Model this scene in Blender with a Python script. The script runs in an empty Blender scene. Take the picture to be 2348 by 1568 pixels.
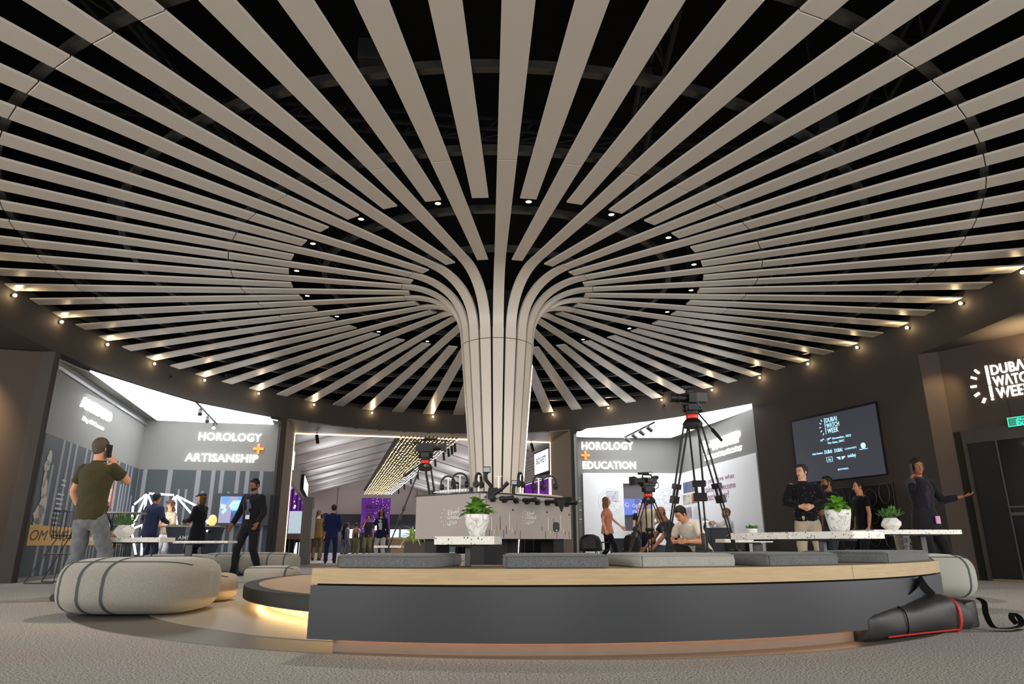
import bpy, bmesh, math, random
import numpy as np
from mathutils import Vector, Matrix, noise
PI = math.pi
SC = bpy.context.scene
COL = SC.collection
W, H = 2348, 1568
rnd = random.Random(7)

# ------------------------------------------------------------------ camera
F, PIT, YAW, ROL = 1565.33, 0.2865, 0.0225, -0.0025
CAMZ = 0.6
_fw = Vector((math.sin(YAW)*math.cos(PIT), math.cos(YAW)*math.cos(PIT), math.sin(PIT)))
_rt = Vector((math.cos(YAW), -math.sin(YAW), 0)); _up = _rt.cross(_fw)
_r = _rt*math.cos(ROL) + _up*math.sin(ROL); _u = _up*math.cos(ROL) - _rt*math.sin(ROL)
cd = bpy.data.cameras.new('camera'); cam = bpy.data.objects.new('camera', cd); COL.objects.link(cam)
cd.sensor_width = 36.0; cd.lens = F/W*36.0; cd.clip_start = 0.05; cd.clip_end = 300
M = Matrix((_r, _u, -_fw)).transposed().to_4x4(); M.translation = Vector((0, 0, CAMZ)); cam.matrix_world = M
SC.camera = cam

def gz(x, y, z=0.0):          # world point of a photo pixel at height z
    d = _fw*F + _r*(x-W/2) + _u*(H/2-y); k = (z-CAMZ)/d.z
    return Vector((d.x*k, d.y*k, z))
def gy(x, y, Y):              # world point of a photo pixel at depth Y
    d = _fw*F + _r*(x-W/2) + _u*(H/2-y); k = Y/d.y
    return Vector((d.x*k, Y, CAMZ+d.z*k))
def gp(x, y, P, N):           # photo pixel on plane through P with normal N
    d = _fw*F + _r*(x-W/2) + _u*(H/2-y); o = Vector((0, 0, CAMZ)); k = (P-o).dot(N)/d.dot(N)
    return o + d*k

# ------------------------------------------------------------------ world, exposure
wd = bpy.data.worlds.new('world'); SC.world = wd; wd.use_nodes = True
bg = wd.node_tree.nodes['Background']; bg.inputs[0].default_value = (0.90, 0.94, 1.0, 1); bg.inputs[1].default_value = 0.30
SC.view_settings.view_transform = 'Standard'; SC.view_settings.look = 'None'
SC.view_settings.gamma = 1.0; SC.view_settings.use_curve_mapping = False
SC.view_settings.exposure = 0.0

def area(name, loc, tgt, sx, sy, power, col, spread=180):
    l = bpy.data.lights.new(name, 'AREA'); l.shape = 'RECTANGLE'; l.size = sx; l.size_y = sy; l.energy = power; l.color = col
    l.spread = math.radians(spread)
    o = bpy.data.objects.new(name, l); COL.objects.link(o); o.location = loc
    o.rotation_euler = (Vector(tgt)-Vector(loc)).to_track_quat('-Z', 'Y').to_euler(); return o
def spot(name, loc, tgt, power, col, ang=60, blend=.6, rad=.05):
    l = bpy.data.lights.new(name, 'SPOT'); l.energy = power; l.color = col; l.spot_size = math.radians(ang); l.spot_blend = blend; l.shadow_soft_size = rad
    o = bpy.data.objects.new(name, l); COL.objects.link(o); o.location = loc
    o.rotation_euler = (Vector(tgt)-Vector(loc)).to_track_quat('-Z', 'Y').to_euler(); return o
def point(name, loc, power, col, rad=.03):
    l = bpy.data.lights.new(name, 'POINT'); l.energy = power; l.color = col; l.shadow_soft_size = rad
    o = bpy.data.objects.new(name, l); COL.objects.link(o); o.location = loc; return o
WARM = (1.0, .70, .36); WHITE = (.95, .97, 1.0); SOFT = (1.0, .87, .70)
DOWNP, LBOOTH, RBOOTH, HALL, HALLUP, LAMPP = 240, 50, 25, 320, 110, 14
bg.inputs[1].default_value = 1.0
SC.view_settings.exposure = 0.5
# added fill lamps standing in for lit booths and the entrance behind the camera
for (x, y, tx, ty) in ((-7.5, -2.5, -1, 8), (0, -6, 0, 8), (7.5, -2.5, 1, 8), (-11, 4.5, -2, 9), (11, 3.5, 2, 9)):
    area('fill_light', (x, y, 2.3), (tx, ty, 3.6), 4.5, 2.8, 270, (1.0, .95, .88))
# warm wall washers in the side recesses
spot('recess_spot', (-8.9, 10.4, 3.6), (-9.2, 11.6, 2.6), 520, WARM, 75, .9)
spot('recess_spot', (7.65, 10.9, 3.7), (7.75, 11.7, 2.9), 70, WARM, 60, .9)
spot('recess_spot', (8.4, 10.0, 3.0), (8.4, 10.1, 3.9), 220, WARM, 100, 1)


# ------------------------------------------------------------------ materials
def lin(c):
    if isinstance(c, str):
        c = [int(c[i:i+2], 16)/255 for i in (0, 2, 4)]
        c = [x/12.92 if x <= .04045 else ((x+.055)/1.055)**2.4 for x in c]
    return (c[0], c[1], c[2], 1)
MATS = {}
def mat(name, col, rough=.6, metal=0, spec=.5, nscale=0, namt=0, bump=0, col2=None, stretch=(1, 1, 1), emis=None, estr=0, sheen=0, alpha=None, trans=0):
    if name in MATS: return MATS[name]
    m = bpy.data.materials.new(name); m.use_nodes = True; nt = m.node_tree; b = nt.nodes['Principled BSDF']
    c = lin(col); b.inputs['Base Color'].default_value = c
    b.inputs['Roughness'].default_value = rough; b.inputs['Metallic'].default_value = metal
    b.inputs['Specular IOR Level'].default_value = spec
    if sheen: b.inputs['Sheen Weight'].default_value = sheen
    if trans: b.inputs['Transmission Weight'].default_value = trans
    if nscale:
        tc = nt.nodes.new('ShaderNodeTexCoord'); mp = nt.nodes.new('ShaderNodeMapping'); mp.inputs['Scale'].default_value = stretch
        nz = nt.nodes.new('ShaderNodeTexNoise'); nz.inputs['Scale'].default_value = nscale; nz.inputs['Detail'].default_value = 4
        nt.links.new(tc.outputs['Object'], mp.inputs[0]); nt.links.new(mp.outputs[0], nz.inputs['Vector'])
        if namt or col2:
            rp = nt.nodes.new('ShaderNodeValToRGB'); c2 = lin(col2) if col2 else tuple([x*(1-namt) for x in c[:3]]+[1])
            rp.color_ramp.elements[0].position = .3; rp.color_ramp.elements[1].position = .7
            rp.color_ramp.elements[0].color = c2; rp.color_ramp.elements[1].color = c
            nt.links.new(nz.outputs['Fac'], rp.inputs[0]); nt.links.new(rp.outputs[0], b.inputs['Base Color'])
        if bump:
            bp = nt.nodes.new('ShaderNodeBump'); bp.inputs['Strength'].default_value = bump; bp.inputs['Distance'].default_value = .004
            nt.links.new(nz.outputs['Fac'], bp.inputs['Height']); nt.links.new(bp.outputs[0], b.inputs['Normal'])
    if emis:
        b.inputs['Emission Color'].default_value = lin(emis); b.inputs['Emission Strength'].default_value = estr
    MATS[name] = m; return m

m_slat = mat('painted slat', 'b6b0a8', .36, 0, .5, 60, .03)
m_slat_side = m_slat
m_black = mat('black void paint', '0b0b0d', .9, 0, .2, 3, .3)
m_ring = mat('galvanised ring', '4c4a48', .5, .6, .5, 20, .2)
m_truss = mat('dark truss', '2a2a2e', .6, .4, .5, 12, .2)
m_fascia = mat('charcoal fascia', '3d3834', .75, 0, .25, 50, .06)
m_brown = mat('brown wall paint', '3f3630', .8, 0, .25, 50, .06)
m_grey = mat('grey booth wall', '7d7d79', .7, 0, .3, 40, .04)
m_grey2 = mat('slate mural', '454c4f', .6, 0, .3, 30, .05)
m_stripe = mat('pale stripe', '85858c', .6, 0, .3, 30, .05)
m_jamb = mat('jamb taupe', '85796a', .7, 0, .3, 40, .05)
m_white = mat('white panel', 'e4e6e8', .6, 0, .3, 20, .02)
m_lightbox = mat('lightbox glow', 'ffffff', .5, emis='f7f9ff', estr=2.2)
m_led = mat('warm led line', 'ffffff', .5, emis='ffcf94', estr=3.0)
m_lamp = mat('warm lamp glow', 'ffffff', .5, emis='ffe2b0', estr=30)
m_lampw = mat('white lamp glow', 'ffffff', .5, emis='fff2e0', estr=12)
m_letter = mat('white letter glow', 'ffffff', .5, emis='ffffff', estr=1.8)
m_letterw = mat('warm letter glow', 'ffffff', .5, emis='fff0dc', estr=1.5)
m_orange = mat('orange neon', 'ff9040', .5, emis='ff6a1c', estr=1.3)
m_neon = mat('white tube glow', 'ffffff', .5, emis='f4f5ff', estr=2.5)
m_blackm = mat('black metal', '0c0c0f', .45, .2, .5, 30, .2)
m_blackp = mat('black plastic', '0e0e0f', .5, 0, .35, 40, .2)
m_red = mat('red anodised', 'c0201c', .35, .3, .5, 20, .1)
m_chrome = mat('brushed steel', 'c8c8c8', .25, 1, .5, 30, .1)
m_wood = mat('pale oak', 'ae9873', .5, 0, .35, 6, 0, .05, 'a08a66', (1, 1, 14))
m_navyp = mat('slate blue laminate', '1e2126', .42, 0, .5, 60, .05)
m_kick = mat('taupe kick board', '6d5f54', .55, 0, .4, 8, .12, 0, None, (1, 1, 6))
m_cush = mat('charcoal wool', '6c6f6f', .95, 0, .15, 240, 0, .8, '474a4b', (1, 1, .4), sheen=.2)
m_cushl = mat('light grey wool', 'a09f9a', .95, 0, .15, 240, 0, .6, '868580', (1, 1, .4), sheen=.2)
m_pouf = mat('dove grey felt', '95918a', .95, 0, .15, 130, 0, .5, '7f7b74', sheen=.2)
m_poufg = mat('pale green grey felt', '989a92', .95, 0, .15, 160, 0, .4, '93958c', sheen=.2)
m_pipe = mat('slate piping', '4b5253', .9, 0, .2, 200, .2)
m_leaf = mat('leaf green', '4a7a28', .45, 0, .5, 14, 0, 0, '78a838')
m_leafd = mat('leaf dark green', '3b652a', .45, 0, .5, 14, 0, 0, '4d7a30')
m_leafy = mat('leaf lime striped', '6c9a2c', .5, 0, .5, 20, 0, 0, 'b9c46a')
m_soil = mat('dark soil', '2a2119', .95, nscale=40, namt=.4)
m_ceram = mat('white ceramic', 'd9d7d2', .4, 0, .5, 10, .03)
m_fgrey = mat('foosball panel grey', '9a928d', .6, 0, .35, 60, .03)
m_handle = mat('handle rubber', '100f10', .55, 0, .35, 30, .2)
m_dark = mat('near black panel', '101013', .6, 0, .3, 20, .1)
m_skinA = mat('skin light tan', 'c08a6a', .55, 0, .4, 25, .06)
m_skinB = mat('skin brown', '8d5a3e', .55, 0, .4, 25, .06)
m_skinC = mat('skin pale', 'd0a084', .55, 0, .4, 25, .06)
m_lips = mat('lip tone', '8c4a40', .5)
m_eyew = mat('eye white', '9a948c', .4)
m_eyed = mat('eye dark', '1a120e', .2)

def marble():
    m = bpy.data.materials.new('marbled ceramic'); m.use_nodes = True; nt = m.node_tree; b = nt.nodes['Principled BSDF']
    tc = nt.nodes.new('ShaderNodeTexCoord'); nz = nt.nodes.new('ShaderNodeTexNoise'); nz.inputs['Scale'].default_value = 11; nz.inputs['Detail'].default_value = 6; nz.inputs['Distortion'].default_value = 1.6
    rp = nt.nodes.new('ShaderNodeValToRGB'); e = rp.color_ramp.elements
    e[0].position = .40; e[0].color = lin('d9d6d0'); e[1].position = .60; e[1].color = lin('dad7d2')
    x = e.new(.50); x.color = lin('8b888b'); x = e.new(.47); x.color = lin('cfccc8'); x = e.new(.52); x.color = lin('bdbab8')
    nt.links.new(tc.outputs['Object'], nz.inputs['Vector']); nt.links.new(nz.outputs['Fac'], rp.inputs[0]); nt.links.new(rp.outputs[0], b.inputs['Base Color'])
    b.inputs['Roughness'].default_value = .35; return m
m_marble = marble()
def terrazzo():
    m = bpy.data.materials.new('terrazzo'); m.use_nodes = True; nt = m.node_tree; b = nt.nodes['Principled BSDF']
    tc = nt.nodes.new('ShaderNodeTexCoord'); v = nt.nodes.new('ShaderNodeTexVoronoi'); v.inputs['Scale'].default_value = 95
    mp = nt.nodes.new('ShaderNodeMapping'); mp.inputs['Scale'].default_value = (1, 1, .8)
    nz = nt.nodes.new('ShaderNodeTexNoise'); nz.inputs['Scale'].default_value = 60
    sep = nt.nodes.new('ShaderNodeSeparateColor'); rp = nt.nodes.new('ShaderNodeValToRGB'); rp.color_ramp.interpolation = 'CONSTANT'
    e = rp.color_ramp.elements; e[0].position = 0; e[0].color = lin('2f3138'); e[1].position = .10; e[1].color = lin('7b6a5b')
    for p, c in ((.16, 'd4d0c9'), (.8, 'c9c3ba'), (.93, 'e4e1dc')):
        x = e.new(p); x.color = lin(c)
    mx = nt.nodes.new('ShaderNodeMixRGB'); mx.blend_type = 'MIX'; mx.inputs[2].default_value = lin('d4d1ca')
    cr = nt.nodes.new('ShaderNodeMath'); cr.operation = 'GREATER_THAN'; cr.inputs[1].default_value = .42
    nt.links.new(tc.outputs['Object'], mp.inputs[0]); nt.links.new(mp.outputs[0], v.inputs['Vector'])
    nt.links.new(v.outputs['Color'], sep.inputs[0]); nt.links.new(sep.outputs[0], rp.inputs[0])
    nt.links.new(v.outputs['Distance'], cr.inputs[0]); nt.links.new(cr.outputs[0], mx.inputs[0]); nt.links.new(rp.outputs[0], mx.inputs[1])
    nt.links.new(mx.outputs[0], b.inputs['Base Color']); b.inputs['Roughness'].default_value = .4; return m
m_terr = terrazzo()
def carpet():
    m = bpy.data.materials.new('loop carpet'); m.use_nodes = True; nt = m.node_tree; b = nt.nodes['Principled BSDF']
    tc = nt.nodes.new('ShaderNodeTexCoord'); nz = nt.nodes.new('ShaderNodeTexNoise'); nz.inputs['Scale'].default_value = 95; nz.inputs['Detail'].default_value = 3
    n2 = nt.nodes.new('ShaderNodeTexNoise'); n2.inputs['Scale'].default_value = 1.2
    rp = nt.nodes.new('ShaderNodeValToRGB'); e = rp.color_ramp.elements; e[0].position = .36; e[0].color = lin('66625d'); e[1].position = .64; e[1].color = lin('d2cec8')
    mx = nt.nodes.new('ShaderNodeMixRGB'); mx.blend_type = 'MULTIPLY'; mx.inputs[0].default_value = .15
    bp = nt.nodes.new('ShaderNodeBump'); bp.inputs['Strength'].default_value = .7; bp.inputs['Distance'].default_value = .006
    for n in (nz, n2): nt.links.new(tc.outputs['Object'], n.inputs['Vector'])
    nt.links.new(nz.outputs['Fac'], rp.inputs[0]); nt.links.new(rp.outputs[0], mx.inputs[1]); nt.links.new(n2.outputs['Color'], mx.inputs[2])
    nt.links.new(mx.outputs[0], b.inputs['Base Color']); nt.links.new(nz.outputs['Fac'], bp.inputs['Height']); nt.links.new(bp.outputs[0], b.inputs['Normal'])
    b.inputs['Roughness'].default_value = .95; b.inputs['Specular IOR Level'].default_value = .15; return m
m_carpet = carpet()
m_vinyl = mat('sand vinyl', '8f897e', .42, 0, .4, 3, 0, 0, '857e72', (1, 5, 1))
m_vinyld = mat('umber vinyl', '5b554f', .42, 0, .4, 3, 0, 0, '544e48', (1, 5, 1))
m_platwood = mat('platform vinyl', 'a08a70', .4, 0, .4, 4, 0, 0, '917c63', (1, 4, 1))

# ------------------------------------------------------------------ mesh helpers
class MB:
    def __init__(s): s.v = []; s.f = []; s.mi = []; s.cur = 0
    def m(s, i): s.cur = i; return s
    def face(s, idx): s.f.append(tuple(idx)); s.mi.append(s.cur)
    def quadpts(s, *p):
        n = len(s.v); s.v += [Vector(q) for q in p]; s.face(range(n, n+len(p)))
    def box(s, lo, hi, mtx=None):
        x0, y0, z0 = lo; x1, y1, z1 = hi; n = len(s.v)
        p = [Vector(q) for q in ((x0,y0,z0),(x1,y0,z0),(x1,y1,z0),(x0,y1,z0),(x0,y0,z1),(x1,y0,z1),(x1,y1,z1),(x0,y1,z1))]
        if mtx: p = [mtx @ q for q in p]
        s.v += p
        for a in ((0,3,2,1),(4,5,6,7),(0,1,5,4),(1,2,6,5),(2,3,7,6),(3,0,4,7)): s.face([n+i for i in a])
        return s
    def loops(s, rings, cap=True, close=True):      # rings of equal count
        n0 = len(s.v); k = len(rings[0])
        for r in rings: s.v += [Vector(p) for p in r]
        for i in range(len(rings)-1):
            for j in range(k if close else k-1):
                a = n0+i*k+j; b = n0+i*k+(j+1) % k; s.face((a, b, b+k, a+k))
        if cap and close:
            s.face([n0+j for j in reversed(range(k))]); s.face([n0+(len(rings)-1)*k+j for j in range(k)])
        return s
    def tube(s, pts, r, n=8, cap=True, flat=1.0, side=None):   # r scalar or list; flat: 2nd axis scale
        pts = [Vector(p) for p in pts]; R = r if isinstance(r, (list, tuple)) else [r]*len(pts); rings = []
        u = None
        for i, p in enumerate(pts):
            t = (pts[min(i+1, len(pts)-1)]-pts[max(i-1, 0)])
            if t.length < 1e-9: t = Vector((0, 0, 1))
            t.normalize()
            if u is None:
                a = Vector(side) if side else (Vector((0, 0, 1)) if abs(t.z) < .9 else Vector((1, 0, 0)))
                u = (a-t*a.dot(t)).normalized()
            else: u = (u-t*u.dot(t)).normalized()
            w = t.cross(u)
            rings.append([p+u*(math.cos(2*PI*j/n)*R[i])+w*(math.sin(2*PI*j/n)*R[i]*flat) for j in range(n)])
        return s.loops(rings, cap)
    def lathe(s, prof, c=(0, 0, 0), n=24, ax='z', ang0=0, facet=False):
        c = Vector(c); rings = []
        for r, z in prof:
            ring = []
            for j in range(n):
                a = ang0+2*PI*j/n; x, y = r*math.cos(a), r*math.sin(a)
                ring.append(c+(Vector((x, y, z)) if ax == 'z' else Vector((z, x, y)) if ax == 'x' else Vector((x, z, y))))
            rings.append(ring)
        return s.loops(rings)
    def prism(s, poly, z0, z1):     # poly CCW xy
        n = len(s.v); k = len(poly)
        s.v += [Vector((p[0], p[1], z0)) for p in poly]+[Vector((p[0], p[1], z1)) for p in poly]
        s.face([n+j for j in reversed(range(k))]); s.face([n+k+j for j in range(k)])
        for j in range(k): s.face((n+j, n+(j+1) % k, n+k+(j+1) % k, n+k+j))
        return s
    def ball(s, c, r, n=10, m=7, sc=(1, 1, 1), mtx=None):
        c = Vector(c); rings = []
        for i in range(m+1):
            t = PI*i/m; t = min(max(t, .05), PI-.05)
            ring = []
            for j in range(n):
                a = 2*PI*j/n
                p = Vector((math.sin(t)*math.cos(a)*r*sc[0], math.sin(t)*math.sin(a)*r*sc[1], -math.cos(t)*r*sc[2]))
                if mtx: p = mtx @ p
                ring.append(c+p)
            rings.append(ring)
        return s.loops(rings)
    def xf(s, mtx, start=0):
        for i in range(start, len(s.v)): s.v[i] = mtx @ s.v[i]
        return s
    def mesh(s, name, mats, smooth=False):
        me = bpy.data.meshes.new(name); me.from_pydata([tuple(v) for v in s.v], [], s.f)
        for m in (mats if isinstance(mats, (list, tuple)) else [mats]): me.materials.append(m)
        me.polygons.foreach_set('material_index', s.mi)
        if smooth: me.shade_smooth() if smooth is True else (me.shade_smooth(), me.set_sharp_from_angle(angle=math.radians(smooth)))
        me.update(); return me
    def obj(s, name, mats, parent=None, smooth=False, world=False, bevel=0):
        if world and parent is not None:
            m4 = Matrix(); q = parent
            while q is not None: m4 = Matrix.Translation(q.location) @ q.rotation_euler.to_matrix().to_4x4() @ m4; q = q.parent
            s.xf(m4.inverted())
        me = s.mesh(name, mats, smooth)
        if bevel:
            bm = bmesh.new(); bm.from_mesh(me); bmesh.ops.bevel(bm, geom=list(bm.edges), offset=bevel, segments=2, affect='EDGES', profile=.6); bm.to_mesh(me); bm.free()
            if smooth: me.shade_smooth(); me.set_sharp_from_angle(angle=math.radians(50))
        o = bpy.data.objects.new(name, me); COL.objects.link(o)
        if parent is not None: o.parent = parent
        return o
def tag(o, label, cat, group=None):
    o['label'] = label; o['category'] = cat
    if group: o['group'] = group
    return o
def thing(name, label, cat, loc=(0, 0, 0), rz=0, group=None):
    o = bpy.data.objects.new(name, None); o.empty_display_size = .1; COL.objects.link(o); o.location = loc; o.rotation_euler = (0, 0, rz)
    return tag(o, label, cat, group)
def struct(o): o['kind'] = 'structure'; return o
def stuff(o): o['kind'] = 'stuff'; return o
def dup(o, loc=None, rz=None, label=None, parent=None):
    c = o.copy(); COL.objects.link(c)
    if parent is not None: c.parent = parent
    if loc is not None: c.location = loc
    if rz is not None: c.rotation_euler = (0, 0, rz)
    if label: c['label'] = label
    for ch in list(o.children): dup(ch, parent=c)
    return c
def smooth_seg(p, n=6):       # Catmull-Rom through points
    p = [Vector(q) for q in p]; out = []
    for i in range(len(p)-1):
        a = p[max(i-1, 0)]; b = p[i]; c = p[i+1]; d = p[min(i+2, len(p)-1)]
        for k in range(n):
            t = k/n; out.append(.5*((2*b)+(c-a)*t+(2*a-5*b+4*c-d)*t*t+(3*b-a-3*c+d)*t**3))
    out.append(p[-1]); return out
# lettering: text -> separate letter meshes in local x (right), y (up); returns list of MB
def letters(txt, size, depth=.02, bold=0.0, sx=1.0, spacing=1.0, split=True, shear=0):
    cu = bpy.data.curves.new('t', 'FONT'); cu.body = txt; cu.size = size; cu.extrude = depth/2; cu.offset = bold; cu.space_character = spacing; cu.resolution_u = 3; cu.shear = shear; cu.space_line = 1.0
    ob = bpy.data.objects.new('t', cu); COL.objects.link(ob)
    dg = bpy.context.evaluated_depsgraph_get(); me = bpy.data.meshes.new_from_object(ob.evaluated_get(dg))
    bpy.data.objects.remove(ob); bpy.data.curves.remove(cu)
    V = [Vector((v.co.x*sx, v.co.y, v.co.z)) for v in me.vertices]; Fs = [tuple(p.vertices) for p in me.polygons]
    bpy.data.meshes.remove(me)
    if not split:
        b = MB(); b.v = V; b.f = Fs; b.mi = [0]*len(Fs); return [b]
    par = list(range(len(V)))
    def find(i):
        while par[i] != i: par[i] = par[par[i]]; i = par[i]
        return i
    for f in Fs:
        for i in f[1:]: par[find(i)] = find(f[0])
    isl = {}
    for i in range(len(V)): isl.setdefault(find(i), []).append(i)
    groups = []
    for k, idx in isl.items():
        xs = [V[i].x for i in idx]; ys = [V[i].y for i in idx]; groups.append([min(xs), max(xs), sum(ys)/len(ys), {k}])
    groups.sort(key=lambda g: g[0]); merged = []
    for g in groups:
        for h in merged:
            ov = min(g[1], h[1])-max(g[0], h[0])
            if ov > .6*min(g[1]-g[0], h[1]-h[0]) and abs(g[2]-h[2]) < size*.75: h[0] = min(h[0], g[0]); h[1] = max(h[1], g[1]); h[3] |= g[3]; break
        else: merged.append(g)
    out = []
    for g in merged:
        b = MB(); mp = {}
        for i in range(len(V)):
            if find(i) in g[3]: mp[i] = len(b.v); b.v.append(V[i])
        for f in Fs:
            if f[0] in mp: b.face([mp[i] for i in f])
        out.append(b)
    return out
def bounds(bs):
    xs = [v.x for b in bs for v in b.v]; ys = [v.y for b in bs for v in b.v]; return min(xs), max(xs), min(ys), max(ys)
def frame(origin, right, up=(0, 0, 1), off=0.0):
    r = Vector(right).normalized(); u = Vector(up).normalized(); n = r.cross(u).normalized(); u = n.cross(r)
    m = Matrix((r, u, n)).transposed().to_4x4(); m.translation = Vector(origin)+n*off; return m
# place text so that it spans [x0,x1] x [y0,y1] in a frame
def put_text(txt, fr, x0, x1, y0, y1, parent, m, depth=.02, bold=0., name='letter', split=True, shear=0, smooth=False):
    bs = letters(txt, 1.0, .01, bold, 1, 1.06 if bold else 1.0, split, shear); a, b, c, d = bounds(bs)
    sx = (x1-x0)/(b-a); sy = (y1-y0)/(d-c); out = []
    for q in bs:
        q.v = [fr @ Vector((x0+(v.x-a)*sx, y0+(v.y-c)*sy, (v.z+.005)*depth/.01)) for v in q.v]
        out.append(q.obj(name, m, parent, world=True))
        if not split: out[-1]['kind'] = 'stuff'
    return out

# ------------------------------------------------------------------ plan of the room
U = 3.87; CY = 2.69*U; ZS = 4.47; ZF = 3.87; PH = math.radians(1.36); STEP = math.radians(5)
ELL = [(-180, 2.835), (-169, 2.83), (-159, 2.80), (-148.9, 2.649), (-138.9, 2.494), (-129.1, 2.373), (-119.2, 2.237), (-109.2, 2.12), (-99.4, 2.037), (-89.3, 1.983),
       (-75, 2.0), (-60, 2.12), (-45, 2.33), (-30, 2.6), (-15, 2.85), (0, 2.95), (15, 2.85), (30, 2.62), (45, 2.38), (60, 2.18), (81.2, 2.02), (90.7, 1.99), (100.5, 1.993),
       (110.7, 2.025), (120.5, 2.074), (130.2, 2.147), (140.7, 2.277), (150.6, 2.409), (160.5, 2.545), (170.7, 2.72), (180, 2.835)]
_ea = np.array([a for a, _ in ELL]); _er = np.array([r for _, r in ELL])
_fa = np.arange(-180, 180.01, 1.0); _fr = np.interp(_fa, _ea, _er)
_k = np.ones(9)/9; _fr = np.convolve(np.concatenate([_fr[-9:-1], _fr, _fr[1:9]]), _k, 'same')[8:-8]
def ER(a):      # radius (m) at angle a (rad, 0 = towards camera, + = right)
    d = (math.degrees(a)+180) % 360-180
    return float(np.interp(d, _fa, _fr))*U
def pol(a, r, z=0): return Vector((r*math.sin(a), CY-r*math.cos(a), z))
def ellp(a, off=0, z=0): return pol(a, ER(a)+off, z)
def hit(px, py=1000):   # angle at which the view ray through a pixel column meets the far side of the oval wall
    d = gz(px, py, 3.0); az = math.atan2(d.x, d.y); best = None
    for i in range(3600):
        a = math.radians(80+i*.2/3.6) if False else math.radians(60+i*240/3600); p = ellp(a)
        e = abs(math.atan2(p.x, p.y)-az)
        if p.y > 5 and (best is None or e < best[0]): best = (e, a)
    return best[1]
def arc(a0, a1, off=0, n=None):
    n = n or max(2, int(abs(a1-a0)/math.radians(2))+1)
    return [ellp(a0+(a1-a0)*i/n, off) for i in range(n+1)]
def strip_wall(name, a0, a1, z0, z1, m, th=.12, parent=None):   # curved slab along the oval
    b = MB(); A = arc(a0, a1); B = arc(a0, a1, th)
    rings = [[(p.x, p.y, z0), (q.x, q.y, z0), (q.x, q.y, z1), (p.x, p.y, z1)] for p, q in zip(A, B)]
    b.loops(rings); return b.obj(name, m, parent, smooth=40)
def slab(name, p, q, z0, z1, m, th=.08, parent=None, side=1):    # straight slab
    p = Vector((p[0], p[1])); q = Vector((q[0], q[1])); d = (q-p).normalized(); n = Vector((-d.y, d.x))*th*side
    b = MB(); b.prism([p, q, q+n, p+n] if side > 0 else [p+n, q+n, q, p], z0, z1); return b.obj(name, m, parent)

# floor ---------------------------------------------------------------------------------
b = MB(); b.box((-26, -9, -.1), (26, 62, 0)); floor = struct(b.obj('floor', m_carpet))
def disc_poly(pts, n=10): return [(p.x, p.y) for p in smooth_seg([(x, y, 0) for x, y in pts]+[(pts[0][0], pts[0][1], 0)], n)][:-1]
outer = [(-4.62, 9.2), (-4.01, 6.97), (-3.1, 5.64), (-2.07, 4.8), (-1.07, 4.27), (.1, 4.0), (1.2, 4.02), (2.35, 4.45), (3.3, 5.25), (3.75, 6.5), (3.9, 9.4), (3.6, 12), (2.4, 14.4), (0, 15.3), (-2.8, 14), (-4.3, 11.7)]
inner = [(-4.4, 9.4), (-3.75, 7.6), (-2.8, 6.15), (-2.01, 5.37), (-1.23, 4.81), (.1, 4.4), (1.2, 4.4), (2.2, 4.75), (3.0, 5.5), (3.5, 6.7), (3.6, 9.4), (3.3, 11.8), (2.2, 14), (0, 14.9), (-2.6, 13.7), (-4.05, 11.6)]
b = MB(); b.prism(disc_poly(outer), 0, .004); o = b.obj('floor_border', m_vinyld, floor)
b = MB(); b.prism(disc_poly(inner), .004, .007); o = b.obj('floor_inlay', m_vinyl, floor)

# black roof, black band and outer lid added to shut out world light ------------
b = MB(); b.box((-26, -9, 7.6), (26, 24, 7.7)); ceiling = struct(b.obj('ceiling', m_black))
b = MB(); A = arc(-PI, PI, .1, 120)[:-1]
rings = [[(p.x, p.y, z) for p in A] for z in (4.6, 7.6)]
b.loops(rings, cap=False); b.obj('ceiling_light_block', m_black, ceiling)
b = MB(); B = []
for p in A:
    d = Vector((p.x, p.y-CY)); d.normalize(); B.append(Vector((p.x, p.y, 0))+Vector((d.x, d.y, 0))*(9 if not (-6.4 < p.x < 2.6 and p.y > 12) else 1.3))
b.loops([[(p.x, p.y, 4.62) for p in A], [(p.x, p.y, 4.62) for p in B], [(p.x, p.y, 4.72) for p in B], [(p.x, p.y, 4.72) for p in A]], cap=False); b.obj('outer_light_block', m_black, ceiling)
# roof trusses glimpsed between the slats
def truss(x0, y0, x1, y1, z, w=.3):
    b = MB(); p, q = Vector((x0, y0, z)), Vector((x1, y1, z)); d = (q-p); L = d.length; d.normalize(); n = Vector((-d.y, d.x, 0)); up = Vector((0, 0, 1))
    for a, c in ((-1, 0), (1, 0), (0, 1)): b.tube([p+n*a*w/2+up*c*w, q+n*a*w/2+up*c*w], .035, 6)
    k = int(L/.6)
    for i in range(k):
        s, e = p+d*L*i/k, p+d*L*(i+1)/k
        b.tube([s-n*w/2, (s+e)/2+up*w], .018, 4); b.tube([(s+e)/2+up*w, e-n*w/2], .018, 4); b.tube([s+n*w/2, e-n*w/2], .018, 4); b.tube([s+n*w/2, (s+e)/2+up*w], .018, 4)
    return b.obj('roof_truss', m_truss, ceiling)
truss(-5.2, 1.5, -3.6, 16, 6.6); truss(1.6, 1, 2.4, 12, 6.7); truss(4.6, 4, 6.8, 16, 6.6); truss(-7, 9, 7, 10.5, 7.0)
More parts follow.
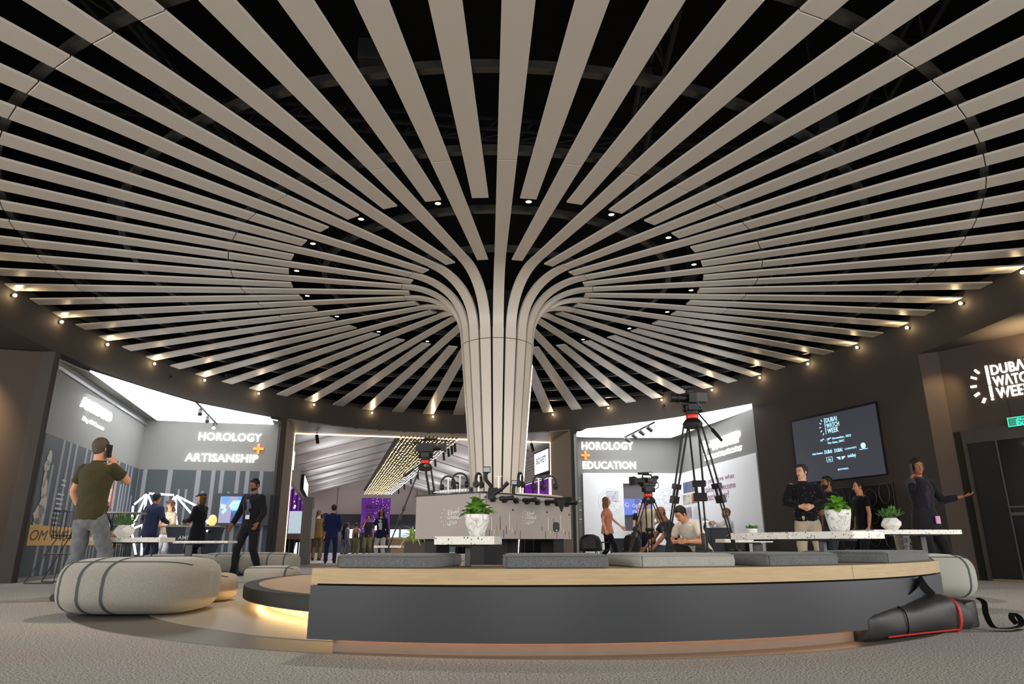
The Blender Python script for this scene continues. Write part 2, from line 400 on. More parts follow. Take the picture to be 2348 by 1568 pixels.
# hanging boxes (loudspeakers) between slats
for px, py in ((857, 143), (1880, 300), (1580, 625), (285, 465)):
    p = gz(px, py, 4.9); b = MB(); b.box((-.11, -.2, -.11), (.11, .2, .11)); b.box((-.01, -.01, .1), (.01, .01, 1.6))
    o = b.obj('hanging_speaker', m_truss, bevel=.01); o.location = p
    tag(o, 'black speaker box hanging above the slats, %s' % {857: 'at top left of centre', 1880: 'at upper right', 1580: 'low at right of the column', 285: 'at far left'}[px], 'speaker', 'speaker boxes above the slats')

# slats ------------------------------------------------------------------------------------
def sw(r): return .130+.0195*r
GAP = .006
RE_, RC_, RA_ = .397*U, 1.048*U, 1.706*U
def slat(k, r0, r1, clip):
    a = PH+STEP*k; er = Vector((math.sin(a), -math.cos(a), 0)); et = Vector((math.cos(a), math.sin(a), 0)); c = Vector((0, CY, 0))
    pts = []
    for sgn in (-1, 1): pts.append((r0, sgn*sw(r0)/2))
    ends = []
    for sgn in (1, -1):
        rr = r1
        if clip:
            for _ in range(3): rr = ER(a+sgn*sw(rr)/2/rr)-.03
        ends.append((rr, sgn*sw(rr)/2))
    P = [c+er*r+et*s for r, s in pts[:1]+[pts[1]]+ends]     # (r0,-),(r0,+),(r1,+),(r1,-)
    b = MB(); ch = .003
    bot = [Vector((p.x, p.y, ZS)) for p in P]; cen = sum(bot, Vector())/4
    def inset(p, d): v = (cen-p); e = er*(1 if v.dot(er) > 0 else -1)*d+et*(1 if v.dot(et) > 0 else -1)*d; return p+e
    r_0 = [inset(p, ch) for p in bot]; r_1 = [p+Vector((0, 0, ch)) for p in bot]; r_2 = [p+Vector((0, 0, .024)) for p in bot]
    b.loops([list(reversed(r)) for r in (r_0, r_1, r_2)]); return b.obj('slat', m_slat, ceiling)
for k in range(-36, 36):
    far = ER(PH+STEP*k)
    if k % 4 == 0: segs = [(RE_, RC_), (RC_, RA_), (RA_, far)]
    elif k % 2 == 0: segs = [(1.42, RC_), (RC_, RA_), (RA_, far)]
    else: segs = [(3.23, RA_), (RA_, far)]
    for i, (r0, r1) in enumerate(segs):
        last = i == len(segs)-1
        if last and r1-r0 < .15: continue
        slat(k, r0+(GAP if i or k % 4 == 0 else 0), r1-(0 if last else GAP), last)
# round carrier rings above the slats
for i, r in enumerate((1.54, 2.72, 4.06, 5.38, 6.6, 7.75, 9.1)):
    b = MB(); n = 144; rings = []; run = []
    for j in range(n+1):
        a = 2*PI*j/n-PI
        ok = r < ER(a)-.15
        if ok: run.append([pol(a, r-.04, 4.55), pol(a, r+.04, 4.55), pol(a, r+.04, 4.63), pol(a, r-.04, 4.63)])
        if (not ok or j == n) and len(run) > 1: b.loops(run)
        if not ok: run = []
    b.obj('carrier_ring', m_ring, ceiling)

# the column: 18 staves that flare into the slats ----------------------------------
column = thing('column', 'tall cream column of upright staves flaring like a tree into the slatted ceiling', 'column', (0, CY, 0))
b = MB(); b.lathe([(.19, 0), (.24, 1.6), (.36, 3.6), (.42, 3.9), (.42, 4.4)], (0, CY, 0), 24); b.obj('core', m_dark, column, world=True, smooth=40)
def colr(z): return .27+.083*z if z < 3.75 else .582
def bez(t):
    P = ((.582, 3.75), (.62, 4.2), (.98, 4.47), (1.535, 4.47)); u = 1-t
    w = (u**3, 3*u*u*t, 3*u*t*t, t**3); return sum(a*p[0] for a, p in zip(w, P)), sum(a*p[1] for a, p in zip(w, P))
for i in range(18):
    a = PH+STEP*4*i; er = Vector((math.sin(a), -math.cos(a), 0)); et = Vector((math.cos(a), math.sin(a), 0)); c = Vector((0, CY, 0)); up = Vector((0, 0, 1))
    def ribbon(prof, name):
        b = MB(); rings = []
        for j, (r, z, w) in enumerate(prof):
            p = prof[max(j-1, 0)]; q = prof[min(j+1, len(prof)-1)]; t = Vector((q[0]-p[0], q[1]-p[1])).normalized(); nrm = er*(-t.y)+up*t.x   # inward normal
            o = c+er*r+up*z
            rings.append([o-et*w/2, o+et*w/2, o+et*(w/2-.004)+nrm*.04, o-et*(w/2-.004)+nrm*.04])
        b.loops(rings); return b.obj(name, m_slat, column, world=True, smooth=35)
    ribbon([(colr(z), z, 2*PI*colr(z)/18*.83) for z in (0, 1, 2, 3, 3.565)], 'stave')
    ribbon([(colr(z), z, 2*PI*colr(z)/18*.83) for z in (3.575, 3.7)]+[(lambda rz, t: (rz[0], rz[1], .163))(bez(t/14), t) for t in range(0, 15)], 'curved_stave')
# slim white light line up the right side of the column
b = MB(); a = math.radians(97); b.tube([pol(a, colr(0)+.005, .0), pol(a, colr(3.3)+.012, 3.3)], .012, 6); b.obj('light_strip', mat('strip glow', 'ffffff', .5, emis='f4f7ff', estr=1.0), column, world=True)

# fascia ring ---------------------------------------------------------------------------------
b = MB(); A = arc(-PI, PI, 0, 180)[:-1]; B = arc(-PI, PI, .35, 180)[:-1]
b.loops([[(p.x, p.y, ZF) for p in A], [(p.x, p.y, 4.62) for p in A], [(p.x, p.y, 4.62) for p in B], [(p.x, p.y, ZF) for p in B], [(p.x, p.y, ZF) for p in A]], cap=False)
fascia = struct(b.obj('trim_1', m_fascia, smooth=40))
# eyeball lamps on the fascia
ORD = ['first', 'second', 'third', 'fourth', 'fifth', 'sixth', 'seventh', 'eighth', 'ninth', 'tenth', 'eleventh', 'twelfth', 'thirteenth']
def fascia_lamp(a, lab):
    p = ellp(a, -.03, 4.385); inw = Vector((-math.sin(a), math.cos(a), 0))
    t = thing('fascia_spotlight', lab, 'spotlight', p, math.atan2(inw.y, inw.x), 'warm spotlights along the fascia')
    b = MB(); b.lathe([(.0, -.035), (.02, -.035), (.02, .0), (.001, 0)], (0, 0, 0), 12, 'x'); b.obj('bracket', m_blackm, t)
    b = MB(); b.ball((.035, 0, 0), .026, 12, 8); b.obj('bulb', m_lamp, t.children[0], smooth=True)
    L = spot('fascia_lamp_light', p+inw*.10+Vector((0, 0, .0)), p+inw*.75+Vector((0, 0, .10)), LAMPP, WARM, 75, .9, .012); point('fascia_lamp_glow', p+inw*.09+Vector((0, 0, -.01)), LAMPP*.10, WARM, .012)
for k in list(range(-34, -10, 2))+list(range(14, 35, 2)): fascia_lamp(PH+STEP*k-math.radians(.8), '%s warm round spotlight from the column on the %s half of the fascia' % (ORD[(k+34)//2] if k < 0 else ORD[(34-k)//2], 'left' if k < 0 else 'right'))
for k in (-8, -4, 0, 4, 8, 12): spot('fascia_lamp_light', ellp(PH+STEP*k, -.12, 4.385), ellp(PH+STEP*k, -.8, 4.48), LAMPP, WARM, 75, .9, .012)
# small dark eyeballs (sensors) on fascia
for px, py in ((390, 866), (1521, 930)):
    a = hit(px, py); z = gp(px, py, ellp(a), Vector((math.sin(a), -math.cos(a), 0))).z
    p = ellp(a, -.02, z); b = MB(); b.ball((0, 0, 0), .045, 12, 8)
    o = b.obj('dome_sensor', m_blackp, smooth=True); o.location = p
    tag(o, 'black dome sensor on the fascia above the %s booth' % ('left' if px < 1000 else 'right'), 'sensor')
# white downlights between the slat starts
for k in range(18):
    a = PH+math.radians(-14.6+20*k); p = pol(a, 3.12, 4.50)
    t = thing('ceiling_downlight', '%s can spotlight from front centre round the %s side of the column' % (ORD[min((k if k > 0 else 0) if 0 < k < 10 else (18-k) % 18, 12)] if True else '', 'right' if 0 < k < 10 else 'left'), 'spotlight', p, 0, 'can spotlights around the column')
    b = MB(); b.lathe([(.0, .14), (.042, .14), (.045, .0), (.036, -.01), (.033, .012), (0, .014)], (0, 0, 0), 16); b.obj('can', m_blackm, t, smooth=40)
    b = MB(); b.lathe([(0, .004), (.034, .004), (.034, -.003), (0, -.003)], (0, 0, 0), 14); b.obj('lens', m_lampw, t.children[0])
    if k % 2 == 0: spot('downlight_beam', p+Vector((0, 0, -.03)), pol(a, 1.6 if k % 4 else 4.2, 0), DOWNP, SOFT, 80, .8, .04)

# solid parts of the oval wall ------------------------------------------------------------
hR0, hR1 = hit(1725, 930), hit(2105, 815)
hL = hit(135, 830); hL0 = hit(128, 800); hP0, hP1 = hit(644, 980), hit(657, 980); hQ0, hQ1 = hit(1308, 1000), hit(1320, 1000)
E2 = lambda a: ellp(a)
wall_right = struct(strip_wall('wall_right', hR0, hR1, 0, ZF, m_fascia, .35))
wall_back = struct(strip_wall('wall_back', hP0, hP1, 0, ZF, m_fascia, .3))
struct(strip_wall('wall_back.001', hQ0, hQ1, 0, ZF, m_fascia, .3))
struct(strip_wall('wall_left', hL0, hL, 0, ZF, m_fascia, .3))
# far left brown wall
pL = ellp(hL0); struct(slab('wall_left.001', pL+Vector((-4.5, -1.1, 0)), pL+Vector((.0, .12, 0)), 0, ZF, m_brown, .1))

# recess on the right with the entrance sign and black doors
pr0 = ellp(hR1, .0); pr1 = gz(2150, 806, ZF); sdir = (gz(2348, 770-8, ZF)-pr1).normalized()
struct(slab('wall_right.001', pr0, pr1, 0, ZF, m_brown, .1, None, 1))
sN = Vector((sdir.y, -sdir.x, 0)).normalized()
if sN.y > 0: sN = -sN
pr2 = pr1+sdir*3.2
zdoor = gp(2195, 990, pr1, sN).z
b = MB(); struct(slab('wall_right.002', pr1, pr2, zdoor, ZF, m_brown, .1))
pd0 = gp(2205, 1000, pr1, sN); pd0 = Vector((pd0.x, pd0.y, 0))
struct(slab('wall_right.003', pr1, pd0, 0, zdoor, mat('black paint', '17150f', .7, 0, .2, 30, .1), .1))
# black double door with glass leaf
m_glassdark = mat('dark glass', '040406', .25, 0, .12, 4, .1)
fr = frame(Vector((pr1.x, pr1.y, 0)), sdir)    # x along the wall, y up, z towards the room
def fbox(b, x0, x1, y0, y1, z0, z1): b.box((x0, y0, z0), (x1, y1, z1), fr)
x0 = (pd0-Vector((pr1.x, pr1.y, 0))).length
b = MB(); fbox(b, x0, x0+.06, 0, zdoor, -.03, .02); fbox(b, x0+1.75, x0+1.8, 0, zdoor, -.03, .02); fbox(b, x0, x0+1.8, zdoor-.22, zdoor, -.03, .01)
door = struct(b.obj('door_1', mat('bronze frame', '2c2520', .5, .2, .5, 20, .1)))
b = MB(); fbox(b, x0+.06, x0+.5, .03, zdoor-.22, -.04, -.02); b.obj('door_leaf', mat('matt black leaf', '0d0c0c', .6, 0, .3, 20, .1), door)
b = MB(); fbox(b, x0+.51, x0+1.75, .03, zdoor-.22, -.04, -.02); b.obj('glass_leaf', m_glassdark, door)
b = MB(); fbox(b, x0+.49, x0+.515, .03, zdoor-.22, -.02, 0); fbox(b, x0+.52, x0+1.75, 1.0, 1.05, -.02, .03); fbox(b, x0+.52, x0+1.75, 1.12, 1.15, -.02, .01); b.obj('push_bar', mat('dull bar', '3a3936', .4, .7), door)
b = MB(); fbox(b, x0+.1, x0+1.8, 0, .025, -.03, .04); b.obj('threshold', mat('brass threshold', '7a6242', .4, .6), door)

# screen in the right wall ------------------------------------------------------------------
sa, sb = hit(1818, 1000), hit(2025, 1000); pa, pb = ellp(sa), ellp(sb); wdir = (pb-pa).normalized(); wN = Vector((wdir.y, -wdir.x, 0));
if wN.y > 0: wN = -wN
scr = thing('wall_screen', 'large dark wall screen showing the event name in pale blue letters', 'screen', pa+wN*.06, 0)
q = [gp(x, y, pa+wN*.05, wN) for x, y in ((1826, 967), (2020, 921), (2037, 1085), (1832, 1108))]
zt = (q[0].z+q[1].z)/2; zb = (q[2].z+q[3].z)/2; o0 = Vector((q[3].x, q[3].y, zb)); SWd = (Vector((q[1].x, q[1].y))-Vector((q[0].x, q[0].y))).length; SHt = zt-zb
fs = frame(o0, wdir); fs = fs if (fs.to_3x3() @ Vector((0, 0, 1))).dot(wN) > 0 else fs
m_scr = mat('screen slate glow', '101216', .3, emis='3f424c', estr=.5)
b = MB(); b.box((-.07, -.02, -.16), (SWd+.02, SHt+.05, -.012), fs); b.obj('frame', m_dark, scr, world=True)
b = MB(); b.box((0, 0, -.012), (SWd, SHt, 0), fs); b.obj('display', m_scr, scr, world=True)
m_cy = mat('pale blue pixels', '101010', .4, emis='a8dcff', estr=1.25)
sx, sy = SWd, SHt
def logo(fr, x0, y0, hgt, m, parent, depth=.004, name='letter', t=1.0):
    """the event logo: clock ticks, a bar and three words; x0 = bar position, y0 = bottom, hgt = height"""
    b = MB()
    for yy0, yy1 in ((0, .05), (.08, .42), (.45, 1.0)):
        b.box((x0-.022*hgt*t, y0+yy0*hgt, 0), (x0+.022*hgt*t, y0+yy1*hgt, depth), fr)
    b.obj('bar', m, parent, world=True)
    for i, ang in enumerate((128, 152, 180, 208, 238)):
        a = math.radians(ang); c = Vector((x0+math.cos(a)*.42*hgt, y0+.47*hgt+math.sin(a)*.52*hgt, 0)); d = Vector((math.cos(a), math.sin(a), 0))
        n = Vector((-d.y, d.x, 0)); w = .024*hgt*t; L = .075*hgt
        p = [c-d*L-n*w, c+d*L-n*w, c+d*L+n*w, c-d*L+n*w]; b = MB()
        b.loops([[fr @ v for v in p], [fr @ (v+Vector((0, 0, depth))) for v in p]]); b.obj('tick', m, parent, world=True)
    bold = .011*t
    put_text('DUBAI'.replace('A', '\u039b'), fr, x0+.10*hgt, x0+1.0*hgt, y0+.70*hgt, y0+1.0*hgt, parent, m, depth, bold, name)
    put_text('W\u039bTCH', fr, x0+.10*hgt, x0+1.12*hgt, y0+.36*hgt, y0+.66*hgt, parent, m, depth, bold, name)
    put_text('WEEK', fr, x0+.13*hgt, x0+1.02*hgt, y0+.02*hgt, y0+.32*hgt, parent, m, depth, bold, name)
logo(fs, sx*.42, sy*.70, sy*.25, m_cy, scr)
put_text('16\u1d57\u02b0 - 20\u1d57\u02b0 November, 2023', fs, sx*.34, sx*.70, sy*.595, sy*.64, scr, m_cy, .003, .012, 'text_line', False)
put_text('The Gate, DIFC', fs, sx*.42, sx*.62, sy*.535, sy*.575, scr, m_cy, .003, .012, 'text_line', False)
SP = [0]
for txt, x0_, x1_, y0_, y1_ in (('Dubai Chambers', .22, .35, .41, .44), ('DUBAI', .37, .46, .40, .455), ('DUBAI', .49, .58, .40, .455), ("CHRISTIE'S", .61, .74, .415, .44), ('Dubai Culture', .77, .86, .38, .395),
                                ('du', .405, .435, .29, .325), ('seddiqi', .63, .72, .28, .345), ('#DWW2023', .50, .62, .125, .15)):
    put_text(txt, fs, sx*x0_, sx*x1_, sy*y0_, sy*y1_, scr, m_cy, .003, .008, 'text_line', False)
b = MB(); b.box((sx*.385, sy*.27, 0), (sx*.455, sy*.275, .003), fs); b.box((sx*.385, sy*.34, 0), (sx*.455, sy*.345, .003), fs); b.box((sx*.385, sy*.27, 0), (sx*.389, sy*.345, .003), fs); b.box((sx*.451, sy*.27, 0), (sx*.455, sy*.345, .003), fs)
b.v += []; b.obj('logo_frame', m_cy, scr, world=True)
b = MB()
for j in range(3):
    for sg_ in (-1, 1): b.loops([[fs @ Vector((sx*(.555+sg_*xx), sy*(yy-.014*j), z_)) for xx, yy in ((.008, .325), (.052-.012*j, .325), (.048-.012*j, .314), (.008, .310))] for z_ in (0, .003)])
b.obj('wing_emblem', m_cy, scr, world=True)
b = MB(); b.lathe([(sx*.012, 0), (sx*.026, 0), (sx*.026, .003), (sx*.012, .003)], (0, 0, 0), 18); b.xf(fs @ Matrix.Translation((sx*.815, sy*.435, 0))); b.obj('round_emblem', m_cy, scr, world=True)

# soffits of the two side recesses
def soffit_poly(nm, a0, a1, far):
    P = [ellp(a0+(a1-a0)*i/12) for i in range(13)]+far; b = MB(); v = [Vector((p.x, p.y, ZF-.006)) for p in P]; b.loops([v, [q+Vector((0, 0, .03)) for q in v]]); return struct(b.obj(nm, m_fascia))
soffit_poly('ceiling.006', hR1-math.radians(48), hR1, [pr1, pr2, pr2+Vector((2.5, -2.5, 0))])
soffit_poly('ceiling.007', hL0, hL0+math.radians(48) if hL0 < PI else hL0+math.radians(48), [pL+Vector((-6, -6, 0)), pL+Vector((-4.5, -1.1, 0))])
# black patterned low panel under the screen
pn = thing('pattern_panel', 'black wall panel with a raised pattern of grey rings below the large screen', 'panel', pa+wN*.05)
fq = [gp(x, y, pa+wN*.04, wN) for x, y in ((1850, 1125), (2046, 1107), (2065, 1290))]
z1 = (fq[0].z+fq[1].z)/2; wP = (Vector((fq[1].x, fq[1].y))-Vector((fq[0].x, fq[0].y))).length
fp = frame(Vector((fq[0].x, fq[0].y, .05)), wdir)
b = MB(); b.box((0, 0, -.03), (wP, z1-.05, 0), fp); b.obj('board', m_dark, pn, world=True)
m_tr = mat('graphite trim', '4b4948', .5, .3)
b = MB()
for (ax, ay, bx, by) in ((0, 0, .012, z1-.05), (wP-.012, 0, wP, z1-.05), (0, z1-.062, wP, z1-.05)): b.box((ax, ay, 0), (bx, by, .01), fp)
b.obj('frame', m_tr, pn, world=True)
rr = random.Random(3); hgt = z1-.05
for i in range(6):
    for j in range(4):
        cx, cy = wP*(i+.5)/6+rr.uniform(-.03, .03), hgt*(j+.5)/4+rr.uniform(-.04, .04); ra, rb = .13+rr.uniform(-.03, .03), .17+rr.uniform(-.03, .03)
        b = MB(); rings = []
        for t in range(21):
            a = 2*PI*t/20; p = Vector((min(max(cx+ra*math.cos(a), .01), wP-.01), min(max(cy+rb*math.sin(a), .01), hgt-.01), .004)); rings.append(fp @ p)
        b.tube(rings, .006, 4); b.obj('ring', m_tr, pn, world=True)

# entrance sign (right) -----------------------------------------------------------------------
sg = thing('entrance_sign', 'big glowing white event sign on the brown wall above the black doors', 'sign', pr1+Vector((0, 0, 2)))
fg = frame(Vector((pr1.x, pr1.y, 0)), sdir)
s0 = gp(2274, 918, pr1, sN); s1 = gp(2265, 838, pr1, sN)
fgx = lambda p: (p-Vector((pr1.x, pr1.y, 0))).dot(sdir)
hg = s1.z-s0.z
logo(fg, (fgx(s0)+fgx(s1))/2, s0.z, hg, m_letterw, sg, .03, 'letter', 1.35)
# exit sign hung in front
ex = thing('exit_sign', 'green glowing exit sign under the entrance sign at the right edge', 'exit sign', gp(2313, 965, pr1+sN*.12, sN))
e0 = gp(2313, 979, pr1+sN*.12, sN); ew, eh = .42, gp(2311, 958, pr1+sN*.12, sN).z-e0.z
fe = frame(e0, sdir)
b = MB(); b.box((0, 0, -.01), (ew, eh, 0), fe); b.obj('plate', mat('exit green', '0b4a3a', .3, emis='0c7a5c', estr=.8), ex, world=True)
b = MB(); m_gr = mat('exit green bright', '20ffc0', .3, emis='2fe6b0', estr=1.3)
for q_ in ((0, 0, ew, .008), (0, eh-.008, ew, eh), (0, 0, .008, eh)): b.box((q_[0], q_[1], 0), (q_[2], q_[3], .004), fe)
b.obj('rim', m_gr, ex, world=True)
put_text('EXIT', fe, .12, .30, .012, eh*.42, ex, m_gr, .003, .01)
b = MB()
def stroke(b, fr_, pts, w, z=.002): b.tube([fr_ @ Vector((p[0], p[1], z)) for p in pts], w, 4)
kk = eh*.5
for s_ in ([(.27, .55), (.29, .62), (.26, .66), (.23, .55), (.27, .55)], [(.23, .55), (.18, .55), (.19, .72)], [(.18, .55), (.13, .6), (.16, .72), (.13, .55), (.12, .45), (.16, .4)]):
    stroke(b, fe, [(x, eh*y*1.2-.0) for x, y in s_], .005)
b.obj('arabic_word', m_gr, ex, world=True)
b = MB(); b.box((.05, eh, -.01), (.06, eh+.5, 0), fe); b.box((.3, eh, -.01), (.31, eh+.5, 0), fe); b.obj('hanger', m_blackm, ex, world=True)
# tiny point light added in place of a lamp's reflection by the door
dl = point('door_glint_light', gp(2306, 1010, pr1+sN*.3, sN), .3, WARM, .02)

# ------------------------------------------------------------------ booths
class Plane:
    def __init__(s, P, right, off=0.0):
        s.fr = frame(Vector((P[0], P[1], 0)), right); s.N = (s.fr.to_3x3() @ Vector((0, 0, 1)))
        s.fr = Matrix.Translation(s.N*off) @ s.fr; s.P = s.fr.translation.copy(); s.inv = s.fr.inverted()
    def at(s, px, py): q = s.inv @ gp(px, py, s.P, s.N); return q.x, q.y
    def box(s, b, x0, x1, y0, y1, z0=0, z1=.004): b.box((x0, y0, z0), (x1, y1, z1), s.fr); return b
    def pxbox(s, b, a, c, z0=0, z1=.004):
        x0, y0 = s.at(*a); x1, y1 = s.at(*c); return s.box(b, min(x0, x1), max(x0, x1), min(y0, y1), max(y0, y1), z0, z1)
    def poly(s, b, pts, z0=0, z1=.004):
        b.loops([[s.fr @ Vector((x, y, z0)) for x, y in pts], [s.fr @ Vector((x, y, z1)) for x, y in pts]]); return b
    def text(s, txt, pa_, pb_, parent, m, depth=.004, bold=0., name='letter', split=True, shear=0):   # pa_ = left-bottom px, pb_ = right-top px
        x0, y0 = s.at(*pa_); x1, y1 = s.at(*pb_); return put_text(txt, s.fr, x0, x1, y0, y1, parent, m, depth, bold, name, split, shear)
def ring_poly(cx, cy, r0, r1, n=28): return cx, cy, r0, r1, n
def flat_ring(pl, b, cx, cy, r0, r1, z=.003, n=32):
    rings = []
    for j in range(n+1):
        a = 2*PI*j/n; rings.append([pl.fr @ Vector((cx+r*math.cos(a), cy+r*math.sin(a), zz)) for r, zz in ((r0, 0), (r1, 0), (r1, z), (r0, z))])
    b.loops(rings, cap=False)
def flat_poly(s, z, m, name, pts, parent=None):
    b = MB(); v = [Vector((p[0], p[1], z)) for p in pts]; b.loops([v, [q+Vector((0, 0, .03)) for q in v]]); return b.obj(name, m, parent)

# ---- left booth
ZB = 3.74
J1 = ellp(hL); C1 = Vector((-9.21, 17.98, 0)); C2 = ellp(hP0, .02)+Vector((-.0, .1, 0)); C2 = Vector((-5.94, 18.62, 0))
lw = struct(slab('wall_left.002', J1, C1, 0, ZB, m_grey, .1)); bw = struct(slab('wall_back.002', C1, C2, 0, ZB, m_grey, .1))
poly = [J1]+[ellp(hL+(hP0-hL)*t/10, .02) for t in range(1, 11)]+[C2, C1]
lc = struct(flat_poly(None, ZB, m_grey, 'ceiling.001', [(p.x, p.y) for p in poly]))
pts = [gz(x, y, ZB-.02) for x, y in ((206, 851), (260, 868), (330, 890), (390, 908), (450, 925), (560, 947), (620, 958), (628, 974), (500, 969), (360, 963))]
b = MB(); v = [Vector((p.x, p.y, ZB-.03)) for p in pts]; b.loops([v, [q+Vector((0, 0, .03)) for q in v]]); b.obj('light_panel', m_lightbox, lc)
area('left_booth_light', (-7.6, 15.6, 3.6), (-7.6, 15.8, 0), 2.2, 4.2, LBOOTH, WHITE)
LS = Plane(J1, C1-J1, .005); LB = Plane(C1, C2-C1, .005)
Ls = (C1-J1).length; Lb = (C2-C1).length
# side wall mural
mur = thing('stripe_mural', 'slate grey striped mural with pale cameo print along the left booth side wall', 'mural', J1)
zm = LB.at(400, 1077)[1]
b = MB(); LS.box(b, .02, Ls-.03, .08, zm, 0, .006); b.obj('backing', m_grey2, mur, world=True)
rs = random.Random(5); x = .5
while x < Ls-.1:
    w = rs.uniform(.07, .12); t = rs.choice((1, 1, .8, .72)); b = MB()
    LS.box(b, x, x+w, .08, zm*t, .006, .010); b.obj('stripe', m_stripe, mur, world=True); x += w+rs.uniform(.12, .26)
b = MB(); ax, ay = LS.at(57, 1251); bx, by = LS.at(276, 1253); _, ty = LS.at(64, 1203); LS.box(b, .05, bx, ay, ty, .010, .014); b.obj('tan_band', mat('tan band', 'c79d5c', .6, 0, .3), mur, world=True)
x0, y0 = LS.at(62, 1240); put_text('OM THE ROMAN EMPIRE', LS.fr @ Matrix.Translation((0, 0, .014)), .12, bx-.25, ay+(ty-ay)*.25, ay+(ty-ay)*.78, mur, mat('umber print', '4a3820', .6), .003, .0, 'letter', True, .25)
m_cameo = mat('cameo print', 'b8b3ab', .6, 0, .3, 14, .25)
for (cx, cy, rw, rh) in ((112, 1050, .10, .14), (106, 1068, .12, .10), (101, 1095, .06, .18), (100, 1120, .12, .17), (96, 1160, .16, .2), (88, 1180, .24, .17), (85, 1200, .2, .1)):
    xx, yy = LS.at(cx, cy); b = MB(); LS.poly(b, [(xx+rw*math.cos(2*PI*j/14)*(1+.15*math.sin(3*j)), yy+rh*math.sin(2*PI*j/14)) for j in range(14)], .010, .013); b.obj('cameo_print', m_cameo, mur, world=True)
b = MB(); xx, yy = LS.at(128, 1097)
for j in range(14):
    if j == 2: continue
    k = .22 if j < 2 else rs.uniform(.30, .42); LS.box(b, xx+.5-k, xx+.5, yy-.085*j-.02, yy-.085*j+.012, .010, .012)
stuff(b.obj('small_print', mat('print grey', 'a9a9a9', .6), mur, world=True))
for (xa, ya, xb_, yb_, c) in ((252, 1165, 267, 1085, 'c98458'), (243, 1200, 256, 1130, 'b4552f'), (246, 1150, 256, 1120, 'e0c4a4')):
    b = MB(); LS.pxbox(b, (xa, ya), (xb_, yb_), .010, .013); b.obj('photo_print', mat('print '+c, c, .5, 0, .3, 9, .5), mur, world=True)
b = MB(); LS.box(b, 0.02, Ls*.55, ZB-.16, ZB-.10, .0, .03); LS.box(b, Ls*.55+.02, Ls-.02, ZB-.16, ZB-.10, 0, .03); struct(b.obj('trim_2', mat('steel trim', '9b9fa2', .4, .5, .5)))
b = MB(); LS.box(b, 0, Ls, 0, .07, 0, .02); struct(b.obj('baseboard_left', m_grey))
s = thing('cameo_shop_sign', 'glowing white shop name with slogan on the left booth side wall', 'sign', J1)
def skew_text(pl, txt, bl, br, tl, parent, m, depth, bold, **k):
    x0, y0 = pl.at(*bl); x1, y1 = pl.at(*br); _, yt = pl.at(*tl); y0 = (y0+y1)/2
    return put_text(txt, pl.fr, x0, x1, y0, yt, parent, m, depth, bold, **k)
skew_text(LS, 'AMEDEO', (182, 933), (250, 968), (190, 909), s, m_letter, .05, .015)
skew_text(LS, 'King Of Cameos', (187, 966), (236, 990), (190, 953), s, m_letter, .015, .01, shear=.3)
# back wall
mur2 = thing('back_mural', 'slate grey mural with tall pale stripes on the left booth back wall', 'mural', C1)
b = MB(); LB.box(b, .03, Lb-.02, .05, zm, 0, .006); b.obj('backing', m_grey2, mur2, world=True)
for (xa, w, t) in ((.12, .1, 1), (.42, .1, .62), (.72, .12, 1), (1.02, .05, .8), (1.2, .05, .8), (1.42, .12, 1), (1.6, .07, .78), (1.8, .1, 1), (2.02, .1, 1), (2.25, .06, .78), (2.42, .1, 1), (2.66, .11, 1), (2.85, .06, .75), (3.02, .1, 1), (3.18, .06, .72)):
    b = MB(); LB.box(b, xa*Lb/3.4, (xa+w)*Lb/3.4, .05, zm*t, .006, .010); b.obj('stripe', m_stripe, mur2, world=True)
s = thing('artisanship_sign', 'glowing white HOROLOGY ARTISANSHIP lettering with orange plus on the left booth back wall', 'sign', C1)
skew_text(LB, 'HOROLOGY', (455, 1009), (599, 1014), (457, 991), s, m_letter, .04, .012)
skew_text(LB, 'ARTISANSHIP', (424, 1057), (591, 1062), (434, 1039), s, m_letter, .04, .012)
def plus(pl, cx, cy, rx, ry, parent):
    x, y = pl.at(cx, cy); b = MB(); pl.box(b, x-rx, x+rx, y-.028, y+.028, 0, .05); b.obj('plus_bar', m_orange, parent, world=True); b = MB(); pl.box(b, x-.028, x+.028, y-ry, y+ry, 0, .05); b.obj('plus_bar', m_orange, parent, world=True)
plus(LB, 593, 1029, .13, .13, s)
# wall monitor with its dark surround
mo = thing('wall_monitor', 'wall monitor showing blue gloved hands behind the bearded man', 'monitor', C1)
b = MB(); LB.pxbox(b, (487, 1205), (635, 1133), .01, .10); b.obj('surround', mat('graphite surround', '33373b', .6), mo, world=True)
b = MB(); LB.pxbox(b, (501, 1199), (572, 1139), .10, .11); b.obj('display', mat('screen lilac', '202020', .3, emis='8f8fb0', estr=.9), mo, world=True)
m_b1 = mat('screen blue', '202020', .3, emis='3d8be0', estr=1.0); m_b2 = mat('screen pale blue', '202020', .3, emis='9fd0f0', estr=1.0); m_b3 = mat('screen navy', '202020', .3, emis='1c3f86', estr=.8)
for m_, P_ in ((m_b1, [(508, 1139), (531, 1139), (522, 1153), (513, 1153)]), (m_b1, [(545, 1139), (562, 1139), (560, 1149), (548, 1147)]), (m_b3, [(528, 1198), (572, 1198), (568, 1170), (532, 1172)]), (m_b1, [(530, 1172), (540, 1182), (556, 1182), (560, 1168), (540, 1166)]),
               (m_b2, [(536, 1148), (560, 1147), (562, 1170), (534, 1171), (526, 1160)]), (m_b2, [(508, 1155), (520, 1158), (518, 1168), (508, 1166)]), (m_b2, [(509, 1173), (519, 1165), (522, 1170), (512, 1180)])):
    b = MB(); LB.poly(b, [LB.at(*p) for p in P_], .11, .1115); b.obj('picture', m_, mo, world=True)
ca = thing('dark_pylon', 'narrow near black pylon at the right end of the left booth', 'pylon', C1)
b = MB(); LB.pxbox(b, (608, 1300), (634, 1137), .02, .3); b.obj('body', m_dark, ca, world=True)
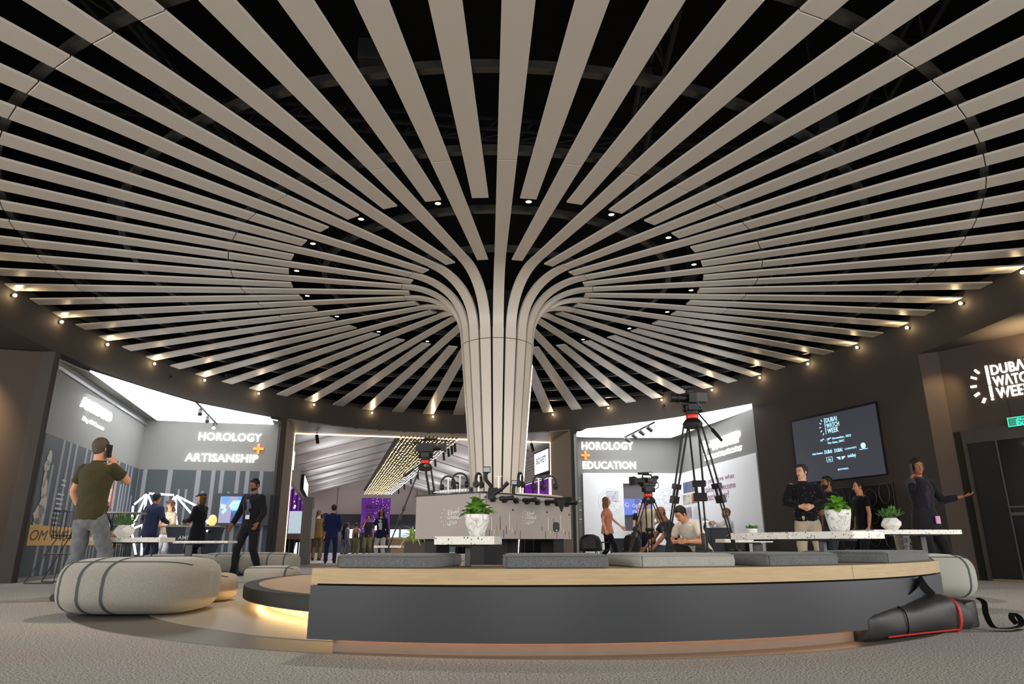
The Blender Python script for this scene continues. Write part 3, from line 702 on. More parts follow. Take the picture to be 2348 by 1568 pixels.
# track lights
def track(pts_px, z, n, name_lab, L2, z2=None, onlamp=-1):
    p, q = [gz(x, y, z) for x, y in pts_px]; t = thing('track_light', name_lab, 'track light', p)
    b = MB(); b.tube([p, q], .03, 4); b.obj('rail', m_blackm, t, world=True)
    for i in range(n):
        c = p.lerp(q, (i+.6)/n)+Vector((0, 0, -.12)); d = L2.normalized(); b = MB()
        b.tube([c+Vector((0, 0, .12)), c], .012, 6); b.tube([c-d*.09, c+d*.09], .05, 14); h_ = b.obj('spot_head', m_ring, t, world=True, smooth=40)
        if i == onlamp or onlamp == -2:
            b = MB(); b.tube([c+d*.09, c+d*.094], .042, 14); b.obj('lens', m_lampw, h_, world=True)
track(((450, 922), (497, 972)), ZB-.05, 3, 'track of three steel spotlights under the left booth light panel', Vector((.3, -.7, -.7)), None, 2)
# illuminated tube dome
dome = thing('tube_dome', 'open geodesic dome of glowing white tubes behind the cameo counter', 'dome frame', gy(360, 1275, 16.9))
Yd = 16.9
N = {k: gy(x, y, Y) for k, (x, y, Y) in dict(A=(338, 1131, 16.9), B=(402, 1135, 17.2), L=(305, 1159, 16.6), M=(301, 1213, 16.1), F1=(312, 1275, 15.6), F2=(324, 1277, 16.2), K=(327, 1203, 16.5), A2=(331, 1170, 17.6), A3=(349, 1158, 17.7),
     B2=(393, 1151, 17.9), B3=(404, 1190, 17.8), R=(455, 1162, 17.2), S=(450, 1190, 16.7), T=(480, 1218, 16.6), V=(407, 1206, 17.6), K2=(337, 1203, 17.2), RB=(479, 1203, 17.0)).items()}
for a_, c_ in (('A', 'B'), ('A', 'L'), ('A', 'M'), ('A', 'A2'), ('A', 'A3'), ('L', 'M'), ('M', 'K'), ('K', 'K2'), ('M', 'F1'), ('K', 'F2'), ('B', 'B2'), ('B', 'B3'), ('B', 'R'), ('B', 'S'), ('V', 'T'), ('R', 'RB'), ('B3', 'V')):
    p, q = N[a_], N[c_]; d = (q-p)*.04; b = MB(); b.tube([p+d, q-d], .022, 8); b.obj('tube', m_neon, dome, world=True, smooth=40)
for k_ in N:
    b = MB(); b.ball(N[k_], .04, 8, 6); b.obj('connector', m_blackm, dome, world=True)
point('dome_light', gy(360, 1180, 16.4), 25, WHITE, .3)
# counter
cn = thing('cameo_counter', 'dark faceted counter with silver lettering in the left booth', 'counter', gy(440, 1300, 16.4))
P0, P1 = gy(378, 1220, 16.5), gy(501, 1220, 16.7); ztop = .98; dx = (P1-P0); dx.z = 0; w_ = dx.length; dxn = dx.normalized(); dyn = Vector((-dxn.y, dxn.x, 0))
def cpt(x, y, z): return Vector((P0.x, P0.y, 0))+dxn*x+dyn*y+Vector((0, 0, z))
b = MB(); b.loops([[cpt(.25, .1, 0), cpt(w_-.25, .1, 0), cpt(w_-.25, .6, 0), cpt(.25, .6, 0)], [cpt(0, 0, ztop), cpt(w_, 0, ztop), cpt(w_, .7, ztop), cpt(0, .7, ztop)]]); b.obj('body', mat('gunmetal counter', '2d3440', .4, .2, .5), cn, world=True)
b = MB(); b.loops([[cpt(.42, .045, 0), cpt(.85, .045, 0), cpt(.85, .1, 0), cpt(.42, .1, 0)], [cpt(.45, -.03, ztop), cpt(.8, -.03, ztop), cpt(.8, .05, ztop), cpt(.45, .05, ztop)]]); b.obj('facet', mat('steel facet', '58606e', .35, .2, .5), cn, world=True)
b = MB(); b.loops([[cpt(-.02, -.04, ztop), cpt(w_+.02, -.04, ztop), cpt(w_+.02, .72, ztop), cpt(-.02, .72, ztop)], [cpt(-.02, -.04, ztop+.03), cpt(w_+.02, -.04, ztop+.03), cpt(w_+.02, .72, ztop+.03), cpt(-.02, .72, ztop+.03)]]); b.obj('top', mat('stone top', 'a8997f', .5), cn, world=True)
CP = Plane(cpt(0, -.05, 0), dxn)
m_sil = mat('silver letters', 'b8bcc4', .4, .2)
CP.text('AMEDEO', (408, 1237), (462, 1228), cn, m_sil, .01, .01); CP.text('King Of Cameos', (415, 1246), (455, 1241), cn, m_sil, .005, 0, 'text_line', False)
o = MB().ball((0, 0, .12), .12, 10, 7, (.9, .6, 1.1)).obj('onyx_lamp', mat('onyx', 'e8b878', .4, emis='f2b56a', estr=.9), smooth=False); pO = gy(484, 1218, 16.75); o.location = (pO.x, pO.y, ztop+.03)
tag(o, 'glowing amber stone lamp on the right end of the cameo counter', 'lamp')
dlp = thing('desk_lamp', 'small silver jointed desk lamp on the cameo counter', 'lamp', cpt(w_*.52, .35, ztop+.03))
b = MB(); b.tube([(0, 0, 0), (0, 0, .02)], .06, 12); b.obj('base', m_chrome, dlp)
b = MB(); b.tube([(0, 0, 0), (.1, 0, .22), (-.05, 0, .42)], .008, 6); b.obj('arm', m_chrome, dlp)
b = MB(); b.lathe([(.02, .05), (.05, -.04)], (-.06, 0, .42), 12); b.obj('lamp_shade', m_chrome, dlp)

# ---- right booth
D0 = ellp(hQ1, .0); D1 = Vector((2.30, 21.17, 0)); D2 = Vector((5.70, 21.30, 0)); D3 = ellp(hR0)
struct(slab('wall_right.004', D0, D1, 0, ZB, m_grey, .06)); rb = struct(slab('wall_back.003', D1, D2, 0, ZB, m_grey, .1)); rsd = struct(slab('wall_right.005', D2, D3, 0, ZB, m_grey, .1))
poly = [D1, D2, D3]+[ellp(hR0+(hQ1-hR0)*t/8, .02) for t in range(0, 9)]
rc = struct(flat_poly(None, ZB, m_grey, 'ceiling.002', [(p.x, p.y) for p in poly]))
pts = [gz(x, y, ZB-.02) for x, y in ((1322, 1001), (1322, 994), (1345, 984), (1420, 976), (1500, 966), (1560, 957), (1640, 943), (1724, 927), (1724, 937), (1640, 967), (1538, 1003), (1430, 1003))]
b = MB(); v = [Vector((p.x, p.y, ZB-.03)) for p in pts]; b.loops([v, [q+Vector((0, 0, .03)) for q in v]]); b.obj('light_panel', m_lightbox, rc)
area('right_booth_light', (4.6, 19.6, 3.6), (4.6, 19.8, 0), 2.4, 2.6, RBOOTH, WHITE)
RB = Plane(D1, D2-D1, .005); RS = Plane(D2, D3-D2, .005); Lrb = (D2-D1).length; Lrs = (D3-D2).length
s = thing('education_sign', 'glowing white HOROLOGY EDUCATION lettering with orange plus on the right booth back wall', 'sign', D1)
skew_text(RB, 'HOROLOGY', (1334, 1031), (1452, 1032), (1336, 1013), s, m_letter, .04, .016)
skew_text(RB, 'EDUCATION', (1336, 1075), (1458, 1076), (1337, 1058), s, m_letter, .04, .016)
plus(RB, 1342, 1044, .13, .13, s)
pw = rb
zw = RB.at(1400, 1085)[1]; xw0 = RB.at(1337, 1150)[0]; nx0, ny1 = RB.at(1427, 1109); nx1, ny0 = RB.at(1497, 1217)
for (a_, c_, d_, e_) in ((xw0, nx0, .02, zw), (nx1, Lrb-.02, .02, zw), (nx0, nx1, ny1, zw), (nx0, nx1, .02, ny0)):
    b = MB(); RB.box(b, a_, c_, d_, e_, 0, .10); b.obj('white_board', m_white, pw, world=True)
b = MB(); RB.box(b, nx0, nx1, ny0, ny1, 0, .01); b.obj('niche_back', mat('niche grey', '5d5a5e', .7), pw, world=True)
m_line = mat('pale drawing', 'c3c6ce', .6)
for (px_, py_, r_) in ((1400, 1150, 36), (1527, 1145, 30)):
    cx, cy = RB.at(px_, py_); R0 = r_/92.
    b = MB()
    RBo = Plane(D1, D2-D1, .107)
    for k_ in (1, .82, .4): flat_ring(RBo, b, cx, cy, R0*k_-.012, R0*k_, .002)
    for j in range(6):
        a_ = j*PI/3; b.loops([[RBo.fr @ Vector((cx+math.cos(a_)*R0*r1_-math.sin(a_)*s1*.008, cy+math.sin(a_)*R0*r1_+math.cos(a_)*s1*.008, z_)) for r1_, s1 in ((.15, -1), (.8, -1), (.8, 1), (.15, 1))] for z_ in (0, .002)])
    b.obj('drawing', m_line, pw, world=True)
b = MB(); cx, cy = RB.at(1398, 1135); RBo.box(b, cx-.12, cx+.25, cy-.2, cy+.12, 0, .002); b.obj('drawing', m_line, pw, world=True)
mo2 = thing('niche_monitor', 'monitor with blue watch movement picture in the right booth niche', 'monitor', D1)
b = MB(); RB.pxbox(b, (1429, 1181), (1493, 1144), .02, .06); b.obj('display', mat('screen blue violet', '202020', .3, 0, .5, 5, 0, emis='5569c8', estr=.9), mo2, world=True)
rq = random.Random(9); 
for i in range(9):
    cx, cy = RB.at(rq.uniform(1433, 1475), rq.uniform(1149, 1177)); b = MB(); pp = Plane(D1, D2-D1, .066); flat_ring(pp, b, cx, cy, .03, .05+rq.random()*.04, .002, 14); b.obj('picture', m_b3 if i % 2 else mat('screen lilac2', '202020', .3, emis='9aa0e8', estr=.9), mo2, world=True)
b = MB(); x0, y0 = RB.at(1324, 1140)
for j in range(9): RB.box(b, .06, .06+.16+.05*math.sin(j*2), 1.9-j*.09, 1.93-j*.09, .002, .004)
stuff(b.obj('wall_print', m_white, rb, world=False))
pw2 = rsd
zw2 = RS.at(1600, 1073)[1]; zw2 = zw
b = MB(); RS.box(b, .02, Lrs-.05, .02, zw2, 0, .02); b.obj('white_board', m_white, pw2, world=True)
RSo = Plane(D2, D3-D2, .028)
m_mauve = mat('mauve print', '96657a', .6)
skew_text(RSo, 'Do you have what', (1610, 1114), (1684, 1098), (1612, 1100), pw2, m_mauve, .003, .0)
skew_text(RSo, 'it takes to become', (1611, 1131), (1687, 1117), (1612, 1117), pw2, m_mauve, .003, .0)
skew_text(RSo, 'a watchmaker?', (1612, 1150), (1672, 1140), (1613, 1133), pw2, m_mauve, .003, .0)
for i, (xa, ya, xb_, yb_, c, c2) in enumerate(((1568, 1131, 1596, 1100, '31507f', '7a6a64'), (1565, 1158, 1573, 1134, '77706c', 'c9c2ba'), (1576, 1156, 1585, 1132, '8d7d6a', 'd8d2c8'), (1587, 1154, 1598, 1129, '5a4636', 'c4854e'), (1564, 1190, 1585, 1162, '7e9bb0', 'a2705c'))):
    b = MB(); RSo.pxbox(b, (xa, ya), (xb_, yb_), 0, .004); b.obj('photo_print', mat('photo %d' % i, c, .5, 0, .3, 5, 0, 0, c2), pw2, world=True)
b = MB()
for j in range(11):
    xx, yy = RSo.at(1590, 1163+j*2.6); RSo.box(b, xx, xx+.45, yy-.006, yy+.006, 0, .002)
stuff(b.obj('small_print', m_line, pw2, world=True))
s = thing('school_sign', 'glowing white school sign with small print on the right booth side wall', 'sign', D2)
x0, y0 = RS.at(1614, 1047); x1, y1 = RS.at(1700, 987)
ya_ = RS.at(1640, 1016)[1]
skew_text(RS, 'WOSTEP', (1634, 1034), (1700, 1012), (1640, 1007), s, m_letter, .06, .02)
b = MB(); xa, yb = RS.at(1616, 1031); xb2, _ = RS.at(1640, 1022); RS.box(b, xa, xb2, yb, yb+.09, 0, .05); RS.box(b, xa+.02, xa+.10, yb-.16, yb+.24, 0, .05); b.obj('cross_emblem', m_letter, s, world=True)
skew_text(RS, 'Watches of Switzerland Training and Educational Program', (1616, 1050), (1702, 1030), (1617, 1045), s, m_letter, .01, .01, name='text_line', split=False)
skew_text(RS, 'Centre suisse de formation et de perfectionnement horloger', (1616, 1056), (1702, 1036), (1617, 1051), s, m_letter, .01, .01, name='text_line', split=False)
track(((1500, 968), (1432, 1002)), ZB-.05, 4, 'long ceiling track of four steel spotlights in the right booth', Vector((.7, .2, -.5)))

# ---- hall behind
O = Vector((-2.2, 22.0, 0)); HX = Vector((-.225, .974, 0)).normalized(); LX = Vector((.974, .225, 0)).normalized()
def hp(l, t, z): return O+LX*l+HX*t+Vector((0, 0, z))
Q0 = ellp(hP1); Q1 = Vector((-6.21, 21.05, 0)); Q2 = Vector((1.80, 22.99, 0)); Q3 = ellp(hQ0)
struct(slab('wall_left.003', Q0, Q1, 0, ZF, m_jamb, .1)); struct(slab('wall_right.006', Q2, Q3, 0, ZF, m_jamb, .1))
poly = [ellp(hP1+(hQ0-hP1)*t/12) for t in range(13)]+[Q2, Q1]
struct(flat_poly(None, ZF-.006, mat('soffit grey', '6d675f', .45, .1, .5, 30, .05), 'ceiling.003', [(p.x, p.y) for p in poly]))
led = thing('led_outline', 'thin warm glowing light line framing the opening to the hall', 'light strip', Q1)
up = Vector((0, 0, 1))
for p, q in ((Q1+up*.02, Q1+up*(ZF-.02)), (Q2+up*.02, Q2+up*(ZF-.02)), (Q1+up*(ZF-.02), Q2+up*(ZF-.02))):
    b = MB(); b.tube([p, q], .022, 4); b.obj('light_line', m_led, led, world=True)
for px_, py_ in ((727, 990), (1218, 1010)):
    p = gz(px_, py_, ZF-.02); t = thing('soffit_spotlight', 'small black spotlight under the soffit at the %s of the hall opening' % ('left' if px_ < 1000 else 'right'), 'spotlight', p)
    b = MB(); b.tube([(0, 0, 0), (0, 0, -.12)], .012, 6); b.obj('stem', m_blackm, t); b = MB(); b.tube([(0, 0, -.1), (.06, -.04, -.36)], .05, 12); b.obj('can', m_blackm, t, smooth=40)
# tent
m_tent = mat('tent fabric', 'c8c3c1', .8, 0, .2, 1.2, .06); m_tent2 = mat('tent gable', 'b3a79f', .8, 0, .2, 1, .04)
ZE, ZR, HW, TL = 3.72, 5.15, 4.35, 28
tent = None; seg = 9
for side in (-1, 1):
    for i in range(seg):
        t0, t1 = -.1+i*(TL+.1)/seg, -.1+(i+1)*(TL+.1)/seg
        b = MB(); rows = []
        for k in range(9):
            f = k/8; tt = t0+(t1-t0)*f; sag = -.05*math.sin(PI*f)
            rows.append([hp(side*HW*1.15*(1-j/6), tt, ZE+(ZR-ZE)*j/6+sag*(1-.3*j/6)) for j in range(7)])
        rows2 = [[q+up*.02 for q in r] for r in rows]
        n0 = len(b.v); b.loops([r+list(reversed(r2)) for r, r2 in zip(rows, rows2)])
        o = b.obj('tent_panel', m_tent, tent, smooth=30)
        if tent is None: tent = struct(o); tent.name = 'ceiling.004'
b = MB()
for i in range(seg+1):
    tt = -.1+i*(TL+.1)/seg
    for side in (-1, 1): b.tube([hp(side*HW*1.15, tt, ZE-.03), hp(0, tt, ZR-.03)], .03, 6)
b.obj('tent_rafter', m_tent2, tent)
ZBD = 2.55
b = MB(); v = [hp(-6, TL, ZBD), hp(6, TL, ZBD), hp(6, TL, 5.3), hp(-6, TL, 5.3)]; b.loops([[q for q in v], [q+HX*.1 for q in v]]); endw = struct(b.obj('wall_back.004', m_tent2))
b = MB()
for l in (-2.6, 2.9): b.box((-.012, -.012, 0), (.012, .012, 2.5), Matrix.Translation(hp(l, TL-.01, ZBD)))
b.obj('panel_joint', m_fascia, endw)
b = MB(); v = [hp(-6, TL-.05, 1.85), hp(6, TL-.05, 1.85), hp(6, TL-.05, ZBD), hp(-6, TL-.05, ZBD)]; b.loops([v, [q+HX*.2 for q in v]]); b.obj('dark_header', mat('header charcoal', '39393c', .7), endw)
b = MB(); v = [hp(-6, TL+.6, 0), hp(6, TL+.6, 0), hp(6, TL+.6, 1.9), hp(-6, TL+.6, 1.9)]; b.loops([v, [q+HX*.1 for q in v]]); b.obj('booth_back', mat('booth grey', '6a6a70', .7), endw)
for i, l in enumerate((-5.2, -4.2, -2.9, -1.7, -.9, 1.45, 2.2, 3.0, 3.9, 4.8)):
    t = thing('display_case', 'bright glass display case at the far end of the hall, %s from the left' % ORD[i], 'display case', hp(l, TL+.3, 0), 0, 'display cases at the far end of the hall')
    b = MB(); b.box((-.3, -.2, 0), (.3, .2, .95)); b.obj('plinth', m_grey2, t); b = MB(); b.box((-.28, -.18, .95), (.28, .18, 1.55)); b.obj('glass_box', mat('lit case', 'cfe0ea', .2, emis='dbe9f5', estr=.75), t)
    b = MB(); b.box((-.3, -.2, 1.55), (.3, .2, 1.6)); b.obj('lid', m_dark, t)
# purple banner under the chandelier end
bn = thing('purple_banner', 'tall purple starry banner at the far end of the hall', 'banner', hp(.02, 26.2, 0))
b = MB(); v = [hp(-1.0, 26.2, 1.3), hp(.92, 26.2, 1.3), hp(.92, 26.2, 3.55), hp(-1.0, 26.2, 3.55)]; b.loops([v, [q+HX*.06 for q in v]]); b.obj('cloth', mat('violet glow', '4a1a60', .6, 0, .3, 3, .4, emis='6a2c96', estr=.35), bn, world=True)
b = MB(); v = [hp(-1.0, 26.2, 0), hp(.92, 26.2, 0), hp(.92, 26.2, 1.3), hp(-1.0, 26.2, 1.3)]; b.loops([v, [q+HX*.06 for q in v]]); b.obj('stand', m_dark, bn, world=True)
b = MB(); v = [hp(-.05, 26.15, 1.45), hp(.8, 26.15, 1.45), hp(.8, 26.15, 2.05), hp(-.05, 26.15, 2.05)]; b.loops([v, [q+HX*.04 for q in v]]); b.obj('lit_window', mat('cool window', 'ffffff', .4, emis='e6f4ff', estr=1.3), bn, world=True)
BP = Plane(hp(-1, 26.17, 0), LX); put_text('ABLO DO', BP.fr, .25, 1.65, 2.85, 3.1, bn, mat('deep violet print', '2c0f40', .6), .01, .02); 
for r_ in range(3): put_text('WATCH', BP.fr, .2, 1.7, 2.62-.2*r_, 2.76-.2*r_, bn, MATS['deep violet print'], .01, .0, 'text_line', False)
rz_ = random.Random(2)
b = MB()
for i in range(40): c = hp(rz_.uniform(-.9, .85), 26.17, rz_.uniform(1.5, 3.5)); b.ball(c, .014, 4, 3)
stuff(b.obj('star', m_letter, bn, world=True))
# chandelier canopy: many small bulbs on rails
ch = thing('light_canopy', 'long canopy of countless small golden bulbs hanging down the hall', 'chandelier', hp(0, 12, 3.8))
rows_, cols_ = 110, 15
m_bulbg = mat('golden bulb', 'fff0c8', .4, emis='ffd98c', estr=3.2); m_bulbw = mat('cool bulb', 'f0f4ff', .4, emis='dfe8ff', estr=3.0); m_canopy = mat('canopy bronze', '2e271b', .7, 0, .5, 4, .3)
b = MB(); b2 = MB(); b3 = MB()
def cl(t, f): z = 3.80-.0*t; return hp(-.92+1.84*f-.03*t/26 if False else (-.95+1.9*f)+(-.0), t, z)
for c_ in range(cols_):
    f = (c_+.5)/cols_; b3.box((-.012, 0, 0), (.012, 26.3, .03), Matrix.Translation(cl(-.3, f)+up*.03) @ Matrix.Rotation(math.atan2(-HX.x, HX.y), 4, 'Z'))
    for r_ in range(rows_):
        t = -.3+26.3*(r_+.5*(c_ % 2))/rows_; p = cl(t, f)+up*rz_.uniform(-.05, .0); s_ = rz_.uniform(.010, .018)
        tgt_ = b2 if (f > .72 and rz_.random() < .75 and t > 3) or rz_.random() < .06 else b
        n = len(tgt_.v); tgt_.v += [p+Vector(q)*s_ for q in ((1, 0, 0), (-1, 0, 0), (0, 1, 0), (0, -1, 0), (0, 0, 1.3), (0, 0, -1.3))]
        for fc in ((0, 2, 4), (2, 1, 4), (1, 3, 4), (3, 0, 4), (2, 0, 5), (1, 2, 5), (3, 1, 5), (0, 3, 5)): tgt_.face([n+i for i in fc])
stuff(b.obj('golden_bulb', m_bulbg, ch, world=True)); stuff(b2.obj('cool_bulb', m_bulbw, ch, world=True)); stuff(b3.obj('bulb_rail', m_canopy, ch, world=True))
b = MB(); v = [cl(-.3, 0)+up*.22, cl(-.3, 1)+up*.22, cl(26.2, 1)+up*.22, cl(26.2, 0)+up*.22]; b.loops([v, [q+up*.03 for q in v]]); b.obj('canopy_board', mat('canopy gold', '3d3426', .7, 0, .3, 5, .3), ch, world=True)
for i, t in enumerate((.6, 1.2, 1.9, 3.0, 5.2, 8.0, 11.0, 14, 17.5, 21)):
    tt = thing('black_spotlight', 'black can spotlight right of the bulb canopy, %s from the near end' % ORD[i], 'spotlight', cl(t, 1.0), 0, 'black spotlights beside the bulb canopy')
    b = MB(); b.tube([(0, 0, .23), (0, 0, -.02)], .012, 4); b.tube([(0, 0, -.02), (.03, -.04, -.3)], .045, 8); b.obj('can', m_blackm, tt, smooth=40)
# boutique rows
m_tile = mat('boutique fascia', '9a958c', .6, 0, .3, 10, .1)
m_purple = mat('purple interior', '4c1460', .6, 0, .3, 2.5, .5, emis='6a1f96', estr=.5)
for side, nm in ((-1, 'left'), (1, 'right')):
    l0 = side*HW
    b = MB(); v = [hp(l0, .15, 2.82), hp(l0, 24, 2.82), hp(l0, 24, 3.72), hp(l0, .15, 3.72)]; b.loops([v, [q+LX*side*.15 for q in v]]); row = struct(b.obj('wall_hall_'+nm, m_tile))
    b = MB()
    for j in range(7):
        z = 2.92+j*.11; v = [hp(l0-side*.006, .2, z), hp(l0-side*.006, 23.9, z), hp(l0-side*.006, 23.9, z+.012), hp(l0-side*.006, .2, z+.012)]; b.loops([v, [q+LX*side*.02 for q in v]])
    stuff(b.obj('fascia_grille', m_blackm, row))
    b = MB(); v = [hp(l0+side*.8, .15, 1.25), hp(l0+side*.8, 24, 1.25), hp(l0+side*.8, 24, 3.0), hp(l0+side*.8, .15, 3.0)]; b.loops([v, [q+LX*side*.1 for q in v]]); b.obj('boutique_back', m_purple, row)
    b = MB(); v = [hp(l0+side*.8, .15, 0), hp(l0+side*.8, 24, 0), hp(l0+side*.8, 24, 1.25), hp(l0+side*.8, .15, 1.25)]; b.loops([v, [q+LX*side*.1 for q in v]]); b.obj('boutique_base', m_dark, row)
    for i in range(5):
        t0 = 5.2+i*3.8
        for z0_, z1_, m__, n__ in ((0, 1.25, m_dark, 'partition_base'), (1.25, 2.82, m_purple, 'partition')):
            b = MB(); v = [hp(l0+side*.1, t0, z0_), hp(l0+side*.1, t0+.14, z0_), hp(l0+side*.8, t0+.14, z0_), hp(l0+side*.8, t0, z0_)]; b.loops([v, [q+up*(z1_-z0_) for q in v]]); b.obj(n__, m__, row)
        for dl_ in (.15, .5): b = MB(); b.tube([hp(l0+side*dl_, t0-.4, 0), hp(l0+side*dl_, t0-.4, 2.82)], .03, 6); b.obj('pole', m_blackm, row)
    rk = random.Random(side+4)
    for i in range(12):
        o = MB().ball((0, 0, 0), rk.uniform(.03, .055), 6, 4).obj('pendant_bulb', m_lampw if i % 3 else m_lamp, None)
        o.location = hp(l0+side*rk.uniform(.1, .6), rk.uniform(.3, 12), rk.uniform(1.7, 2.75)); tag(o, 'glowing pendant bulb inside the purple boutique on the %s of the hall' % nm, 'lamp', 'pendant bulbs in the %s boutiques' % nm)
def lit_sign(name, label, l, t0, t1, z0, z1, txt=None):
    side = -1 if l < 0 else 1; s = thing(name, label, 'sign', hp(l, t0, z0))
    b = MB(); v = [hp(l, t0-.05, z0-.05), hp(l, t1+.05, z0-.05), hp(l, t1+.05, z1+.05), hp(l, t0-.05, z1+.05)]; b.loops([v, [q+LX*side*.12 for q in v]]); b.obj('case', m_dark, s, world=True)
    b = MB(); v = [hp(l-side*.01, t0, z0), hp(l-side*.01, t1, z0), hp(l-side*.01, t1, z1), hp(l-side*.01, t0, z1)]; b.loops([v, [q+LX*side*.01 for q in v]]); b.obj('face', mat('sign face', 'ffffff', .4, emis='f4f8ff', estr=1.1), s, world=True)
    if txt:
        pl = Plane(hp(l-side*.012, t1 if side > 0 else t0, 0), (HX*-1 if side > 0 else HX)); L_ = t1-t0
        put_text(txt, pl.fr, L_*.15, L_*.85, z0+(z1-z0)*.45, z0+(z1-z0)*.75, s, mat('sign ink', '30343c', .5), .004, .02)
def hall_pt(px, py, l):       # where the photo pixel meets the plane lateral = l
    p = gp(px, py, hp(l, 0, 0), LX); return (p-O).dot(HX), p.z
for nm, lab, l, a_, c_, txt in (('boutique_sign', 'square glowing white boutique sign on the right of the hall', HW-.25, (1258, 1078), (1226, 1042), 'BOVET'), ('boutique_sign', 'tall glowing white boutique sign on the left hall fascia, further back', -HW+.15, (699, 1083), (707, 1110), None), ('boutique_sign', 'bright white sign edge just inside the hall opening at left', -HW+.12, (671, 1020), (674, 1060), None)):
    t0, z0 = hall_pt(*a_, l); t1, z1 = hall_pt(*c_, l)
    if t1 < t0: t0, t1 = t1, t0
    if t1-t0 < .4: t1 = t0+.8
    lit_sign(nm, lab, l, t0, t1, min(z0, z1) if txt else 3.0, max(z0, z1) if txt else 3.6, txt)
# grey kiosk pylon at left inside the hall
pk = gy(697, 1312, 21.6); kz = gy(697, 1140, 21.6).z
k = thing('kiosk_pylon', 'tall grey kiosk pylon with white side standing just inside the hall at left', 'pylon', (pk.x, pk.y, 0))
b = MB(); b.box((-.17, -.12, 0), (.13, .12, kz)); b.obj('body', mat('kiosk grey', '6f6e6e', .5, 0, .4), k, bevel=.01); b = MB(); b.box((.132, -.10, .75), (.2, .10, kz-.35)); b.obj('side_screen', mat('kiosk pale', 'b9b7b4', .4), k)
# bright showcase further left behind the opening edge
for i, (px_, y0_, y1_, c) in enumerate(((672, 1224, 1175, 'glass'), (686, 1224, 1180, 'glass'), (668, 1262, 1232, 'leg'), (680, 1262, 1232, 'leg'))): pass
sc_ = thing('showcase', 'bright glass showcase with watches just inside the hall at left', 'display case', gy(676, 1290, 22.3))
zz0, zz1, zz2 = gy(676, 1223, 22.3).z, gy(676, 1172, 22.3).z, gy(676, 1236, 22.3).z; xx0, xx1 = gy(662, 1220, 22.3).x, gy(690, 1220, 22.3).x; x_c = (xx0+xx1)/2
b = MB(); b.box((xx0, 22.2, zz0), (xx1, 22.7, zz1)); b.obj('glass_box', mat('cool glass glow', 'bcd', .15, emis='b9cbd6', estr=.6) if False else mat('lit case2', 'b9c8d2', .2, emis='c4d6e2', estr=.55, nscale=18, namt=.6), sc_, world=True)
b = MB(); b.box((xx0, 22.15, zz2), (xx1, 22.75, zz0)); b.obj('shelf', m_jamb, sc_, world=True)
for xx in (xx0+.03, x_c, xx1-.05): b = MB(); b.box((xx, 22.2, 0), (xx+.04, 22.24, zz2)); b.obj('leg', m_blackm, sc_, world=True)
b = MB(); b.loops([[(xx0+.08, 22.5, 0), (xx0+.36, 22.5, 0), (xx0+.36, 22.52, 0), (xx0+.08, 22.52, 0)], [(xx0+.2, 22.5, zz2-.1), (xx0+.4, 22.5, zz2-.1), (xx0+.4, 22.52, zz2-.1), (xx0+.2, 22.52, zz2-.1)]]); b.obj('base_glow', mat('cool base glow', 'ffffff', .4, emis='e8f0f4', estr=1.0), sc_, world=True)
# hall lighting
for t in (3.5, 10, 17, 24):
    for sd in (-1, 1): spot('hall_spot', hp(sd*1.6, t, 3.75), hp(sd*1.3, t+.3, 0), HALL, (1, .93, .86), 130, .9, .08)
for t in (1.5, 5, 9, 13, 17, 21, 25):
    for sd in (-1, 1): spot('tent_fill_light', hp(sd*3.3, t, 2.75), hp(sd*1.0, t, 5.4), HALLUP, (.95, .95, 1), 165, 1, .4)  # unseen lamps added to brighten the tent roof

# ------------------------------------------------------------------ platform, bench, cushions
PC = Vector((1.14, 8.5, 0)); PR = 3.86
def ring_pts(c, R, a0, a1, n): return [Vector((c.x+R*math.sin(a0+(a1-a0)*i/n), c.y-R*math.cos(a0+(a1-a0)*i/n), 0)) for i in range(n+1)]
plat = thing('round_platform', 'low round platform with dark rim and warm light glowing underneath', 'platform', PC)
def squash(q): return Vector((PC.x+(q.x-PC.x)*.35 if q.x > PC.x else q.x, q.y, q.z))
def disc(R, z0, z1, n=96): b = MB(); b.prism([(squash(q).x, q.y) for q in ring_pts(PC, R, 0, 2*PI, n)[:-1]], z0, z1); return b
o = disc(PR-.14, .205, .214).obj('deck', m_platwood, plat, world=True)
b = MB(); b.lathe([(PR-.16, .10), (PR, .10), (PR, .205), (PR-.005, .212), (PR-.14, .212)], PC, 96); b.v = [squash(v) for v in b.v]; b.obj('rim', mat('platform rim', '1c1b1a', .6, 0, .3, 20, .1), plat, world=True, smooth=40)
disc(PR-.26, .0, .10).obj('base', mat('base cream', 'cfc0a6', .6), plat, world=True)
b = MB(); rr_ = ring_pts(PC, PR-.17, math.radians(-120), math.radians(-30), 40); b.tube([q+up*.088 for q in rr_], .008, 6); b.obj('led_strip', mat('under glow', 'ffffff', .5, emis='ffd08a', estr=38), plat, world=True)

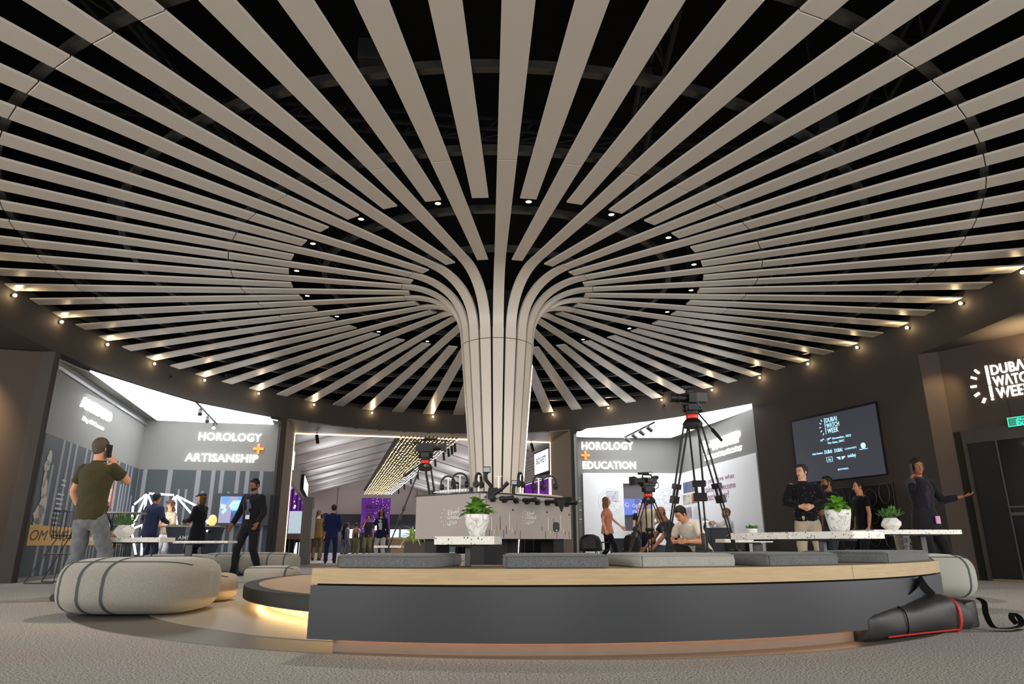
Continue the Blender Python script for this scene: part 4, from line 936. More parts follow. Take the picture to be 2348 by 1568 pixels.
BC = Vector((.32, 7.95, 0)); BR = 3.96
def bp(beta, R, z=0): return Vector((BC.x+R*math.sin(beta), BC.y-R*math.cos(beta), z))
def project(P):
    d = Vector(P)-Vector((0, 0, CAMZ)); k = d.dot(_fw); return W/2+F*d.dot(_r)/k, H/2-F*d.dot(_u)/k
def beta_at(px, R=BR, z=.46):
    lo, hi = math.radians(-60), math.radians(70)
    for _ in range(40):
        mid = (lo+hi)/2
        if project(bp(mid, R, z))[0] < px: lo = mid
        else: hi = mid
    return (lo+hi)/2
B0, B1 = beta_at(716), beta_at(2152)
bench = thing('curved_bench', 'long curved bench with pale oak top and dark slate front in the foreground', 'bench', bp((B0+B1)/2, BR-.3))
def bsweep(a0, a1, Ro, Ri, z0, z1, name, m, bev=0):
    n = 60; b = MB(); b.loops([[bp(a0+(a1-a0)*i/n, R, z) for R, z in ((Ri, z0), (Ro, z0), (Ro, z1), (Ri, z1))] for i in range(n+1)]); return b.obj(name, m, bench, world=True, smooth=30)
bm_ = (B0*.32+B1*.68)
bsweep(B0, bm_-.0006, BR, BR-.74, .378, .462, 'seat_slab', m_wood); bsweep(bm_+.0006, B1, BR, BR-.74, .378, .462, 'seat_slab', m_wood)
bsweep(B0+.006, B1-.006, BR-.03, BR-.7, .366, .378, 'shadow_gap', m_black)
bsweep(B0-.001, B1+.001, BR-.002, BR-.72, .078, .367, 'front_panel', m_navyp)
bsweep(B0+math.radians(1.6), B1-math.radians(1.5), BR-.10, BR-.6, .004, .078, 'kick_board', m_kick)
b = MB(); b.tube([bp(B0+math.radians(2)+(B1-B0-math.radians(4))*i/50, BR-.08, .0745) for i in range(51)], .003, 4); b.obj('led_strip', mat('bench glow', 'ffffff', .5, emis='ffc08c', estr=16), bench, world=True)
def cushion(px0, px1, m, label, depth=.56, rfront=.06):
    a0, a1 = beta_at(px0, BR-rfront), beta_at(px1, BR-rfront); p, q = bp(a0, BR-rfront, .462), bp(a1, BR-rfront, .462); w = (q-p).length; ang = math.atan2((q-p).y, (q-p).x)
    t = thing('seat_cushion', label, 'cushion', (p+q)/2, ang)
    hw = w/2; ht = .078
    b = MB(); n = 5
    def rr_rect(x0, x1, y0, y1, r, z, k=3):
        out = []
        for cx, cy, s in ((x1-r, y0+r, -90), (x1-r, y1-r, 0), (x0+r, y1-r, 90), (x0+r, y0+r, 180)):
            for j in range(k+1): a = math.radians(s+90*j/k); out.append(Vector((cx+r*math.cos(a), cy+r*math.sin(a), z)))
        return out
    prof = [(.012, 0), (.0, .008), (-.003, .04), (.002, .062), (.014, .074), (.035, ht)]
    b.loops([rr_rect(-hw+i, hw-i, i, depth-i, .02, z) for i, z in prof]); b.obj('pad', m, t, smooth=50)
    b = MB(); pts = rr_rect(-hw, hw, 0, depth, .02, .066); b.tube(pts+[pts[0]], .0035, 4); b.obj('piping', m, t.children[0])
    b = MB(); b.box((-hw+.01, -.0045, .004), (-hw+.012, .002, .062)); b.obj('seam', m_pipe, t.children[0])
    return t
cushion(770, 992, m_cush, 'charcoal seat cushion at the left end of the curved bench')
cushion(1156, 1396, m_cush, 'charcoal seat cushion just right of the marbled pot on its small table')
cushion(1469, 1688, m_cushl, 'pale grey seat cushion, the only light one on the curved bench')
cushion(1762, 1925, m_cush, 'charcoal seat cushion next to the right of the pale grey one', .6)
cushion(2036, 2132, m_cush, 'charcoal seat cushion at the right end of the curved bench', .6)

def slab_table(label, cx, cy, w, d, z0, z1, rot, legs, ledge=True, legm=None):
    t = thing('terrazzo_table', label, 'table', (cx, cy, 0), rot)
    b = MB(); b.box((-w/2, -d/2, z0), (w/2, d/2, z1)); b.obj('tabletop', m_terr, t, bevel=.004)
    b = MB(); b.box((-w*.28, -d*.35, z0-.012), (w*.28, d*.35, z0)); b.obj('mount_plate', m_blackm, t)
    for (lx, ly, zb, lw) in legs:
        b = MB(); b.box((lx-lw/2, ly-.02, zb), (lx+lw/2, ly+.02, z0-.012)); b.obj('leg', legm or m_navyp, t, bevel=.003)
    return t
# T1 on the bench
b1 = beta_at(1077, BR-.38); p = bp(b1, BR-.42); T1 = slab_table('small square terrazzo table on the bench in front of the foosball table', p.x-.01, p.y, .36, .46, .592, .640, b1+.03, [(0, -.05, .462, .034)])
TOP = .640
b2_ = beta_at(1938, BR-.25); p = bp(b2_, BR-.55); T2 = slab_table('long terrazzo table on the bench in front of the men in black', p.x, p.y, .34, 1.05, .622, .672, b2_-.10, [(-.05, -.2, .462, .034)])
T2P = p.copy(); 
b3_ = beta_at(2128, BR-.35); p = gy(2070, 1218, 6.9); T3 = slab_table('terrazzo table behind the long one at right carrying the faceted white pot', p.x, p.y, .95, .42, .672, .715, .15, [(.20, 0, 0, .06)])
T3P = p.copy()
p = gy(1705, 1240, 9.2); T4 = slab_table('small terrazzo table with microphones and a white pot behind the tall tripod', p.x, p.y, .62, .4, .60, .645, 0, [(.18, 0, 0, .12)]); T4P = p.copy()
p = gy(290, 1237, 8.6); T5 = slab_table('terrazzo table carrying a faceted pot above the big pouf at left', p.x, p.y, .98, .4, .62, .675, .0, [], legm=m_blackm); T5P = p.copy()
for lx in (-.18, .30):
    b = MB(); b.tube([(lx, -.1, .61), (lx-.12, -.12, .0)], .009, 6); b.tube([(lx, .1, .61), (lx-.12, .12, .0)], .009, 6); b.tube([(lx-.12, -.12, .01), (lx-.12, .12, .01)], .009, 6); b.obj('leg', m_blackm, T5)
p = gy(472, 1241, 11.0); T6 = slab_table('long thin terrazzo table in front of the woman in the black cap', p.x, p.y, .82, .4, .61, .645, 0, [(-.24, 0, 0, .1)])

# ------------------------------------------------------------------ plants
def leaf_mesh(name, L, Wd, curl=.3, m=None, n=6):
    b = MB(); rows = []
    for i in range(n+1):
        t = i/n; w = Wd*math.sin(PI*min(t**1.25*1.0+.02, 1))**.6*(1 if t < .98 else .1); y = L*t; z = L*(.18*math.sin(PI*t)-curl*t*t)
        rows.append([Vector((-w/2, y, z+w*.12)), Vector((0, y, z-w*.05)), Vector((w/2, y, z+w*.12))])
    b.v = [v for r in rows for v in r]
    for i in range(n):
        for j in range(2): a = i*3+j; b.face((a, a+1, a+4, a+3))
    return b.mesh(name, m or m_leaf, True)
def plant(parent_pot, z, leaves, mesh_list, spread, tilt0, tilt1, rise, seed, stem=True, rad=.02, name='leaf'):
    r = random.Random(seed)
    for i in range(leaves):
        me = mesh_list[i % len(mesh_list)]; o = bpy.data.objects.new(name, me); COL.objects.link(o); o.parent = parent_pot
        az = i*2.39996+r.uniform(-.3, .3); f = (i+.5)/leaves; tilt = tilt0+(tilt1-tilt0)*f+r.uniform(-.15, .15); s = r.uniform(.8, 1.15)
        base = Vector((-math.sin(az)*rad*f*spread, math.cos(az)*rad*f*spread, z+rise*(1-f)*r.uniform(.7, 1.1)))
        o.location = base; o.rotation_euler = (tilt, r.uniform(-.3, .3), az); o.scale = (s, s, s)
        if stem:
            b = MB(); b.tube([Vector((0, 0, z-.02)), (Vector((0, 0, z))+base)/2, base], .0025, 4); b.obj('stem', m_leafd, parent_pot)
def pot_round(label, loc, r0, r1, h, m, name='plant_pot'):
    t = thing(name, label, 'potted plant', loc)
    pr = [(r0*.9, 0), (r0, .004), (r0*1.12, h*.15), (r1*.93, h*.62), (r1, h*.97), (r1*.985, h), (r1*.93, h), (r1*.90, h*.9)]
    b = MB(); b.lathe(pr, (0, 0, 0), 28); b.obj('pot', m, t, smooth=50)
    b = MB(); b.lathe([(0, h*.88), (r1*.91, h*.88), (r1*.91, h*.9), (0, h*.9)], (0, 0, 0), 20); b.obj('soil', m_soil, t.children[0]); return t
bigA = leaf_mesh('leaf_big', .068, .058, .10, m_leaf); bigB = leaf_mesh('leaf_big2', .062, .052, .25, m_leafd); bigC = leaf_mesh('leaf_big3', .052, .044, .0, m_leaf)
b_ = T1.location; P1 = pot_round('marbled pot with glossy round leaved plant on the small table at bench centre', (b_.x+.045, b_.y-.0, TOP), .045, .080, .135, m_marble)
plant(P1, .125, 60, [bigA, bigB, bigC], 3.0, 1.2, .15, .06, 4)
pp = gp(1934, 1220, Vector((T2P.x, T2P.y, 0)), Vector((0, 1, 0))); P2 = pot_round('marbled pot with broad bright leaves on the long terrazzo table at right', (pp.x, T2P.y+.05, .672), .062, .092, .160, m_marble)
bigD = leaf_mesh('leaf_broad', .095, .058, .15, mat('leaf bright', '4f8a28', .45, 0, .5, 14, 0, 0, '78b838')); bigE = leaf_mesh('leaf_broad2', .085, .05, .3, m_leaf)
plant(P2, .145, 28, [bigD, bigE], 1.6, 1.3, -.2, .05, 8)
def pot_facet(label, loc, R, h, m=m_ceram):
    t = thing('plant_pot', label, 'potted plant', loc); b = MB()
    n = 7; prof = [(.55, 0, 0), (1.0, .38, 0), (.97, .66, .5), (.62, 1.0, 0)]
    rings = [[Vector((R*r*math.cos(2*PI*(j+o)/n), R*r*math.sin(2*PI*(j+o)/n), h*z)) for j in range(n)] for r, z, o in prof]
    # faceted body with triangular faces between offset rings
    b.v = [v for r in rings for v in r]
    for i in range(3):
        for j in range(n):
            a, a2, c, c2 = i*n+j, i*n+(j+1) % n, (i+1)*n+j, (i+1)*n+(j+1) % n
            if i == 2: b.face((a, a2, c2)); b.face((a, c2, c))
            else: b.face((a, a2, c)); b.face((a2, c2, c))
    b.face(list(reversed(range(n)))); b.face([3*n+j for j in range(n)]); b.obj('pot', m, t)
    b = MB(); b.lathe([(0, h), (R*.55, h), (R*.5, h+.006), (0, h+.006)], (0, 0, 0), 12); b.obj('soil', m_soil, t.children[0]); return t
def herb(parent, z, n, R, hgt, leafL, m, seed, name='foliage'):
    r = random.Random(seed); b = MB()
    for i in range(n):
        az = r.uniform(0, 2*PI); rad = R*math.sqrt(r.random()); el = r.uniform(.1, 1.3); z0 = z+hgt*r.uniform(.1, 1)*(1-.5*(rad/R)**2)
        c = Vector((rad*math.cos(az), rad*math.sin(az), z0)); d = Vector((math.cos(az)*math.cos(el), math.sin(az)*math.cos(el), math.sin(el))); s = Vector((-math.sin(az), math.cos(az), r.uniform(-.3, .3))); L = leafL*r.uniform(.6, 1.2)
        p = [c, c+d*L*.5+s*L*.22, c+d*L, c+d*L*.5-s*L*.22, c+d*L*.5+Vector((0, 0, -L*.06))]
        k = len(b.v); b.v += p; b.face((k, k+1, k+4)); b.face((k+1, k+2, k+4)); b.face((k+2, k+3, k+4)); b.face((k+3, k, k+4))
        if i % 5 == 0: b.tube([Vector((rad*.2*math.cos(az), rad*.2*math.sin(az), z-.02)), c], .002, 3)
    return stuff(b.obj(name, m, parent, smooth=False))
pz = gp(2046, 1216, Vector((T3P.x, T3P.y, 0)), Vector((0, 1, 0))); P3 = pot_facet('faceted white pot with small leafy herb on the far right table', (pz.x, T3P.y, .715), .093, .115); herb(P3, .12, 150, .1, .08, .05, m_leafd, 3)
pz = gp(283, 1232, Vector((T5P.x, T5P.y, 0)), Vector((0, 1, 0))); P4 = pot_facet('faceted white pot with bushy herb on the left terrazzo table', (pz.x, T5P.y, .675), .115, .145); herb(P4, .145, 260, .14, .13, .04, m_leafd, 5)
P5 = pot_round('small rounded white pot with flat herb among the microphones', (T4P.x+.13, T4P.y, .645), .05, .068, .13, m_ceram); herb(P5, .12, 60, .07, .03, .05, m_leafd, 6)
P6 = thing('grass_planter', 'dark slanted planter with striped lime grass left of the foosball table', 'potted plant', gy(950, 1290, 10.2)); q_ = P6.location; q_.z = 0; P6.location = (q_.x, q_.y, .2)
b = MB(); b.loops([[(-.16, -.12, .08), (.16, -.12, .08), (.16, .12, .08), (-.16, .12, .08)], [(-.13, -.15, .42), (.22, -.15, .42), (.22, .15, .42), (-.13, .15, .42)]]); b.obj('planter', mat('dark cocoa', '38302d', .6), P6)
b = MB(); b.box((-.14, -.1, 0), (.14, .1, .08)); b.obj('foot', m_dark, P6)
bl = leaf_mesh('blade', .24, .02, .5, m_leafy); plant(P6, .42, 60, [bl], 4, 1.3, .2, .03, 12, False, .02, 'blade')

# microphones on T4, steel bucket
for i, (x, rr) in enumerate(((-.12, 0), (-.02, 1), (.04, .4))):
    t = thing('microphone', 'black microphone lying on the small terrazzo table behind the tall tripod', 'microphone', (T4P.x+x, T4P.y-.05+.04*i, .665), rr, 'microphones on the small table')
    b = MB(); b.tube([(-.10, 0, 0), (.06, 0, .0)], [.011, .016], 10); b.obj('grip', m_blackp, t, smooth=40); b = MB(); b.ball((.08, 0, .004), .024, 10, 7); b.obj('foam_head', m_black, t, smooth=True)
pb = gy(2071, 1256, 6.6); bk = thing('steel_bucket', 'shiny steel bucket with dark lettering below the faceted pot table', 'bucket', (pb.x, pb.y, .50))
b = MB(); b.lathe([(.052, 0), (.066, .155), (.07, .16), (.066, .162), (.05, .01)], (0, 0, 0), 24); b.obj('pail', m_chrome, bk, smooth=40)
for k_, (txt, z_) in enumerate((('TERRA', .09), ('TASTE', .03))): put_text(txt, Matrix.Translation((pb.x, pb.y-.062-.004*(1-k_), .50)) @ Matrix.Rotation(PI/2, 4, 'X'), -.05, .05, z_, z_+.045, bk, mat('dark ink', '26211c', .5), .002, .01)
b = MB(); b.box((-.08, -.08, -.50), (.08, .08, 0)); b.obj('pedestal', m_dark, bk)

# ------------------------------------------------------------------ poufs
def pouf(label, cx, cy, L, D, Hh, m, stripes=(), rot=0, seam=True, stripem=None, floor_z=.006):
    t = thing('pouf', label, 'pouf', (cx, cy, floor_z), rot); n = 40; K = 36
    def hw(u): return (max(0, 1-abs(u)**2.9))**(1/2.6)
    def hz(u): return (max(0, 1-abs(u)**6))**(1/4)
    def loop(u, s=1.0, o=0):
        out = []; d = D*hw(u)+o; z2 = Hh/2*max(hz(u), .5)+o
        for j in range(K):
            a = 2*PI*j/K; c, s_ = math.cos(a), math.sin(a); e = .58
            y = d*abs(c)**e*(1 if c > 0 else -1); z = z2*abs(s_)**(e)*(1 if s_ > 0 else -1)
            if z > 0: y *= 1-.10*(z/z2)**3
            else: y *= 1-.14*(abs(z)/z2)**3
            out.append(Vector((L*u, y, max(Hh/2+z, -.0 if o == 0 else 0.0))))
        return out
    us = [math.sin(PI/2*(-1+2*i/n)) for i in range(n+1)]; us[0] = -.999; us[-1] = .999
    b = MB(); b.loops([loop(u) for u in us]); b.obj('body', m, t, smooth=60)
    for u in stripes:
        w = .013/L; b = MB(); b.loops([loop(u-w, 1, .0035), loop(u+w, 1, .0035)], cap=False); b.obj('stripe', stripem or m_pipe, t.children[0], smooth=60)
    if seam:
        jj = [5, 13]; b = MB(); pth = [loop(u, 1, .002)[jj[0]] for u in us[6:-6]]+[loop(u, 1, .002)[jj[1]] for u in reversed(us[6:-6])]
        b.tube(pth+[pth[0]], .006, 5); b.obj('seam', stripem or m_pipe, t.children[0])
    return t
pouf('big light grey pouf with three dark stripes in the left foreground', -3.25, 6.74, .61, .68, .48, m_pouf, (-.70, -.36, -.02))
pouf('small low beige ottoman tucked behind the right end of the big pouf', -3.2, 8.0, .33, .34, .29, mat('beige felt', 'b3a595', .95, 0, .15, 160, 0, .4, 'a09384'), ())
pouf('small low grey ottoman beside the round platform', -3.22, 10.45, .37, .40, .29, m_pouf, (.72,))
pouf('long striped pouf at the back next to the hall opening', -5.0, 14.7, .98, .55, .43, m_pouf, (-.55, -.05, .5, .8), 0, True)
pouf('grey green pouf half hidden right behind the big pouf', -5.42, 12.3, .62, .5, .43, m_poufg, ())
pouf('pale striped pouf behind the right end of the curved bench', 4.72, 8.15, .58, .70, .47, m_poufg, (.05, .62), -.15)

# ------------------------------------------------------------------ foosball table
fC, fB, fA = gy(1108, 1235, 5.62), gy(1313, 1236, 6.58), gy(976, 1235, 6.2)
zt_, zb_ = .99, .635
dirR = Vector((fB.x-fC.x, fB.y-fC.y, 0)); LR = dirR.length; dirR.normalize(); dirL = Vector((-dirR.y, dirR.x, 0)); 
if dirL.y < 0: dirL = -dirL
LL = .80
fz = thing('foosball_table', 'grey foosball table with black handles and white script in front of the column', 'foosball table', (fC.x, fC.y, .214))
def fpt(a, c, z): return Vector((fC.x, fC.y, 0))+dirR*a+dirL*c+up*z
def fbx(b, a0, a1, c0, c1, z0, z1): b.loops([[fpt(a0, c0, z), fpt(a1, c0, z), fpt(a1, c1, z), fpt(a0, c1, z)] for z in (z0, z1)]); return b
r_ = .05
for (a0, a1, c0, c1) in ((r_, LR-.02, 0, .03), (0, .03, r_, LL-.02), (r_, LR-.02, LL-.03, LL), (LR-.03, LR, r_, LL-.02)): fbx(MB(), a0, a1, c0, c1, zb_, zt_).obj('side_panel', m_fgrey, fz, world=True)
fbx(MB(), .03, LR-.03, .03, LL-.03, zb_, zb_+.03).obj('bottom_board', mat('mdf brown', '7a5a3c', .6), fz, world=True); fbx(MB(), .03, LR-.03, .03, LL-.03, .86, .865).obj('play_field', mat('field', '5d6f62', .6), fz, world=True)
for (a, c) in ((r_, r_), (LR-.02, r_*.6), (r_*.6, LL-.02), (LR-.03, LL-.03)): b = MB(); b.tube([fpt(a, c, zb_), fpt(a, c, zt_+.002)], .038 if a < .1 and c < .1 else .022, 16); b.obj('corner_post', mat('satin corner', '8a8684', .4, .4) if a < .1 and c < .1 else m_dark, fz, world=True, smooth=40)
b = MB(); fbx(b, .0, LR, -.002, .03, zt_, zt_+.012); fbx(b, -.002, .035, 0, LL, zt_, zt_+.012); fbx(b, 0, LR, LL-.03, LL, zt_, zt_+.012); fbx(b, LR-.03, LR, 0, LL, zt_, zt_+.012); b.obj('top_rail', m_blackp, fz, world=True)
for (a, c) in ((.08, .06), (LR-.22, .06), (.08, LL-.2), (LR-.22, LL-.2)): fbx(MB(), a, a+.16, c, c+.14, .214, zb_).obj('leg', m_dark, fz, world=True)
nR = -dirL; nL = -dirR
for i in range(8):
    a = .10+(LR-.2)*i/7; c0 = fpt(a, 0, .945); b = MB(); b.tube([c0+nR*.001, c0+nR*.03], .024, 12); b.obj('bushing', m_handle, fz, world=True, smooth=40)
    ln = (.09, .015, .09, .015, .10, .015, .09, .015)[i]
    b = MB(); b.tube([c0-nR*.7, c0+nR*ln], .008, 8); rod = b.obj('rod', m_chrome, fz, world=True, smooth=40)
    if ln > .05: b = MB(); b.tube([c0+nR*ln, c0+nR*(ln+.02), c0+nR*(ln+.06), c0+nR*(ln+.13), c0+nR*(ln+.14)], [.017, .021, .017, .020, .012], 12); b.obj('handle', m_handle, rod, world=True, smooth=40)
# score beads
b = MB(); b.tube([fpt(.012, .15, zt_+.03), fpt(.012, .60, zt_+.03)], .003, 6); b.obj('score_rod', m_chrome, fz, world=True)
for i in range(10): b = MB(); c = fpt(.012, .20+.032*i, zt_+.03); b.tube([c-dirL*.011, c+dirL*.011], .014, 10); b.obj('score_bead', m_white, fz, world=True, smooth=40)
for c_ in (.15, .60): fbx(MB(), .0, .025, c_-.012, c_+.012, zt_+.012, zt_+.05).obj('score_post', m_blackp, fz, world=True)
PRt = Plane(fpt(0, 0, 0), dirR, .001); 
PLt = Plane(fpt(0, LL, 0), -dirL, .001)
def pxy(pl, px, py): return pl.at(px, py)
m_pr = mat('white print', 'd9d5d0', .6); m_mar = mat('maroon print', '5c2a34', .6); m_och = mat('ochre print', 'b9853c', .6)
def arabic(pl, x0, y0, h, parent, m, w=.006):
    """three words of monoline kufic lettering: osbou / alsaat / dubai, drawn as strokes; x0 left, y0 bottom"""
    S = []
    def st(*p): S.append([(x0+x*h, y0+y*h) for x, y in p])
    # row 1  (osbou')
    r = .70
    st((.98, r), (.98, r+.22)); st((.88, r), (.88, r+.10)); st((.88, r), (.62, r), (.62, r+.10)); st((.80, r), (.80, r+.10)); st((.72, r), (.72, r+.10)); st((.62, r), (.46, r)); st((.46, r-.07), (.46, r+.13), (.34, r+.13), (.34, r+.0), (.46, r)); st((.34, r-.07), (.46, r-.07))
    st((.24, r+.13), (.10, r+.13), (.10, r+.03), (.24, r+.03)); st((.10, r+.03), (.10, r-.07), (.24, r-.07)); st((.60, r-.09), (.63, r-.09)); st((.97, r+.27), (1.0, r+.27))
    # row 2  (alsaat)
    r = .36
    st((1.18, r), (1.18, r+.22)); st((1.10, r+.22), (1.10, r), (.66, r), (.66, r+.10)); st((.98, r), (.98, r+.10)); st((.90, r), (.90, r+.10)); st((.82, r), (.82, r+.10)); st((.74, r), (.74, r+.22)); st((.66, r), (.46, r), (.46, r+.13), (.60, r+.13), (.60, r)); st((.38, r+.22), (.38, r), (.46, r)); st((.28, r+.12), (.28, r), (.10, r), (.10, r+.12)); st((.16, r+.19), (.17, r+.19)); st((.21, r+.19), (.22, r+.19))
    # row 3  (dubai)
    r = .08
    st((.72, r), (.86, r), (.86, r+.13), (.76, r+.13)); st((.66, r+.10), (.66, r), (.52, r), (.52, r+.10)); st((.40, r+.12), (.28, r+.12), (.28, r+.03), (.40, r+.03), (.40, r-.07), (.10, r-.07), (.10, r+.03)); st((.57, r-.08), (.59, r-.08)); st((.22, r-.14), (.23, r-.14)); st((.28, r-.14), (.29, r-.14))
    for s_ in S:
        b = MB()
        for (xa, ya), (xb, yb) in zip(s_[:-1], s_[1:]):
            b.box((min(xa, xb)-w/2, min(ya, yb)-w/2, 0), (max(xa, xb)+w/2, max(ya, yb)+w/2, .0015), pl.fr)
        b.obj('script_stroke', m, parent, world=True)
    b = MB(); b.box((x0-.05*h, y0-.08*h, 0), (x0-.035*h, y0+.98*h, .0015), pl.fr); b.obj('bar', m, parent, world=True)
    for ang in (125, 152, 180, 208, 236):
        a = math.radians(ang); cx, cy = x0+.12*h+math.cos(a)*.62*h, y0+.45*h+math.sin(a)*.55*h; dx_, dy_ = math.cos(a)*.05*h, math.sin(a)*.05*h; nx_, ny_ = -math.sin(a)*w*.5, math.cos(a)*w*.5
        b = MB(); pl.poly(b, [(cx-dx_-nx_, cy-dy_-ny_), (cx+dx_-nx_, cy+dy_-ny_), (cx+dx_+nx_, cy+dy_+ny_), (cx-dx_+nx_, cy-dy_+ny_)], 0, .0015); b.obj('tick', m, parent, world=True)
x_, y_ = PLt.at(1024, 1203); arabic(PLt, x_, y_, .135, fz, m_pr)
x_, y_ = PRt.at(1207, 1200); arabic(PRt, x_, y_, .115, fz, m_pr, .005)
for (px_, ya_, yb_, m_) in ((1127, 1184, 1216, m_pr), (1133, 1214, 1225, m_pr), (1139, 1204, 1225, m_och), (1147, 1184, 1215, m_mar), (1155, 1215, 1233, m_mar), (1161, 1205, 1225, m_mar), (1168, 1175, 1215, m_pr), (1174, 1210, 1221, m_pr), (1181, 1216, 1226, m_mar), (1186, 1196, 1216, m_och), (1193, 1216, 1234, m_mar), (1243, 1208, 1217, m_mar), (1251, 1217, 1234, m_mar), (1257, 1188, 1216, m_pr), (1262, 1217, 1226, m_pr), (1266, 1212, 1227, m_och), (1270, 1189, 1215, m_mar), (1277, 1218, 1234, m_mar), (1286, 1181, 1217, m_pr), (1292, 1213, 1222, m_pr), (1296, 1218, 1226, m_mar), (1300, 1200, 1217, m_och), (1305, 1218, 1234, m_mar), (1115, 1203, 1214, m_mar), (1122, 1214, 1232, m_mar)):
    x_, y0_ = PRt.at(px_, yb_); _, y1_ = PRt.at(px_, ya_); b = MB(); PRt.box(b, x_-.003, x_+.003, y0_, y1_, 0, .0012); b.obj('printed_line', m_, fz, world=True)
hx, hy = PRt.at(1275, 1208); b = MB(); q8 = [(hx+.046*math.copysign(abs(math.cos(a))**.6, math.cos(a)), hy+.042*math.copysign(abs(math.sin(a))**.6, math.sin(a))) for a in [2*PI*j/24 for j in range(24)]]; PRt.poly(b, q8, 0, .006); b.obj('ball_return', mat('ball hole', '060606', .4), fz, world=True)
b = MB(); b.xf(Matrix()); c = PRt.fr @ Vector((hx-.01, hy-.03, .008)); b.ball(c, .012, 8, 6); b.obj('ball', m_chrome, fz, world=True, smooth=True)
for px_, py_ in ((1176, 1169), (1254, 1174), (1305, 1156), (1305, 1180), (1114, 1139)):
    x_, y0_ = PRt.at(px_, py_); b = MB(); PRt.poly(b, [(x_+.009*math.cos(2*PI*j/10), y0_+.009*math.sin(2*PI*j/10)) for j in range(10)], 0, .003); b.obj('screw_cap', m_blackp, fz, world=True)

# ------------------------------------------------------------------ display shelf round the column, headphones
zsh = gy(1200, 1134, 9.6).z
sh = thing('column_shelf', 'round cream shelf wrapped around the column carrying headphones', 'shelf', (0, CY, zsh))
b = MB(); b.lathe([(.40, -.03), (.93, -.03), (.99, -.005), (.99, .01), (.93, .018), (.40, .018)], (0, 0, 0), 64); b.obj('shelf_board', m_slat, sh, smooth=30)
b = MB(); b.lathe([(.40, -.12), (.62, -.09), (.70, -.03), (.40, -.03)], (0, 0, 0), 48); b.obj('bracket_ring', m_slat, sh, smooth=30)
def headphones(px, toppx, rr, label, open_=1.0, rot=0):
    p = gp(px, 1130, Vector((0, CY-rr, 0)), Vector((0, 1, 0))); p = Vector((p.x, CY-rr, zsh+.018)); ht = gy(px, toppx, CY-rr).z-p.z
    t = thing('headphone_stand', 'white T shaped headphone stand %s' % label, 'stand', p, rot)
    b = MB(); b.tube([(0, 0, 0), (0, 0, ht-.02)], .012, 8); b.obj('post', m_white, t, smooth=40); b = MB(); b.box((-.05, -.010, ht-.022), (.05, .010, ht-.014)); b.obj('crossbar', m_white, t); b = MB(); b.lathe([(0, 0), (.05, 0), (.05, .006), (0, .006)], (0, 0, 0), 16); b.obj('base', m_white, t)
    if open_ <= 0: return
    h = thing('headphones', 'black headphones on the white stand %s' % label, 'headphones', (p.x, p.y, p.z+ht), rot)
    b = MB(); pts = [Vector((.10*open_*math.cos(a), 0, -.09+.105*math.sin(a))) for a in [math.radians(-20+220*j/16) for j in range(17)]]; b.tube(pts, .013, 6, True, 1.6); b.obj('headband', m_blackp, h, smooth=40)
    for s in (-1, 1):
        c = Vector((s*.092*open_, 0, -.14)); b = MB(); b.tube([c-Vector((s*.028, 0, 0)), c, c+Vector((s*.022, 0, 0))], [.042, .050, .038], 14); b.obj('ear_cup', m_blackp, h.children[0], smooth=40)
for args in ((1027, 1094, .75, 'at the far left of the shelf', 1.0, .3), (1046, 1108, .2, 'behind the two left ones', .9, 1.2), (1054, 1087, .55, 'second from the left on the shelf', 1.1, .2), (1097, 1087, .85, 'left of the tall bendy camera arm', .8, 1.1),
             (1193, 1086, .85, 'right of the short bendy camera arm', .8, 1.2), (1235, 1094, .6, 'just right of the column', .9, .5), (1260, 1093, .2, 'at the far right of the shelf', 1.1, .3), (1143, 1089, .9, 'standing empty in front of the column centre', 0, 0)): headphones(*args)
# bendy arms with little cameras clamped to the foosball rail
def bendy(pts, label, scr_w, clamp=True):
    t = thing('camera_arm', label, 'camera mount', pts[0]); P = smooth_seg(pts, 6); b = MB()
    for q in P: b.ball(q, .0155, 8, 6)
    b.obj('ball_chain', m_blackp, t, world=True, smooth=True)
    e = P[-1]; b = MB(); b.box((e.x-scr_w/2, e.y-.02, e.z), (e.x+scr_w/2, e.y+.02, e.z+scr_w*.8)); c_ = b.obj('action_camera', m_blackp, t, world=True, bevel=.004)
    b = MB(); b.box((e.x-scr_w*.42, e.y-.0215, e.z+scr_w*.1), (e.x+scr_w*.42, e.y-.0205, e.z+scr_w*.68)); b.obj('screen', mat('camera screen', '1a2630', .15, emis='20303c', estr=.4), t, world=True)
    if clamp:
        c = pts[0]; b = MB(); b.loops([[c+Vector(v) for v in ((-.05, -.02, -.06), (.0, -.03, -.06), (.0, .03, -.06), (-.05, .02, -.06))], [c+Vector(v) for v in ((-.04, -.03, .03), (.04, -.03, .03), (.04, .03, .03), (-.04, .03, .03))]]); b.obj('clamp', m_blackp, t, world=True)
        b = MB(); b.tube([c+Vector((.0, -.01, -.02)), c+Vector((.07, -.03, .02)), c+Vector((.12, -.04, .07))], [.022, .014, .018], 6); b.obj('clamp_lever', m_blackp, t, world=True)
k = fpt(.08, 0.0, zt_+.05)
bendy([gy(1131, 1127, k.y), gy(1124, 1112, k.y), gy(1115, 1100, k.y), gy(1114, 1087, k.y), gy(1116, 1084, k.y)], 'tall black bendy arm with small camera clamped at the foosball corner', .062)
k = fpt(.55, .0, zt_+.02)
bendy([gy(1178, 1134, k.y), gy(1177, 1124, k.y), gy(1179, 1112, k.y)], 'short black bendy arm with small camera on the foosball edge', .05, False)
